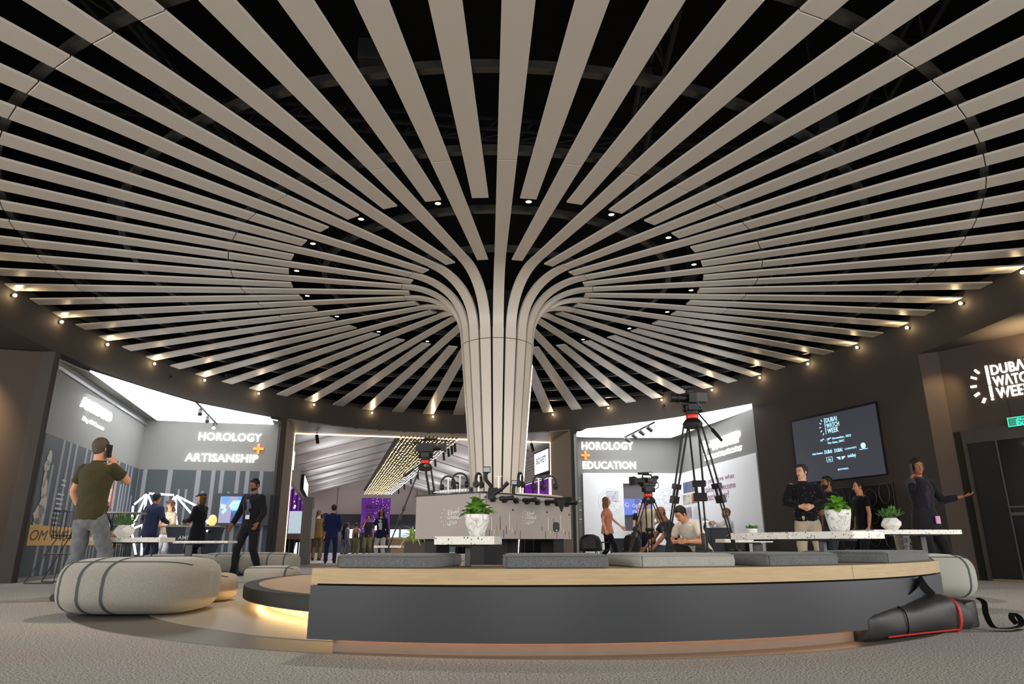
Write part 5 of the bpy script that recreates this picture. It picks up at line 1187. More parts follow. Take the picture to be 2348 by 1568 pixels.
o = thing('handheld_camera', 'small black gimbal camera hanging at the foosball handles', 'camera', fpt(.62, -.32, .93)); b = MB(); b.tube([fpt(.58, -.30, .94), fpt(.74, -.34, .96)], [.026, .02], 8); b.obj('body', m_blackp, o, world=True, smooth=40); b = MB(); c = fpt(.60, -.34, .90); b.loops([[c+Vector(v) for v in ((-.04, -.02, .05), (.04, -.02, .05), (.04, .02, .05), (-.04, .02, .05))], [c+Vector(v) for v in ((-.005, -.005, -.05), (.005, -.005, -.05), (.005, .005, -.05), (-.005, .005, -.05))]]); b.obj('hood', m_blackp, o, world=True)

# ------------------------------------------------------------------ tripods and video cameras
def tripod(px, py, Y, R, angs, zfoot, label, camlabel, camyaw, kind, s=1.0, collar=(.45, .25), handle=None, spread2=True):
    top = gy(px, py, Y); zt = top.z; t = thing('tripod', label, 'tripod', (top.x, Y, zfoot))
    b = MB(); b.lathe([(.03, -.05), (.075, -.04), (.085, -.005), (.06, .03), (.045, .035)], (top.x, Y, zt), 18); b.obj('bowl', m_blackm, t, world=True, smooth=35)
    b = MB(); b.lathe([(.05, .035), (.052, .04), (.052, .07), (.05, .075)], (top.x, Y, zt), 20); b.obj('red_collar', m_red, t, world=True, smooth=35)
    hd = MB(); hd.lathe([(.045, .075), (.055, .08), (.055, .095), (.062, .105), (.062, .145), (.04, .15)], (top.x, Y, zt), 14); hd.box((top.x-.045, Y-.08, zt+.10), (top.x+.045, Y+.08, zt+.15)); hd.obj('fluid_head', m_blackm, t, world=True, smooth=35)
    hd = MB(); hd.tube([(top.x-.075, Y, zt+.12), (top.x+.085, Y, zt+.12)], .026, 12); hd.obj('head_knob', m_blackp, t, world=True, smooth=35)
    for a_ in angs:
        a = math.radians(a_); d = Vector((math.cos(a), math.sin(a), 0)); n = Vector((-d.y, d.x, 0)); hip = Vector((top.x, Y, zt-.025))+d*.065; foot = Vector((top.x, Y, zfoot))+d*R
        ax = foot-hip
        for sgn in (-1, 1):
            b = MB(); b.tube([hip+n*sgn*.038, hip+n*sgn*.030+ax*.47], .0085, 8); b.obj('upper_leg', m_blackm, t, world=True, smooth=40)
            b = MB(); b.tube([hip+n*sgn*.020+ax*.36, hip+n*sgn*.016+ax*.78], .0075, 8); b.obj('middle_leg', m_blackm, t, world=True, smooth=40)
        b = MB(); b.tube([hip+ax*.66, foot], .009, 8); lowl = b.obj('lower_leg', mat('steel grey tube', '4a4d50', .35, .7), t, world=True, smooth=40)
        for f, hh in ((.45, .030), (.37, .022), (.77, .026)):
            c = hip+ax*f; mt = frame(c, n, -ax.normalized()); b = MB(); b.box((-.052, -hh, -.018), (.052, hh, .018), mt); b.obj('leg_clamp', m_blackm, t, world=True, bevel=.004)
        b = MB(); b.ball(foot+up*.015, .02, 8, 6); b.obj('foot', m_blackm, lowl, world=True, smooth=True)
    b = MB(); c = Vector((top.x, Y, zt-.25)); 
    if handle:
        h0 = Vector((top.x, Y, zt+.12))+Vector((.05, .05, 0)); h1 = gy(handle[0], handle[1], Y-.1); m_ = h0.lerp(h1, .62)
        b = MB(); b.tube([h0, m_], .007, 8); b.obj('pan_bar', m_blackm, t, world=True); b = MB(); b.tube([m_, m_.lerp(h1, .1), h1], [.009, .016, .013], 10); b.obj('pan_grip', m_blackp, t, world=True, smooth=40)
    # camera
    z0 = zt+.15; cm = thing('video_camera', camlabel, 'camera', (top.x, Y, z0), math.radians(camyaw)); 
    def B(lo, hi, nm, m=m_blackp, bev=.006): b = MB(); b.box([v*s for v in lo], [v*s for v in hi]); return b.obj(nm, m, cm, bevel=bev)
    def T(pts, r, nm, m=m_blackp, n=16): b = MB(); b.tube([Vector(p)*s for p in pts], [x*s for x in r] if isinstance(r, list) else r*s, n); return b.obj(nm, m, cm, smooth=40)
    B((-.09, -.035, 0), (.09, .035, .02), 'plate', m_blackm)
    if kind == 'stills':
        B((-.045, -.07, .02), (.035, .07, .125), 'body'); B((-.04, -.035, .125), (.02, .035, .155), 'viewfinder'); B((-.035, .055, .02), (.045, .085, .12), 'grip'); B((.035, -.06, .03), (.15, .02, .13), 'battery_pack', mat('battery grey', '302c2d', .5, 0, .5, 60, .4))
        T([(-.045, 0, .072), (-.06, 0, .072), (-.13, 0, .072), (-.20, 0, .072), (-.215, 0, .072)], [.036, .042, .040, .044, .046], 'lens', m_blackp, 20); T([(-.2155, 0, .072), (-.217, 0, .072)], .038, 'front_glass', m_glassdark)
        T([(-.13, 0, .072), (-.15, 0, .072)], .046, 'focus_ring', m_handle, 24)
        T([(-.06, 0, .155), (-.06, 0, .17), (.03, 0, .19)], .010, 'hot_shoe_arm'); B((-.09, -.02, .175), (.0, .02, .20), 'microphone'); T([(.0, .0, .19), (.03, 0, .20), (.06, .0, .18)], .004, 'cable', m_blackm, 6)
        T([(.05, -.04, .03), (.09, -.04, -.03), (.06, -.03, -.05)], .006, 'blue_lead', mat('blue lead', '2f6f9f', .5), 6)
    else:
        B((-.10, -.045, .02), (.10, .045, .125), 'body'); B((.03, -.05, .05), (.12, .03, .11), 'battery'); T([(-.10, 0, .075), (-.19, 0, .075)], [.045, .040], 'lens', m_blackp, 20)
        b = MB(); b.loops([[Vector(v)*s for v in ((-.19, -.045, .035), (-.19, .045, .035), (-.19, .045, .115), (-.19, -.045, .115))], [Vector(v)*s for v in ((-.25, -.06, .02), (-.25, .06, .02), (-.25, .06, .13), (-.25, -.06, .13))]]); b.obj('lens_hood', m_blackp, cm)
        T([(-.08, 0, .125), (-.07, 0, .165), (.06, 0, .165), (.08, 0, .125)], .010, 'top_handle', m_blackp, 8); T([(-.14, .0, .175), (.02, 0, .185)], [.016, .018], 'microphone', m_handle, 10)
        T([(.08, -.02, .13), (.12, -.02, .14), (.15, -.02, .13)], [.018, .02, .026], 'viewfinder'); B((-.06, -.09, .06), (.03, -.055, .12), 'side_monitor')
        T([(.02, 0, .18), (.05, 0, .21), (.09, 0, .20), (.07, 0, .17)], .004, 'cable', m_blackm, 6); T([(.1, -.03, .09), (.14, -.05, .05), (.13, -.05, .0), (.09, -.04, -.02)], .005, 'strap', m_blackm, 6)
    return t
tripod(1588, 970, 5.7, .40, (18, 138, 258), .214, 'tallest black tripod standing behind the bench at right of centre', 'black stills camera with long lens on the tallest tripod', 8, 'stills', .86, handle=(1655, 1010))
tripod(1487, 1146, 8.6, .42, (200, 320, 80), .214, 'lower black tripod beside the seated men', 'black camcorder on the lower tripod beside the seated men', 25, 'cam', .95)
tripod(975, 1070, 8.0, .50, (188, 305, 60), .214, 'black tripod standing left behind the foosball table', 'black video camera on the tripod left of the column', 175, 'cam', .95, handle=(925, 1092))

# ------------------------------------------------------------------ tripod bag on the carpet
m_bag = mat('black nylon', '1c1c1c', .55, 0, .4, 9, .3, .25); m_bagred = mat('red piping', 'b4201a', .5)
bgz = [(2040, 1475), (2235, 1440)]
g0, g1 = gz(2030, 1474), gz(2240, 1446)
ax = (g1-g0).normalized(); nb = Vector((ax.y, -ax.x, 0));   # towards camera
if nb.y > 0: nb = -nb
def bagp(t, off, z): return g0+ax*t-nb*off+up*z
Lb_ = (g1-g0).length
bag = thing('tripod_bag', 'black nylon tripod bag with red piping lying against the bench', 'bag', (g0.x, g0.y, 0), math.atan2(ax.y, ax.x))
BS = .84
secs = [(t_, a_*BS, b_*BS, c_*BS, d_) for t_, a_, b_, c_, d_ in [(-.10, .055, .07, .095, .02), (-.085, .085, .10, .10, 0), (.0, .105, .11, .10, 0), (.2, .112, .115, .105, 0), (.42, .118, .122, .11, 0), (.66, .142, .14, .12, 0), (.86, .15, .15, .125, 0), (.95, .13, .135, .12, 0), (Lb_+.02, .105, .11, .115, .0)]]
b = MB(); rings = []
for i, (t, rw, rz, cz, o_) in enumerate(secs):
    c = bagp(t*Lb_/1.0 if False else t, .11, 0); ring = []
    for j in range(28):
        a = 2*PI*j/28; ex_ = .75; x_ = rw*math.copysign(abs(math.cos(a))**ex_, math.cos(a)); z_ = rz*math.copysign(abs(math.sin(a))**ex_, math.sin(a))
        wob = 1+.03*math.sin(3*a+t*9)+.025*math.sin(5*a-t*14); ring.append(c-nb*x_*wob+up*(max(rz*.98+z_*wob, .004)))
    rings.append(ring)
dense = []
for i in range(len(rings)-1):
    for k_ in range(4):
        f = k_/4; f2 = f*f*(3-2*f); dense.append([p.lerp(q, f2*.5+f*.5) for p, q in zip(rings[i], rings[i+1])])
dense.append(rings[-1]); b.loops(dense); b.obj('body', m_bag, bag, world=True, smooth=60)
b = MB(); c = bagp(.93, .11, .128*BS); 
rg = [c-nb*(.152*BS*math.copysign(abs(math.cos(a))**.8, math.cos(a)))+up*(.146*BS*math.copysign(abs(math.sin(a))**.8, math.sin(a)))+ax*(.02*math.cos(a)) for a in [2*PI*j/32 for j in range(33)]]
b.tube([Vector((p.x, p.y, max(p.z, .006))) for p in rg], .010, 6); b.obj('red_ring', m_bagred, bag, world=True)
b = MB(); b.tube([bagp(t, -.0+.01*math.sin(t*3), .03-.008*t) for t in (.05, .2, .4, .6, .8, .93)], .005, 5); b.obj('red_piping', m_bagred, bag, world=True)
b = MB(); rg = [bagp(.30, .11, .118*BS)-nb*(.122*BS*math.copysign(abs(math.cos(a))**.75, math.cos(a)))+up*(.122*BS*math.copysign(abs(math.sin(a))**.75, math.sin(a))) for a in [2*PI*j/32 for j in range(33)]]; b.tube([Vector((p.x, p.y, max(p.z, .005))) for p in rg], .004, 5); b.obj('seam', m_black, bag, world=True)
b = MB(); b.loops([[bagp(Lb_-.02, .11+x*BS, (.115+z)*BS) for x, z in ((-.09, -.10), (.09, -.10), (.09, .10), (-.09, .10))], [bagp(Lb_+.12, .11+x*BS, (.115+z)*BS) for x, z in ((-.095, -.105), (.095, -.105), (.095, .12), (-.095, .12))], [bagp(Lb_+.16, .11+x*BS, (.115+z)*BS) for x, z in ((-.07, -.09), (.07, -.09), (.07, .10), (-.07, .10))]]); b.obj('end_pocket', m_bag, bag, world=True, bevel=.02, smooth=60)
def ribbon3(pts, w, name, axis=None, m=m_black, th=.003):
    P = smooth_seg(pts, 6); b = MB(); rings = []
    for i, p in enumerate(P):
        t = (P[min(i+1, len(P)-1)]-P[max(i-1, 0)]).normalized(); s_ = (axis if axis is not None else up).copy(); s_ = (s_-t*s_.dot(t)).normalized(); n_ = t.cross(s_)
        rings.append([p-s_*w/2-n_*th/2, p+s_*w/2-n_*th/2, p+s_*w/2+n_*th/2, p-s_*w/2+n_*th/2])
    b.loops(rings); return b.obj(name, m, bag, world=True, smooth=40)
ribbon3([bagp(.30, .10, .19), bagp(.42, .10, .225), bagp(.54, .09, .265), bagp(.62, .08, .33), bagp(.635, .08, .36), bagp(.66, .09, .355), bagp(.74, .10, .29), bagp(.82, .10, .24)], .055, 'carry_strap', (up*.8+nb*.6+ax*.5))
ribbon3([bagp(Lb_+.13, .02, .21), bagp(Lb_+.17, .0, .18), bagp(Lb_+.17, -.0, .1), bagp(Lb_+.19, -.02, .02), bagp(Lb_+.27, -.06, .006), bagp(Lb_+.36, -.10, .012), bagp(Lb_+.44, -.1, .03), bagp(Lb_+.47, -.08, .07), bagp(Lb_+.43, -.06, .10), bagp(Lb_+.38, -.07, .07), bagp(Lb_+.39, -.09, .03)], .04, 'loose_strap', -ax.cross(up)*0+nb)
ribbon3([bagp(Lb_-.1, .0, .02), bagp(Lb_+.05, -.10, .005), bagp(Lb_+.16, -.16, .005), bagp(Lb_+.3, -.15, .006)], .035, 'floor_strap', nb)

# ------------------------------------------------------------------ left booth: wire stool and wire table
ws = gz(118, 1337); st_ = thing('wire_stool', 'tall black wire basket stool behind the man in the olive shirt', 'stool', (ws.x, ws.y, 0))
zc = gy(148, 1235, ws.y).z; ztp = gy(148, 1172, ws.y).z; cx = gy(150, 1200, ws.y).x-ws.x
b = MB()
for s in (-1, 1):
    b.tube([(-.30, s*.22, .012), (cx+.0, s*.16, zc)], .009, 6); b.tube([(.16, s*.22, .012), (cx+.1, s*.16, zc)], .009, 6); b.tube([(-.30, s*.22, .012), (.16, s*.22, .012)], .009, 6)
b.tube([(-.08, -.2, .45), (-.08, .2, .45)], .008, 6); b.tube([(.13, -.2, .45), (.13, .2, .45)], .008, 6); b.obj('leg_frame', m_blackm, st_)
for j in range(22):
    a = -PI*.5+PI*2*j/22; x0_, y0_ = cx+.20*math.cos(a), .20*math.sin(a); b = MB(); hgt = ztp if math.cos(a) < .55 else zc+.14
    b.tube([(cx+.08*math.cos(a), .08*math.sin(a), zc), (cx+.17*math.cos(a), .17*math.sin(a), zc+.02), (x0_, y0_, zc+.10), (x0_*1.0, y0_, hgt)], .005, 5); b.obj('wire', m_blackm, st_)
b = MB(); b.tube([(cx+.20*math.cos(a), .20*math.sin(a), ztp) for a in [math.radians(60+240*j/16) for j in range(17)]], .008, 6); b.tube([(cx+.17*math.cos(a), .17*math.sin(a), zc+.05) for a in [2*PI*j/16 for j in range(17)]], .006, 6); b.obj('rim', m_blackm, st_)
wt = gy(262, 1300, 11.2); wtt = thing('wire_table', 'tall round table on pinched black wires beside the man in the olive shirt', 'table', (wt.x, 11.2, 0)); ztw = gy(262, 1178, 11.2).z
b = MB(); b.lathe([(0, ztw), (.34, ztw), (.34, ztw+.02), (0, ztw+.02)], (0, 0, 0), 32); b.obj('tabletop', mat('pale top', '8d8a84', .4), wtt)
for j in range(36):
    a = 2*PI*j/36; b = MB(); b.tube([(.26*math.cos(a), .26*math.sin(a), 0), (.13*math.cos(a+.3), .13*math.sin(a+.3), ztw*.82), (.22*math.cos(a+.4), .22*math.sin(a+.4), ztw)], .0045, 4); b.obj('wire', m_blackm, wtt)
b = MB(); b.tube([(.26*math.cos(a), .26*math.sin(a), .006) for a in [2*PI*j/24 for j in range(25)]], .006, 5); b.tube([(.13*math.cos(a), .13*math.sin(a), ztw*.82) for a in [2*PI*j/24 for j in range(25)]], .006, 5); b.obj('hoop', m_blackm, wtt)
pc_ = thing('drink_can', 'small black cup on the wire table', 'cup', (gy(245, 1176, 11.2).x, 11.15, ztw+.02)); b = MB(); b.lathe([(.035, 0), (.04, .1), (.036, .1), (.03, .01)], (0, 0, 0), 14); b.obj('cup', m_blackp, pc_, smooth=40)

# ------------------------------------------------------------------ right booth furniture
def shell_chair(px, Y, label, rot=0, h=.82, w=.26):
    p = gy(px, 1260, Y); t = thing('shell_chair', label, 'chair', (p.x, Y, 0), rot); b = MB(); rings = []
    for i in range(9):
        f = i/8; z = .42+(h-.42)*f; ww = w*(1-.0*f)*math.cos(max(0, f-.45)*2.2)**.5 if f < 1 else w*.35; rings.append([Vector((ww*math.sin(a), -.20*math.cos(a)*(1-.2*f)-.03, z)) for a in [math.radians(-80+160*j/10) for j in range(11)]]+[Vector((ww*.93*math.sin(a), -.18*math.cos(a)*(1-.2*f)-.03, z)) for a in [math.radians(80-160*j/10) for j in range(11)]])
    b.loops(rings); b.obj('backrest', m_blackp, t, smooth=50)
    b = MB(); b.lathe([(0, .40), (w*.9, .41), (w, .45), (w*.85, .47), (0, .465)], (0, 0, 0), 24); b.obj('seat', m_blackp, t, smooth=50)
    for sx_ in (-1, 1):
        for sy_ in (-1, 1): b = MB(); b.tube([(sx_*.14, sy_*.14, .41), (sx_*.22, sy_*.22, 0)], .012, 8); b.obj('leg', m_blackm, t)
    return t
shell_chair(1353, 17.2, 'black shell chair at the left side of the right booth', 0, .80, .27)
shell_chair(1449, 18.2, 'black shell chair behind the seated man in navy', .2, .82, .25)
shell_chair(1690, 14.2, 'black shell chair behind the slate desk, under the small table', -.3, .78, .24)
ps = gy(1392, 1260, 17.6); t = thing('side_stool', 'small black stool beside the woman in salmon', 'stool', (ps.x, 17.6, 0)); b = MB(); b.box((-.2, -.18, .60), (.2, .18, .63)); b.obj('seat', m_blackp, t)
for sx_ in (-1, 1):
    for sy_ in (-1, 1): b = MB(); b.tube([(sx_*.14, sy_*.12, .60), (sx_*.17, sy_*.15, 0)], .012, 6); b.obj('leg', m_blackm, t)
b = MB(); b.box((-.16, -.14, .42), (.16, -.12, .44)); b.obj('rail', m_blackm, t)
def desk(px0, px1, py, Y, label, m, d=.5):
    p, q = gy(px0, py, Y), gy(px1, py, Y); t = thing('counter_desk', label, 'desk', ((p.x+q.x)/2, Y, 0)); w = (q.x-p.x)/2; z = p.z
    b = MB(); b.box((-w, 0, 0), (w, d, z-.03)); b.obj('body', m, t, bevel=.004); b = MB(); b.box((-w-.01, -.01, z-.03), (w+.01, d+.01, z)); b.obj('top', m, t, bevel=.004)
    b = MB(); b.box((-.003, -.003, .04), (.003, .0, z-.05)); b.obj('joint', m_black, t); return t, z
m_sl = mat('slate blue desk', '3d4148', .6, 0, .3, 30, .05)
desk(1405, 1462, 1234, 18.8, 'slate grey counter in front of the niche in the right booth', m_sl)
dk, zdk = desk(1582, 1676, 1210, 15.0, 'slate blue desk of the seated demonstrator in the right booth', m_sl, .7)
dlp = thing('work_lamp', 'white jointed work lamp shining on the slate blue desk', 'lamp', (gy(1590, 1208, 15.2).x, 15.3, zdk)); e0_, e1_, e2_ = gy(1592, 1208, 15.3), gy(1572, 1163, 15.3), gy(1616, 1190, 15.3)
b = MB(); b.tube([e0_, e1_, e2_], .008, 6); b.obj('arm', m_white, dlp, world=True); b = MB(); b.lathe([(.02, .05), (.10, -.04), (.095, -.045), (.01, .03)], e2_, 16); b.obj('lamp_shade', m_white, dlp, world=True, smooth=40); b = MB(); b.ball(e2_+up*-.03, .035, 8, 6); b.obj('bulb', m_lamp, dlp, world=True)
for i in range(4):
    p = gy(1590+i*9, 1209, 15.1); o = MB().lathe([(.02, 0), (.03, .03), (.012, .06), (.012, .09)], (0, 0, 0), 10).obj('watch_tool', m_blackm); o.location = (p.x, 15.15, zdk); tag(o, 'small watchmaking tool standing on the slate blue desk', 'tool', 'tools on the slate blue desk')
# hall middle: low white table, wooden counter, small cream bench
p = gy(892, 1258, 13.8); slab_table('small white table in the distance left of the grass planter', p.x, 13.8, .52, .4, .52, .56, 0, [(0, 0, .0, .05)])
p0, p1 = gy(888, 1232, 30), gy(940, 1232, 30); t = thing('wood_counter', 'pale wooden counter far down the hall under the display cases', 'counter', ((p0.x+p1.x)/2, 30, 0)); w = (p1.x-p0.x)/2
b = MB(); b.box((-w, 0, p0.z-.08), (w, .5, p0.z)); b.obj('top', m_wood, t); b = MB(); b.box((-w+.05, .05, 0), (w-.05, .45, p0.z-.08)); b.obj('body', mat('counter tan', '8a7358', .6), t)
p = gy(1038, 1285, 12.6); t = thing('cream_bench', 'small cream padded bench seen under the foosball table', 'bench', (p.x, 12.6, 0)); b = MB(); b.box((-.28, -.2, .30), (.22, .2, .42)); b.obj('pad', m_cushl, t, bevel=.03, smooth=60); b = MB(); b.box((-.26, -.18, 0.06), (.20, .18, .30)); b.obj('body', m_wood, t); b = MB(); b.box((-.22, -.14, 0), (.16, .14, .06)); b.obj('foot', m_dark, t)

# ------------------------------------------------------------------ people
def remesh(b, vox, sm=3, wr=0.0, seed=0):
    me = b.mesh('tmp', m_black); o = bpy.data.objects.new('tmp', me); COL.objects.link(o)
    md = o.modifiers.new('r', 'REMESH'); md.mode = 'VOXEL'; md.voxel_size = vox; md.use_smooth_shade = True
    s = o.modifiers.new('s', 'SMOOTH'); s.factor = .5; s.iterations = sm
    dg = bpy.context.evaluated_depsgraph_get(); out = bpy.data.meshes.new_from_object(o.evaluated_get(dg))
    bpy.data.objects.remove(o); bpy.data.meshes.remove(me)
    n = len(out.vertices); co = np.empty(n*3, 'f'); out.vertices.foreach_get('co', co); co = co.reshape(-1, 3)
    if wr:
        no = np.empty(n*3, 'f'); out.vertices.foreach_get('normal', no); no = no.reshape(-1, 3)
        p = co*np.array([9, 9, 6])+seed
        w = np.sin(p[:, 0]*1.3+1.7*np.sin(p[:, 2]*1.9+p[:, 1]))*np.sin(p[:, 2]*2.6+1.3*np.sin(p[:, 0]*2.1))*.6+np.sin(p[:, 2]*5.3+2.0*np.sin(p[:, 1]*3.1+p[:, 0]*2.2))*.4
        co = co+no*(w*wr)[:, None]; out.vertices.foreach_set('co', co.reshape(-1).astype('f'))
    out.update(); return out
def mesh_obj(me, name, mats, parent, extra=None):
    me.materials.clear()
    for m in (mats if isinstance(mats, (list, tuple)) else [mats]): me.materials.append(m)
    if extra and extra.v:
        bm = bmesh.new(); bm.from_mesh(me); vs = [bm.verts.new(v) for v in extra.v]
        for f, mi in zip(extra.f, extra.mi):
            try: q = bm.faces.new([vs[i] for i in f]); q.material_index = mi
            except ValueError: pass
        bm.to_mesh(me); bm.free()
    me.shade_smooth(); me.name = name
    o = bpy.data.objects.new(name, me); COL.objects.link(o); o.parent = parent; return o
def ell_tube(b, secs, n=20, R=None, o=None):     # secs: (center Vector, halfwidth, halfdepth, frame 3x3)
    b.loops([[c+fr @ Vector((hw*math.cos(2*PI*j/n), hd*math.sin(2*PI*j/n), 0)) for j in range(n)] for c, hw, hd, fr in secs])
def ik(a, t, l1, l2, hint):
    d = t-a; L = min(d.length, (l1+l2)*.995); d = d.normalized(); t = a+d*L
    x = (l1*l1-l2*l2+L*L)/(2*L); h = math.sqrt(max(l1*l1-x*x, 0)); hv = Vector(hint); hv = (hv-d*hv.dot(d)).normalized()
    return a+d*x+hv*h, t
def hand(bp_, bf, w, d, pn, side, curl, s):
    """palm into bp_, fingers into bf. w wrist, d forward, pn palm normal, side = thumb direction sign"""
    d = d.normalized(); pn = (pn-d*pn.dot(d)).normalized(); lat = d.cross(pn).normalized()*side
    m3 = Matrix((lat, pn, d)).transposed()
    ell_tube(bp_, [(w+d*t*s, hw*s, hd*s, m3) for t, hw, hd in ((-.02, .026, .020), (.02, .032, .017), (.06, .041, .016), (.09, .040, .014), (.098, .03, .010))], 12)
    for i, (x, L) in enumerate(((.030, .070), (.010, .078), (-.011, .073), (-.031, .058))):
        p = w+d*.085*s+lat*x*s; c = curl*(1+.12*i); pts = [p-d*.015*s, p]; ang = 0
        for k, f in enumerate((.45, .30, .25)):
            ang += c*(.5 if k == 0 else .8); dd = d*math.cos(ang)+pn*math.sin(ang)+lat*x*(.8 if curl < .5 else 0); pts.append(pts[-1]+dd.normalized()*L*f*s)
        bf.tube(pts, [.0092*s, .0090*s, .0082*s, .0074*s, .0055*s], 7)
    t0 = w+d*.025*s+lat*.030*s; dd = (d*.75+lat*.55+pn*.25*(.5+curl)).normalized(); d2 = (d*.9+lat*.1+pn*.5*(.3+curl)).normalized()
    bf.tube([t0-dd*.01*s, t0, t0+dd*.032*s, t0+dd*.032*s+d2*.028*s, t0+dd*.032*s+d2*.048*s], [.012*s, .0125*s, .0105*s, .009*s, .006*s], 8)
def person(label, px, py, Ht, face, skin=m_skinA, fem=False, top=('jacket', None), legs=('trousers', None), hair=('short', None), shoe=m_blackp,
           rh=None, lh=None, re=None, le=None, rf=None, lf=None, lean=0, side=0, sit=None, hyaw=0, hpitch=0, curl=(.55, .55), beard=None, extras=None, vox=.014, loose=0, root=None, pn=(None, None), tilt=0, knees=(.0, .0)):
    s = Ht/1.75; hipz = .90*s if sit is None else sit+.10
    hipz0 = .90*s; dz = hipz-hipz0
    def rot(p):        # lean the upper body around the hips
        p = Vector(p); q = p-Vector((0, 0, hipz0)); q = Matrix.Rotation(-lean, 3, 'X') @ (Matrix.Rotation(side, 3, 'Y') @ q); return q+Vector((0, 0, hipz))
    R3 = Matrix.Rotation(-lean, 3, 'X') @ Matrix.Rotation(side, 3, 'Y')
    if fem: T = [(.80, .15, .10), (.86, .175, .115), (.94, .168, .108), (1.07, .125, .088), (1.18, .14, .10), (1.29, .158, .122), (1.36, .155, .10), (1.42, .135, .082), (1.46, .075, .06), (1.50, .05, .05)]
    else: T = [(.80, .14, .10), (.86, .165, .115), (.95, .168, .115), (1.07, .155, .108), (1.19, .168, .118), (1.31, .190, .122), (1.38, .188, .108), (1.43, .165, .09), (1.475, .085, .068), (1.51, .058, .056)]
    shx = .152 if fem else .172
    sh = {k: rot((k*shx*s, -.005, 1.415*s)) for k in (-1, 1)}
    neck = rot((0, -.005, 1.50*s)); hc = rot((0, .015*s, 1.632*s))
    HM = Matrix.Rotation(-lean*.35, 3, 'X') @ Matrix.Rotation(math.radians(-hyaw), 3, 'Z') @ Matrix.Rotation(math.radians(hpitch), 3, 'X') @ Matrix.Rotation(math.radians(tilt), 3, 'Y')
    def hd_(x, y, z): return hc+HM @ Vector((x*s, y*s, z*s))
    topz = hd_(0, -.01, .118)
    # placement
    phi = math.radians(face); rz = -phi; Rz = Matrix.Rotation(rz, 3, 'Z')
    if root is None:
        g = gz(px, py, topz.z); off = Rz @ Vector((topz.x, topz.y, 0)); root = Vector((g.x-off.x, g.y-off.y, 0))
    t = thing('person', label, 'person', root, rz)
    hips = {k: Vector((k*.088*s, 0, hipz-.02)) for k in (-1, 1)}
    arms = {}
    for k, tg, hint in ((1, rh, re), (-1, lh, le)):
        tg = Vector(tg)*s if tg is not None else rot((k*(shx+.06)*s, .04*s, .875*s)); 
        hint = hint or (k*.5, -1, -.3); e, w = ik(sh[k], tg, .295*s, .255*s, hint); arms[k] = (sh[k], e, w)
    leg = {}
    for k, tg, sp in ((1, rf, knees[1]), (-1, lf, knees[0])):
        tg = Vector(tg)*s if tg is not None else Vector((k*.11*s, 0 if sit is None else .42*s, .085*s))
        e, w = ik(hips[k], tg, .425*s, .415*s, (k*(.15+sp), 1, .1)); leg[k] = (hips[k], e, w)
    # ---- body (one mesh)
    body = MB(); ex = MB()
    ell_tube(body, [(rot((0, 0, z*s)), hw*s*.9, hd*s*.88, R3) for z, hw, hd in T])
    nk = .054 if fem else .062
    body.tube([rot((0, -.008, 1.43*s)), neck, hd_(0, -.018, -.03)], [nk*1.15*s, nk*s, nk*.95*s], 14)
    for k in (-1, 1):
        a, e, w = arms[k]; f = .85 if fem else 1
        body.tube([a, a.lerp(e, .25), a.lerp(e, .6), e], [.052*s*f, .050*s*f, .044*s*f, .038*s*f], 12); body.tube([e, e.lerp(w, .25), e.lerp(w, .7), w], [.039*s*f, .041*s*f, .031*s*f, .026*s*f], 12)
        body.ball(a, .055*s*f, 10, 7)
        a, e, w = leg[k]; body.tube([a, a.lerp(e, .3), a.lerp(e, .75), e], [.066*s, .062*s, .046*s, .038*s], 12); body.tube([e, e.lerp(w, .3), e.lerp(w, .75), w], [.038*s, .040*s, .031*s, .030*s], 12)
        d = (arms[k][2]-arms[k][1]).normalized(); pnk = pn[0 if k > 0 else 1]; pnk = Vector(pnk) if pnk is not None else Vector((-k, .15, 0)); pnk = pnk-d*pnk.dot(d)
        if pnk.length < .2: pnk = Vector((0, 1, 0))-d*d.y
        lat = d.cross(pnk.normalized()); thumb_up = 1 if lat.dot(Vector((0, .8, .6))) > 0 else -1
        hand(body, ex, arms[k][2], d, pnk, thumb_up, curl[0 if k > 0 else 1], s*(.92 if fem else 1))
    hm = lambda m3: HM
    body.ball(hd_(0, -.012, .028), 1, 18, 12, (.074*s, .092*s, .088*s), HM); body.ball(hd_(0, .018, -.030), 1, 16, 10, ((.054 if fem else .059)*s, .068*s, .078*s), HM); body.ball(hd_(0, .052, -.082), 1, 10, 8, (.028*s, .022*s, .022*s), HM)
    body.ball(hd_(0, .045, .020), 1, 14, 9, (.060*s, .038*s, .055*s), HM)
    ex.tube([hd_(0, .076, .012), hd_(0, .092, -.012), hd_(0, .104, -.028), hd_(0, .088, -.036)], [.007*s, .010*s, .0135*s, .009*s], 8)
    for k in (-1, 1): ex.ball(hd_(k*.075, -.008, -.008), 1, 8, 7, (.010*s, .020*s, .031*s), HM)
    me = remesh(body, vox, 2); mesh_obj(me, 'body', skin, t, ex)
    # ---- face parts
    for k in (-1, 1):
        b = MB(); b.ball(hd_(k*.030, .076, .004), .0100*s, 8, 6, (1.15, .7, .55), HM.to_4x4() if False else HM); b.m(1).ball(hd_(k*.030, .0835, .004), .0052*s, 8, 6); b.obj('eye', [m_eyew, m_eyed], t, smooth=True)
        b = MB(); b.tube([hd_(k*.014, .088, .021), hd_(k*.032, .086, .026), hd_(k*.048, .075, .020)], [.0035*s, .0042*s, .003*s], 5); b.obj('eyebrow', hair[1] or mat('hair brown', '2c1e16', .8), t)
    b = MB(); b.tube([hd_(-.024, .073, -.060), hd_(-.010, .083, -.057), hd_(0, .085, -.058), hd_(.010, .083, -.057), hd_(.024, .073, -.060)], [.003*s, .007*s, .0075*s, .007*s, .003*s], 6); b.obj('lips', m_lips, t, smooth=True)
    hk, hm_ = hair
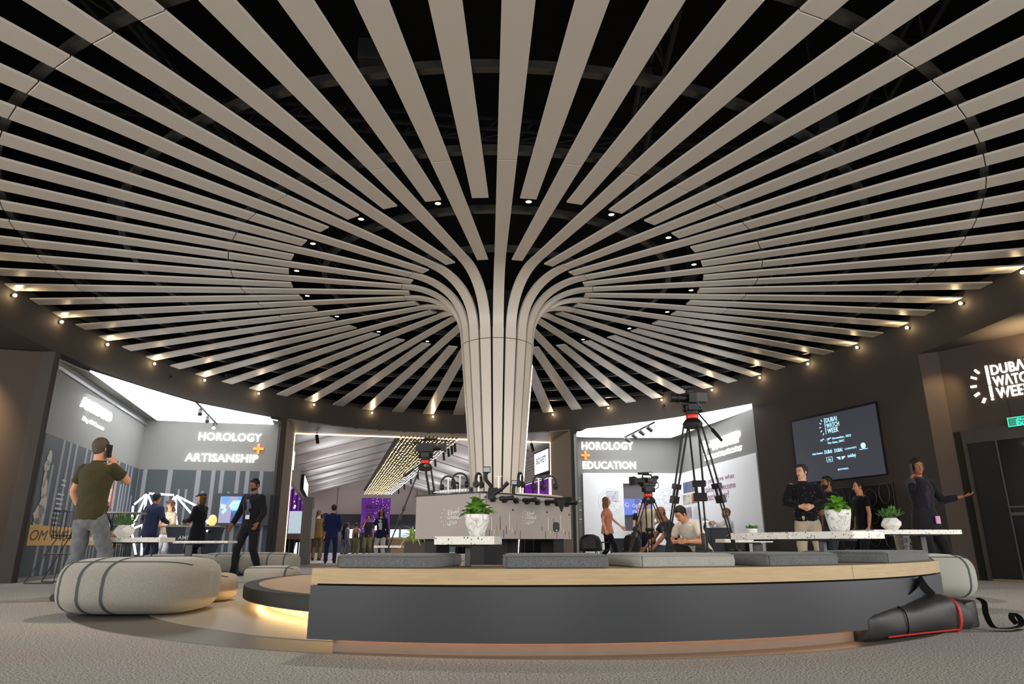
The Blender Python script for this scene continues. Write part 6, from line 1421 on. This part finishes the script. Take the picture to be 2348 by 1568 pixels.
    # ---- hair
    if hk != 'bald':
        b = MB()
        if hk in ('short', 'bun', 'fade', 'cap', 'long', 'curly'):
            th = {'fade': .010, 'short': .011, 'bun': .019, 'cap': .004, 'long': .014, 'curly': .02}[hk]
            b.ball(hd_(0, -.028, .034), 1, 22, 14, ((.074+th)*s, (.084+th)*s, (.086+th)*s), HM)
            if hk == 'short': b.ball(hd_(0, .022, .088), 1, 14, 8, (.058*s, .052*s, .034*s), HM)
            b.ball(hd_(0, -.05, -.018), 1, 16, 10, ((.062+th*.5)*s, (.048+th)*s, .062*s), HM)
        if hk == 'bun': b.ball(hd_(0.03, -.11, .07), 1, 10, 8, (.045*s, .04*s, .04*s), HM); b.tube([hd_(.06, -.06, .0), hd_(.09, -.09, -.03)], [.02*s, .004], 6)
        if hk == 'long':
            rs_ = [(0, -.035, .06, .084, .075), (0, -.05, -.02, .092, .068), (0, -.06, -.09, .098, .058), (0, -.062, -.16, .10, .045), (0, -.055, -.22, .085, .03)]
            ell_tube(b, [(hd_(x, y, z), w_*s, d_*s, HM) for x, y, z, w_, d_ in rs_])
            for k in (-1, 1): b.tube([hd_(k*.062, .02, .06), hd_(k*.084, .012, -.01), hd_(k*.088, .01, -.08), hd_(k*.08, .02, -.17)], [.024*s, .026*s, .026*s, .016*s], 8)
        if hk == 'curly':
            rh_ = random.Random(4)
            for i in range(60):
                a = rh_.uniform(0, 2*PI); z = rh_.uniform(-.24, .10); r_ = .088+.02*rh_.random()
                if math.sin(a) > .35 and z < .06: continue
                b.ball(hd_(r_*math.cos(a), -.02+r_*math.sin(a)*.9, z), rh_.uniform(.026, .038)*s, 7, 5)
        hme = remesh(b, vox*.75, 1, .004 if hk in ('long', 'curly', 'short') else .001, 3); mesh_obj(hme, 'hair', hm_, t)
        if hk == 'cap':
            b = MB(); b.ball(hd_(0, -.014, .072), 1, 20, 12, (.088*s, .102*s, .058*s), HM); b.tube([hd_(-.055, .07, .055), hd_(-.04, .13, .045), hd_(0, .150, .041), hd_(.04, .13, .045), hd_(.055, .07, .055)], .008*s, 6)
            b.loops([[hd_(x, y, .045+q) for x, y in ((-.06, .06), (.06, .06), (.045, .14), (0, .16), (-.045, .14))] for q in (0, .008)]); b.obj('cap', mat('black cap', '17181a', .7, nscale=20, namt=.1), t, smooth=50)
    else:
        b = MB(); b.ball(hd_(0, -.045, -.015), 1, 14, 9, (.078*s, .055*s, .045*s), HM); b.obj('hair', hm_, t, smooth=True)
    if beard:
        b = MB(); b.ball(hd_(0, .022, -.056), 1, 16, 10, (.060*s, .070*s, .060*s), HM); b.ball(hd_(0, .058, -.088), 1, 10, 8, (.032*s, .024*s, .028*s), HM); bm_m = remesh(b, vox*.75, 1); 
        # keep lips and cheeks free by pushing the beard's upper part inwards
        mesh_obj(bm_m, 'beard', beard, t)
    # ---- clothes
    kind, cm = top[0], top[1]; cm2 = top[2] if len(top) > 2 else None
    infl = {'tee': .012, 'polo': .014, 'shirt': .014, 'jacket': .019, 'blouse': .022, 'coat': .024, 'tank': .008, 'backless': .006}[kind]+loose
    hem = {'tee': .86, 'polo': .84, 'shirt': .88, 'jacket': .78, 'blouse': .84, 'coat': .55, 'tank': .90, 'backless': .90}[kind]
    g = MB(); secs = []
    zz = [z for z, _, _ in T if z > hem+.03 and z < 1.47]
    def TW(z): return (float(np.interp(z, [q[0] for q in T], [q[1] for q in T])), float(np.interp(z, [q[0] for q in T], [q[2] for q in T])))
    if sit is not None and hem < .88: hem = .88
    for z in [hem, hem+.02]+[q for q in zz if q > hem+.05]+[1.468]:
        w_, d_ = TW(max(z, .86)); fl = infl+(.012 if z < .95 and kind in ('jacket', 'blouse', 'coat') else 0)+(.02*max(0, (.86-z)/.3) if kind == 'coat' else 0)
        if kind in ('jacket', 'coat', 'blouse') and z < 1.15: w_ = max(w_, TW(1.1)[0]*1.02)
        secs.append((rot((0, 0, z*s)), (w_+(fl if z < 1.42 else fl*.6))*s, (d_+(fl if z < 1.42 else fl*.5))*s, R3))
    if kind == 'backless': secs = [q for q in secs if q[0].z < rot((0, 0, 1.2*s)).z]
    ell_tube(g, secs, 22)
    slv = {'tee': .55, 'polo': .62, 'shirt': 2, 'jacket': 2, 'blouse': .35, 'coat': 2, 'tank': .0, 'backless': 0}[kind]
    if len(top) > 3 and top[3] is not None: slv = top[3]
    for k in (-1, 1):
        a, e, w = arms[k]; f = .88 if fem else 1; q = infl*.9
        if slv > 0:
            g.ball(a-up*.006*s, (.050*f+q*.8)*s, 12, 8)
            if slv <= 1: g.tube([a, a.lerp(e, slv*.6), a.lerp(e, slv)], [(.055*f+q)*s, (.056*f+q)*s, (.058*f+q)*s], 12)
            else:
                fr_ = min(slv-1, 1)*.97; g.tube([a, a.lerp(e, .4), e], [(.056*f+q)*s, (.050*f+q)*s, (.043*f+q)*s], 12); g.tube([e, e.lerp(w, fr_*.5), e.lerp(w, fr_)], [(.044*f+q)*s, (.040*f+q)*s, (.034*f+q)*s], 12)
    names = {'tee': 't_shirt', 'polo': 'polo_shirt', 'shirt': 'shirt', 'jacket': 'suit_jacket', 'blouse': 'blouse', 'coat': 'coat', 'tank': 'top', 'backless': 'top'}
    gm = remesh(g, vox, 2, .0045 if kind != 'tee' else .004, px); mesh_obj(gm, names[kind], cm, t)
    if kind in ('polo', 'shirt', 'jacket', 'coat', 'tee'):
        nk_ = .068 if not fem else .058; b = MB(); c0, c1 = rot((0, -.006, 1.455*s)), rot((0, -.004, 1.492*s)); h_ = .018 if kind == 'tee' else .036
        c1 = rot((0, -.004, (1.456+h_)*s))
        ell_tube(b, [(c0, (nk_+.022)*s, (nk_+.012)*s, R3), (c1, (nk_+.006)*s, (nk_+.002)*s, R3), (c1, (nk_-.004)*s, (nk_-.008)*s, R3), (c0, (nk_+.01)*s, nk_*s, R3)], 18); b.obj('collar', (cm2 if (cm2 and kind == 'jacket') else cm), t, smooth=60)
    if kind in ('jacket', 'coat') and cm2:     # open front showing the shirt
        b = MB(); rows = []
        for z in (1.06, 1.12, 1.2, 1.28, 1.36, 1.41, 1.45):
            w_, d_ = TW(z); f = (z-1.0)/.45; hw = (.012+.055*f if not (len(top) > 4) else .05+.03*f)*s; y = (d_+infl+.006)*s*(1 if z < 1.4 else .86)
            rows.append([rot((x, y-abs(x)*.25, z*s)) for x in (-hw, 0, hw)]+[rot((x, y-.012-abs(x)*.25, z*s)) for x in (hw, 0, -hw)])
        b.loops(rows); b.obj('shirt_front', cm2, t, smooth=60)
        if not fem or kind == 'jacket':
            for k in (-1, 1):
                b = MB(); rows = []
                for z in (1.05, 1.15, 1.25, 1.34, 1.42, 1.47):
                    w_, d_ = TW(z); f = (z-1.0)/.45; x0_ = (.012+.055*f)*s*k if not (len(top) > 4) else (.05+.03*f)*s*k; y = (d_+infl+.008)*s*(1 if z < 1.4 else .84); x1_ = x0_+k*(.010+.035*min(1, (z-1.05)/.28))*s
                    rows.append([rot((x0_, y-abs(x0_)*.25, z*s)), rot((x1_, y-abs(x1_)*.3, z*s)), rot((x1_, y-.008-abs(x1_)*.3, z*s)), rot((x0_, y-.008-abs(x0_)*.25, z*s))])
                b.loops(rows); b.obj('lapel', cm, t, smooth=60)
    # legs
    lk, lm_ = legs; g = MB()
    if lk in ('trousers', 'slim', 'wide'):
        q = {'trousers': .020, 'slim': .010, 'wide': .045}[lk]; pel = Vector((0, 0, hipz))
        ell_tube(g, [(rot((0, 0, z*s)), (TW(z)[0]+.010)*s, (TW(z)[1]+.010)*s, R3) for z in ((.84, .90, .97) if sit is None else (.86, .92, .97))], 20)
        if sit is None: g.ball((0, 0, hipz-.05*s), 1, 16, 10, (.168*s, .115*s, .12*s))
        for k in (-1, 1):
            a, e, w = leg[k]; g.tube([a, a.lerp(e, .3), a.lerp(e, .75), e], [(.084+q*.6)*s, (.082+q*.7)*s, (.062+q)*s, (.052+q)*s], 14); cuff = w+(w-e).normalized()*.03*s
            g.ball(e, (.056+q)*s, 12, 8); g.tube([e, e.lerp(w, .3), e.lerp(w, .75), cuff], [(.052+q)*s, (.052+q)*s, (.042+q)*s, (.042+q)*s], 14)
        mesh_obj(remesh(g, vox, 2, .006, px+3), 'trousers', lm_, t)
    elif lk == 'skirt':
        ell_tube(g, [(Vector((0, 0, z*s)), w_*s, d_*s, Matrix.Identity(3)) for z, w_, d_ in ((.12, .24, .2), (.5, .22, .18), (.86, .18, .13), (.97, .14, .11))], 24); mesh_obj(remesh(g, vox, 2, .008, px), 'skirt', lm_, t)
    for k in (-1, 1):
        a, e, w = leg[k]; b = MB(); z0 = w.z-.085*s; fd = Vector((.12*k, 1, 0)).normalized(); c = Vector((w.x, w.y, max(z0, 0)))
        pts = [c-fd*.07*s+up*.035*s, c+up*.045*s, c+fd*.09*s+up*.032*s, c+fd*.155*s+up*.022*s, c+fd*.185*s+up*.016*s]
        b.tube(pts, [.034*s, .042*s, .040*s, .036*s, .02*s], 12, side=(1, 0, 0), flat=1.0); b.v = [Vector((v.x, v.y, max(v.z, .002))) for v in b.v]; b.tube([w+up*.01, c+up*.04*s], [.040*s, .042*s], 12); b.obj('shoe', shoe, t, smooth=50)
    if extras: extras(t, dict(s=s, rot=rot, hd=hd_, arms=arms, leg=leg, HM=HM, TW=TW, infl=infl))
    return t
def cloth(n, c, amt=.12): return mat('cloth '+n, c, .9, 0, .15, 18, amt, .15, sheen=.1)
H_DK = mat('hair black', '17120f', .7, 0, .4, 60, .3); H_BR = mat('hair dark brown', '33241a', .7, 0, .4, 60, .3); H_LB = mat('hair light brown', '7a5636', .7, 0, .4, 40, .3); H_GY = mat('hair grey brown', '52463c', .75, 0, .4, 90, .45); H_RD = mat('hair chestnut', '5a3a26', .7, 0, .4, 40, .3)
def phone(t, I, k=1, col=None):
    w = I['arms'][k][2]; d = (w-I['arms'][k][1]).normalized(); c = w+d*.10*I['s']; b = MB()
    return c, d
def ear_phone(k):
    def f(t, I):
        c = I['hd'](k*.093, .015, -.03); m = I['HM'].to_4x4(); m.translation = c; b = MB(); b.box((-.005, -.035, -.075), (.005, .035, .075), m); b.obj('mobile_phone', m_blackp, t)
    return f
def lanyard(t, I):
    s, rot, TW = I['s'], I['rot'], I['TW']; b = MB()
    for k in (-1, 1): b.tube([rot((k*.06*s, .0, 1.47*s)), rot((k*.065*s, .10*s, 1.40*s)), rot((k*.05*s, .155*s, 1.25*s)), rot((-.035*s, .165*s, 1.08*s))], .004, 4)
    b.obj('lanyard', m_blackp, t)
    b = MB(); c = rot((-.045*s, .175*s, 1.05*s)); b.box((c.x-.045, c.y-.004, c.z-.045), (c.x+.045, c.y+.002, c.z+.03)); b.obj('badge', m_white, t)
# 1 man in olive polo
person('man in olive polo and grey jeans phoning, seen from behind at left', 237, 1005, 1.80, 14, m_skinA, top=('polo', cloth('olive', '3a351f'), None, .60), legs=('trousers', cloth('grey jeans', '6a6d70', .3)), hair=('fade', H_GY), shoe=mat('dark boot', '231d1a', .6),
       rh=(.135, .10, 1.46), re=(.5, .15, -1), lh=(-.24, .12, .93), le=(-1, -.4, 0), rf=(.13, .10, .085), lf=(-.15, -.10, .085), curl=(.9, .5), extras=ear_phone(1), vox=.010, hyaw=8, pn=((-1, 0, 0), None))
# 2 navy suit at the counter
person('man in navy suit seen from behind at the cameo counter', 362, 1130, 1.74, 15, m_skinB, top=('jacket', cloth('navy suit', '232a42')), legs=('trousers', cloth('navy suit', '232a42')), hair=('short', H_DK), rh=(.22, .28, 1.08), lh=(-.20, .3, 1.08), lean=.12, vox=.014)
# 3 curly haired woman
person('woman with long curly brown hair facing out behind the cameo counter', 391, 1147, 1.60, 195, m_skinA, True, top=('shirt', mat('speckled blouse', 'b7a68c', .8, 0, .2, 60, 0, 0, '5a4a3c')), hair=('curly', H_RD), rh=(.15, .30, 1.10), lh=(-.15, .3, 1.1), hpitch=-10, vox=.014)
# 4 woman with cap
person('woman in long black coat and black cap facing left at the cameo counter', 464, 1130, 1.70, 285, m_skinC, True, top=('coat', cloth('black coat', '17171a')), legs=('trousers', cloth('black', '15151a')), hair=('cap', H_LB), rh=(.16, .30, 1.10), lh=(-.16, .28, 1.12), vox=.013,
       extras=lambda t, I: (lambda b: (ell_tube(b, [(I['hd'](0, -.05, z), w*I['s'], d*I['s'], I['HM']) for z, w, d in ((.03, .085, .06), (-.05, .088, .062), (-.12, .085, .055), (-.16, .06, .035))]), b.obj('long_hair', H_RD, t, smooth=60)))(MB()))
# 5 bearded man, black suit
person('bearded man in black suit with lanyard walking towards us at the hall edge', 582, 1098, 1.84, 200, m_skinB, top=('jacket', cloth('black suit', '16161b'), cloth('blue grey shirt', '5a6076'), None, 1), legs=('trousers', cloth('black trousers', '17171c')), hair=('short', H_DK), beard=H_DK,
       rh=(.34, .10, .92), lh=(-.26, .14, .93), hpitch=-22, rf=(.10, .22, .085), lf=(-.12, -.18, .10), extras=lanyard, vox=.012)
# 6..8 hall left
person('man in bright navy suit seen from behind at the hall entrance', 766, 1157, 1.82, 350, m_skinC, top=('jacket', cloth('royal navy suit', '1f2c57')), legs=('trousers', cloth('royal navy trousers', '202a50')), hair=('short', H_BR), lh=(-.20, .10, .95), rh=(.20, .10, .95), rf=(.12, .02, .085), lf=(-.14, 0, .085), vox=.015, hyaw=-25)
person('man in mustard brown suit seen from behind beside the navy suit', 732, 1170, 1.80, 355, m_skinC, top=('jacket', cloth('mustard suit', '6e5632'), cloth('white', 'cfcfcf')), legs=('trousers', cloth('mustard trousers', '66502f')), hair=('short', H_LB), vox=.017)
def backpack(t, I):
    s, rot = I['s'], I['rot']; b = MB(); ell_tube(b, [(rot((0, -.20*s, z*s)), w*s, d*s, Matrix.Rotation(0, 3, 'Z')) for z, w, d in ((.98, .10, .05), (1.04, .15, .085), (1.25, .15, .085), (1.38, .12, .06), (1.42, .05, .03))]); b.obj('backpack', cloth('black backpack', '1b1f2a'), t, smooth=60)
    for k in (-1, 1): b = MB(); b.tube([rot((k*.10*s, -.14*s, 1.36*s)), rot((k*.115*s, -.02*s, 1.47*s)), rot((k*.115*s, .13*s, 1.38*s)), rot((k*.13*s, .12*s, 1.2*s)), rot((k*.14*s, -.1*s, 1.08*s))], .016*s, 6); b.obj('backpack_strap', cloth('black backpack', '1b1f2a'), t)
person('man in lilac grey shirt with black backpack half behind the grey kiosk', 709, 1176, 1.74, 345, m_skinA, top=('shirt', cloth('lilac shirt', '8f8796')), legs=('trousers', cloth('charcoal', '2e3138')), hair=('short', H_DK), extras=backpack, vox=.017)
person('dark haired man facing us between the kiosk and the mustard suit', 718, 1170, 1.80, 170, m_skinB, top=('jacket', cloth('dark jacket', '2a2c34')), legs=('trousers', cloth('charcoal', '2e3138')), hair=('short', H_DK), vox=.02, root=(gz(719, 1171, 1.80)+Vector((.0, 2.0, 0))).to_2d().to_3d())
def bag_side(m, k=1, z=.95, nm='shoulder_bag', w=.13):
    def f(t, I):
        s, rot = I['s'], I['rot']; b = MB(); c = rot((k*.25*s, .02*s, z*s)); b.ball(c, 1, 12, 8, (.07*s, w*s, .13*s)); b.obj(nm, m, t, smooth=True); b = MB(); b.tube([c+up*.1*s, rot((k*.2*s, .08*s, 1.3*s)), rot((k*.14*s, 0, 1.46*s)), rot((k*.2*s, -.09*s, 1.3*s)), c+up*.1*s-Vector((0, .05, 0))], .008, 4); b.obj('bag_strap', m, t)
    return f
def straps(t, I):
    s, rot = I['s'], I['rot']; b = MB()
    for k in (-1, 1): b.tube([rot((k*.07*s, -.125*s, 1.10*s)), rot((k*.09*s, -.118*s, 1.3*s)), rot((k*.10*s, -.04*s, 1.455*s)), rot((k*.08*s, .1*s, 1.3*s))], .010*s, 5)
    b.tube([rot((-.13*s, -.1*s, 1.22*s)), rot((0, -.13*s, 1.22*s)), rot((.13*s, -.1*s, 1.22*s))], .006*s, 5); b.obj('shoulder_strap', m_blackp, t); bag_side(cloth('dark bag', '2b2724'), 1, .98)(t, I)
person('woman in backless olive outfit seen from behind in the middle of the hall', 818, 1199, 1.66, 5, m_skinA, True, top=('backless', cloth('olive drab', '4a4a34')), legs=('wide', cloth('sage trousers', '6f6e50')), hair=('bun', H_BR), extras=straps, vox=.02, root=gz(818, 1199, 1.66).to_2d().to_3d())
person('dark haired visitor in blue grey shirt in the middle of the hall', 798, 1198, 1.68, 75, m_skinB, top=('shirt', cloth('blue grey', '66707c')), legs=('wide', cloth('grey trousers', '5c5e64')), hair=('short', H_DK), vox=.022)
person('visitor in black top with tan bag left of the backless outfit', 791, 1203, 1.66, 20, m_skinB, True, top=('tee', cloth('black', '15151a')), legs=('wide', cloth('grey trousers', '5c5e64')), hair=('long', H_DK), extras=bag_side(mat('tan leather', '9a6b42', .6), 1, 1.0), vox=.022)
person('woman in black top on the phone holding a beige bag in the hall', 846, 1180, 1.66, 175, m_skinB, True, top=('tee', cloth('black', '15151a')), legs=('trousers', cloth('olive trousers', '4c4a30')), hair=('bun', H_DK), rh=(.12, .11, 1.45), re=(.4, .1, -1), curl=(.9, .6), extras=lambda t, I: (ear_phone(1)(t, I), bag_side(cloth('beige cloth bag', 'a59a84'), -.2, .92, 'cloth_bag', .10)(t, I)), vox=.016)
person('woman in white top, white trousers and navy jacket walking towards us', 876, 1167, 1.72, 187, m_skinB, True, top=('jacket', cloth('dark navy jacket', '1b2036'), cloth('white top', 'c3bfc4'), None, 1), legs=('trousers', cloth('off white trousers', 'b5aead')), hair=('long', H_DK), lh=(-.27, .10, .86), rh=(.2, .22, 1.16), vox=.014)
for i, (x, y, lab, c, hr, m_s) in enumerate(((914, 1211, 'bald visitor bent over a lit display case far down the hall', '4a4a50', ('bald', H_GY), m_skinB), (925, 1213, 'visitor in pale shirt beside the lit display cases far down the hall', 'a9a4a4', ('short', H_DK), m_skinB), (948, 1208, 'dark haired visitor in grey suit at the far display cases', '55565a', ('short', H_DK), m_skinB), (894, 1212, 'fair haired visitor at the far end just right of the woman in white', '6a655c', ('long', mat('hair blond', 'b79c6a', .7)), m_skinC))):
    person(lab, x, y, 1.66, 200+20*i, m_s, i == 3, top=('jacket', cloth('far %d' % i, c)), legs=('trousers', cloth('charcoal', '2e3138')), hair=hr, lean=.25 if i < 2 else 0, vox=.025)
# camera operator beside the foosball table
def camcorder(t, I):
    c = I['hd'](-.02, .22, .02); b = MB(); b.box((c.x-.06, c.y-.16, c.z-.06), (c.x+.06, c.y+.16, c.z+.06)); b.tube([c+Vector((0, .16, 0)), c+Vector((0, .26, 0))], .045, 12); b.obj('video_camera', m_blackp, t)
person('camera operator in dark shirt filming left, half hidden by the foosball table', 975, 1188, 1.66, 285, m_skinB, top=('tee', cloth('dark green tee', '20241f')), legs=('trousers', cloth('black', '15151a')), hair=('short', H_DK), rh=(.12, .32, 1.42), lh=(-.12, .32, 1.42), extras=camcorder, vox=.016)
# right booth
person('woman in salmon blouse and black trousers walking right', 1390, 1140, 1.70, 97, m_skinC, True, top=('blouse', cloth('salmon', 'c9826a'), None, .62), legs=('slim', cloth('black', '1a1a1c')), hair=('long', H_LB), rh=(.30, -.05, .93), lh=(-.20, .40, .98), lf=(-.08, -.26, .12), rf=(.08, .22, .085), curl=(.6, .25), vox=.012, loose=.012)
person('man in beige t shirt and navy trousers seen from behind in the right booth', 1482, 1143, 1.77, 10, m_skinA, top=('tee', cloth('beige tee', 'b5a98f')), legs=('trousers', cloth('dark navy', '1c2230')), hair=('short', H_DK), rh=(.22, .22, 1.10), lh=(-.22, .05, .95), hyaw=20, vox=.014)
person('bald visitor behind the man in beige, in front of the niche monitor', 1467, 1153, 1.74, 350, m_skinC, top=('tee', cloth('black', '15151a')), legs=('trousers', cloth('charcoal', '2e3138')), hair=('bald', m_skinC), vox=.02)
pn_ = person('balding seated man in navy shirt leaning forward behind the lower tripod', 1512, 1161, 1.76, 262, m_skinB, top=('tee', cloth('navy tee', '1b1f2b')), legs=('trousers', cloth('blue grey jeans', '3c434f')), hair=('bald', H_GY), sit=.36, lean=.42, rh=(.24, .55, .50), lh=(-.20, .56, .50), rf=(.2, .45, .085), lf=(-.16, .5, .085), vox=.012, curl=(.3, .3))
def stripes(t, I):
    s, rot, TW = I['s'], I['rot'], I['TW']
    for z, w in ((1.19, .011), (1.155, .009)):
        b = MB(); rows = []
        for q in (-w, w):
            ww, dd = TW(z+q); rows.append([rot(((ww+.021)*s*math.cos(a), (dd+.021)*s*math.sin(a), (z+q+.01*math.cos(a))*s)) for a in [math.radians(20+140*j/16) for j in range(17)]]+[rot(((ww+.015)*s*math.cos(a), (dd+.015)*s*math.sin(a), (z+q+.01*math.cos(a))*s)) for a in [math.radians(160-140*j/16) for j in range(17)]])
        b.loops(rows); b.obj('chest_stripe', cloth('stripe blue', '3f6689'), t, smooth=60)
pw_ = person('seated man in white polo with blue stripes looking down at his hands', 1553, 1163, 1.80, 236, m_skinA, top=('polo', cloth('white polo', 'c9c1b6')), legs=('trousers', cloth('dark trousers', '2c2927')), hair=('short', H_DK), sit=.34, lean=.66, rh=(.08, .48, .60), lh=(-.10, .46, .60), re=(1, -.2, -.5), le=(-1, -.2, -.5), hpitch=-20, rf=(.26, .42, .085), lf=(-.24, .45, .085), knees=(.3, .3), extras=stripes, vox=.010, curl=(.7, .7))
pouf('low charcoal pouf under the seated man in white polo', pw_.location.x, pw_.location.y, .28, .28, .33, m_cush, (), 0, False)
pouf('low charcoal pouf under the balding man in navy', pn_.location.x, pn_.location.y, .28, .28, .35, m_cush, (), 0, False)
person('seated demonstrator in white shirt behind the slate blue desk', 1664, 1165, 1.76, 262, m_skinC, top=('shirt', cloth('white shirt', 'd6d6d6')), legs=('trousers', cloth('charcoal', '2e3138')), hair=('short', H_LB), sit=.44, rh=(.15, .35, 1.02), lh=(-.15, .35, 1.02), vox=.015, beard=H_LB)
# right wall group
def dots(t, I):
    s, rot, TW = I['s'], I['rot'], I['TW']; b = MB(); r_ = random.Random(1)
    for i in range(60):
        a = math.radians(r_.uniform(10, 170)); z = r_.uniform(.92, 1.4); w, d = TW(z); b.ball(rot(((w+.0165)*s*math.cos(a), (d+.0165)*s*math.sin(a), z*s)), .0035, 4, 3)
    stuff(b.obj('shirt_dot', m_pr, t))
    b = MB(); w = I['arms'][1][2]; d = (w-I['arms'][1][1]).normalized(); b.tube([w-d*.02, w-d*.005], .036*s, 14); b.obj('wrist_watch', m_chrome, t)
person('man in black dotted shirt and cream trousers in front of the wall screen', 1836, 1065, 1.83, 200, m_skinC, top=('shirt', cloth('black dotted shirt', '141419')), legs=('trousers', cloth('cream chinos', 'b0a491')), hair=('short', H_BR), rh=(.09, .22, 1.10), lh=(-.09, .24, 1.10), re=(1, -.3, -.2), le=(-1, -.3, -.2), hyaw=38, extras=dots, vox=.010, curl=(.8, .5), pn=((0, -1, 0), (0, -1, 0)))
person('bearded man in navy t shirt behind the dotted shirt, facing left', 1894, 1092, 1.77, 262, m_skinB, top=('tee', cloth('dark navy tee', '161b29')), legs=('trousers', cloth('slate jeans', '343b49')), hair=('short', H_DK), beard=H_DK, vox=.013, lh=(-.2, .22, 1.1))
person('man in black t shirt with lanyard cord facing left under the wall screen', 1966, 1103, 1.74, 268, m_skinA, top=('tee', cloth('black tee', '111114')), legs=('trousers', cloth('navy black', '191c26')), hair=('fade', H_DK), vox=.013)
def scarf(t, I):
    s, rot = I['s'], I['rot']; c = rot((-.05*s, .17*s, .90*s)); b = MB(); b.box((c.x-.03, c.y-.01, c.z-.05), (c.x+.03, c.y+.01, c.z+.05)); b.obj('pink_badge', mat('pink tag', 'c08ab0', .6), t); ear_phone(1)(t, I)
person('woman in black trouser suit on the phone pointing right with her left hand', 2100, 1052, 1.73, 172, m_skinB, True, top=('jacket', cloth('black blazer', '16161b'), cloth('plum top', '2c2230'), 1.75), legs=('trousers', cloth('black slacks', '121216')), hair=('bun', H_DK), rh=(.165, .06, 1.46), re=(.6, .2, -1), lh=(-.50, .18, 1.22), le=(-.2, -.3, -1), curl=(.9, .45), extras=scarf, vox=.010, hyaw=18, pn=((-1, 0, 0), (0, 0, 1)))
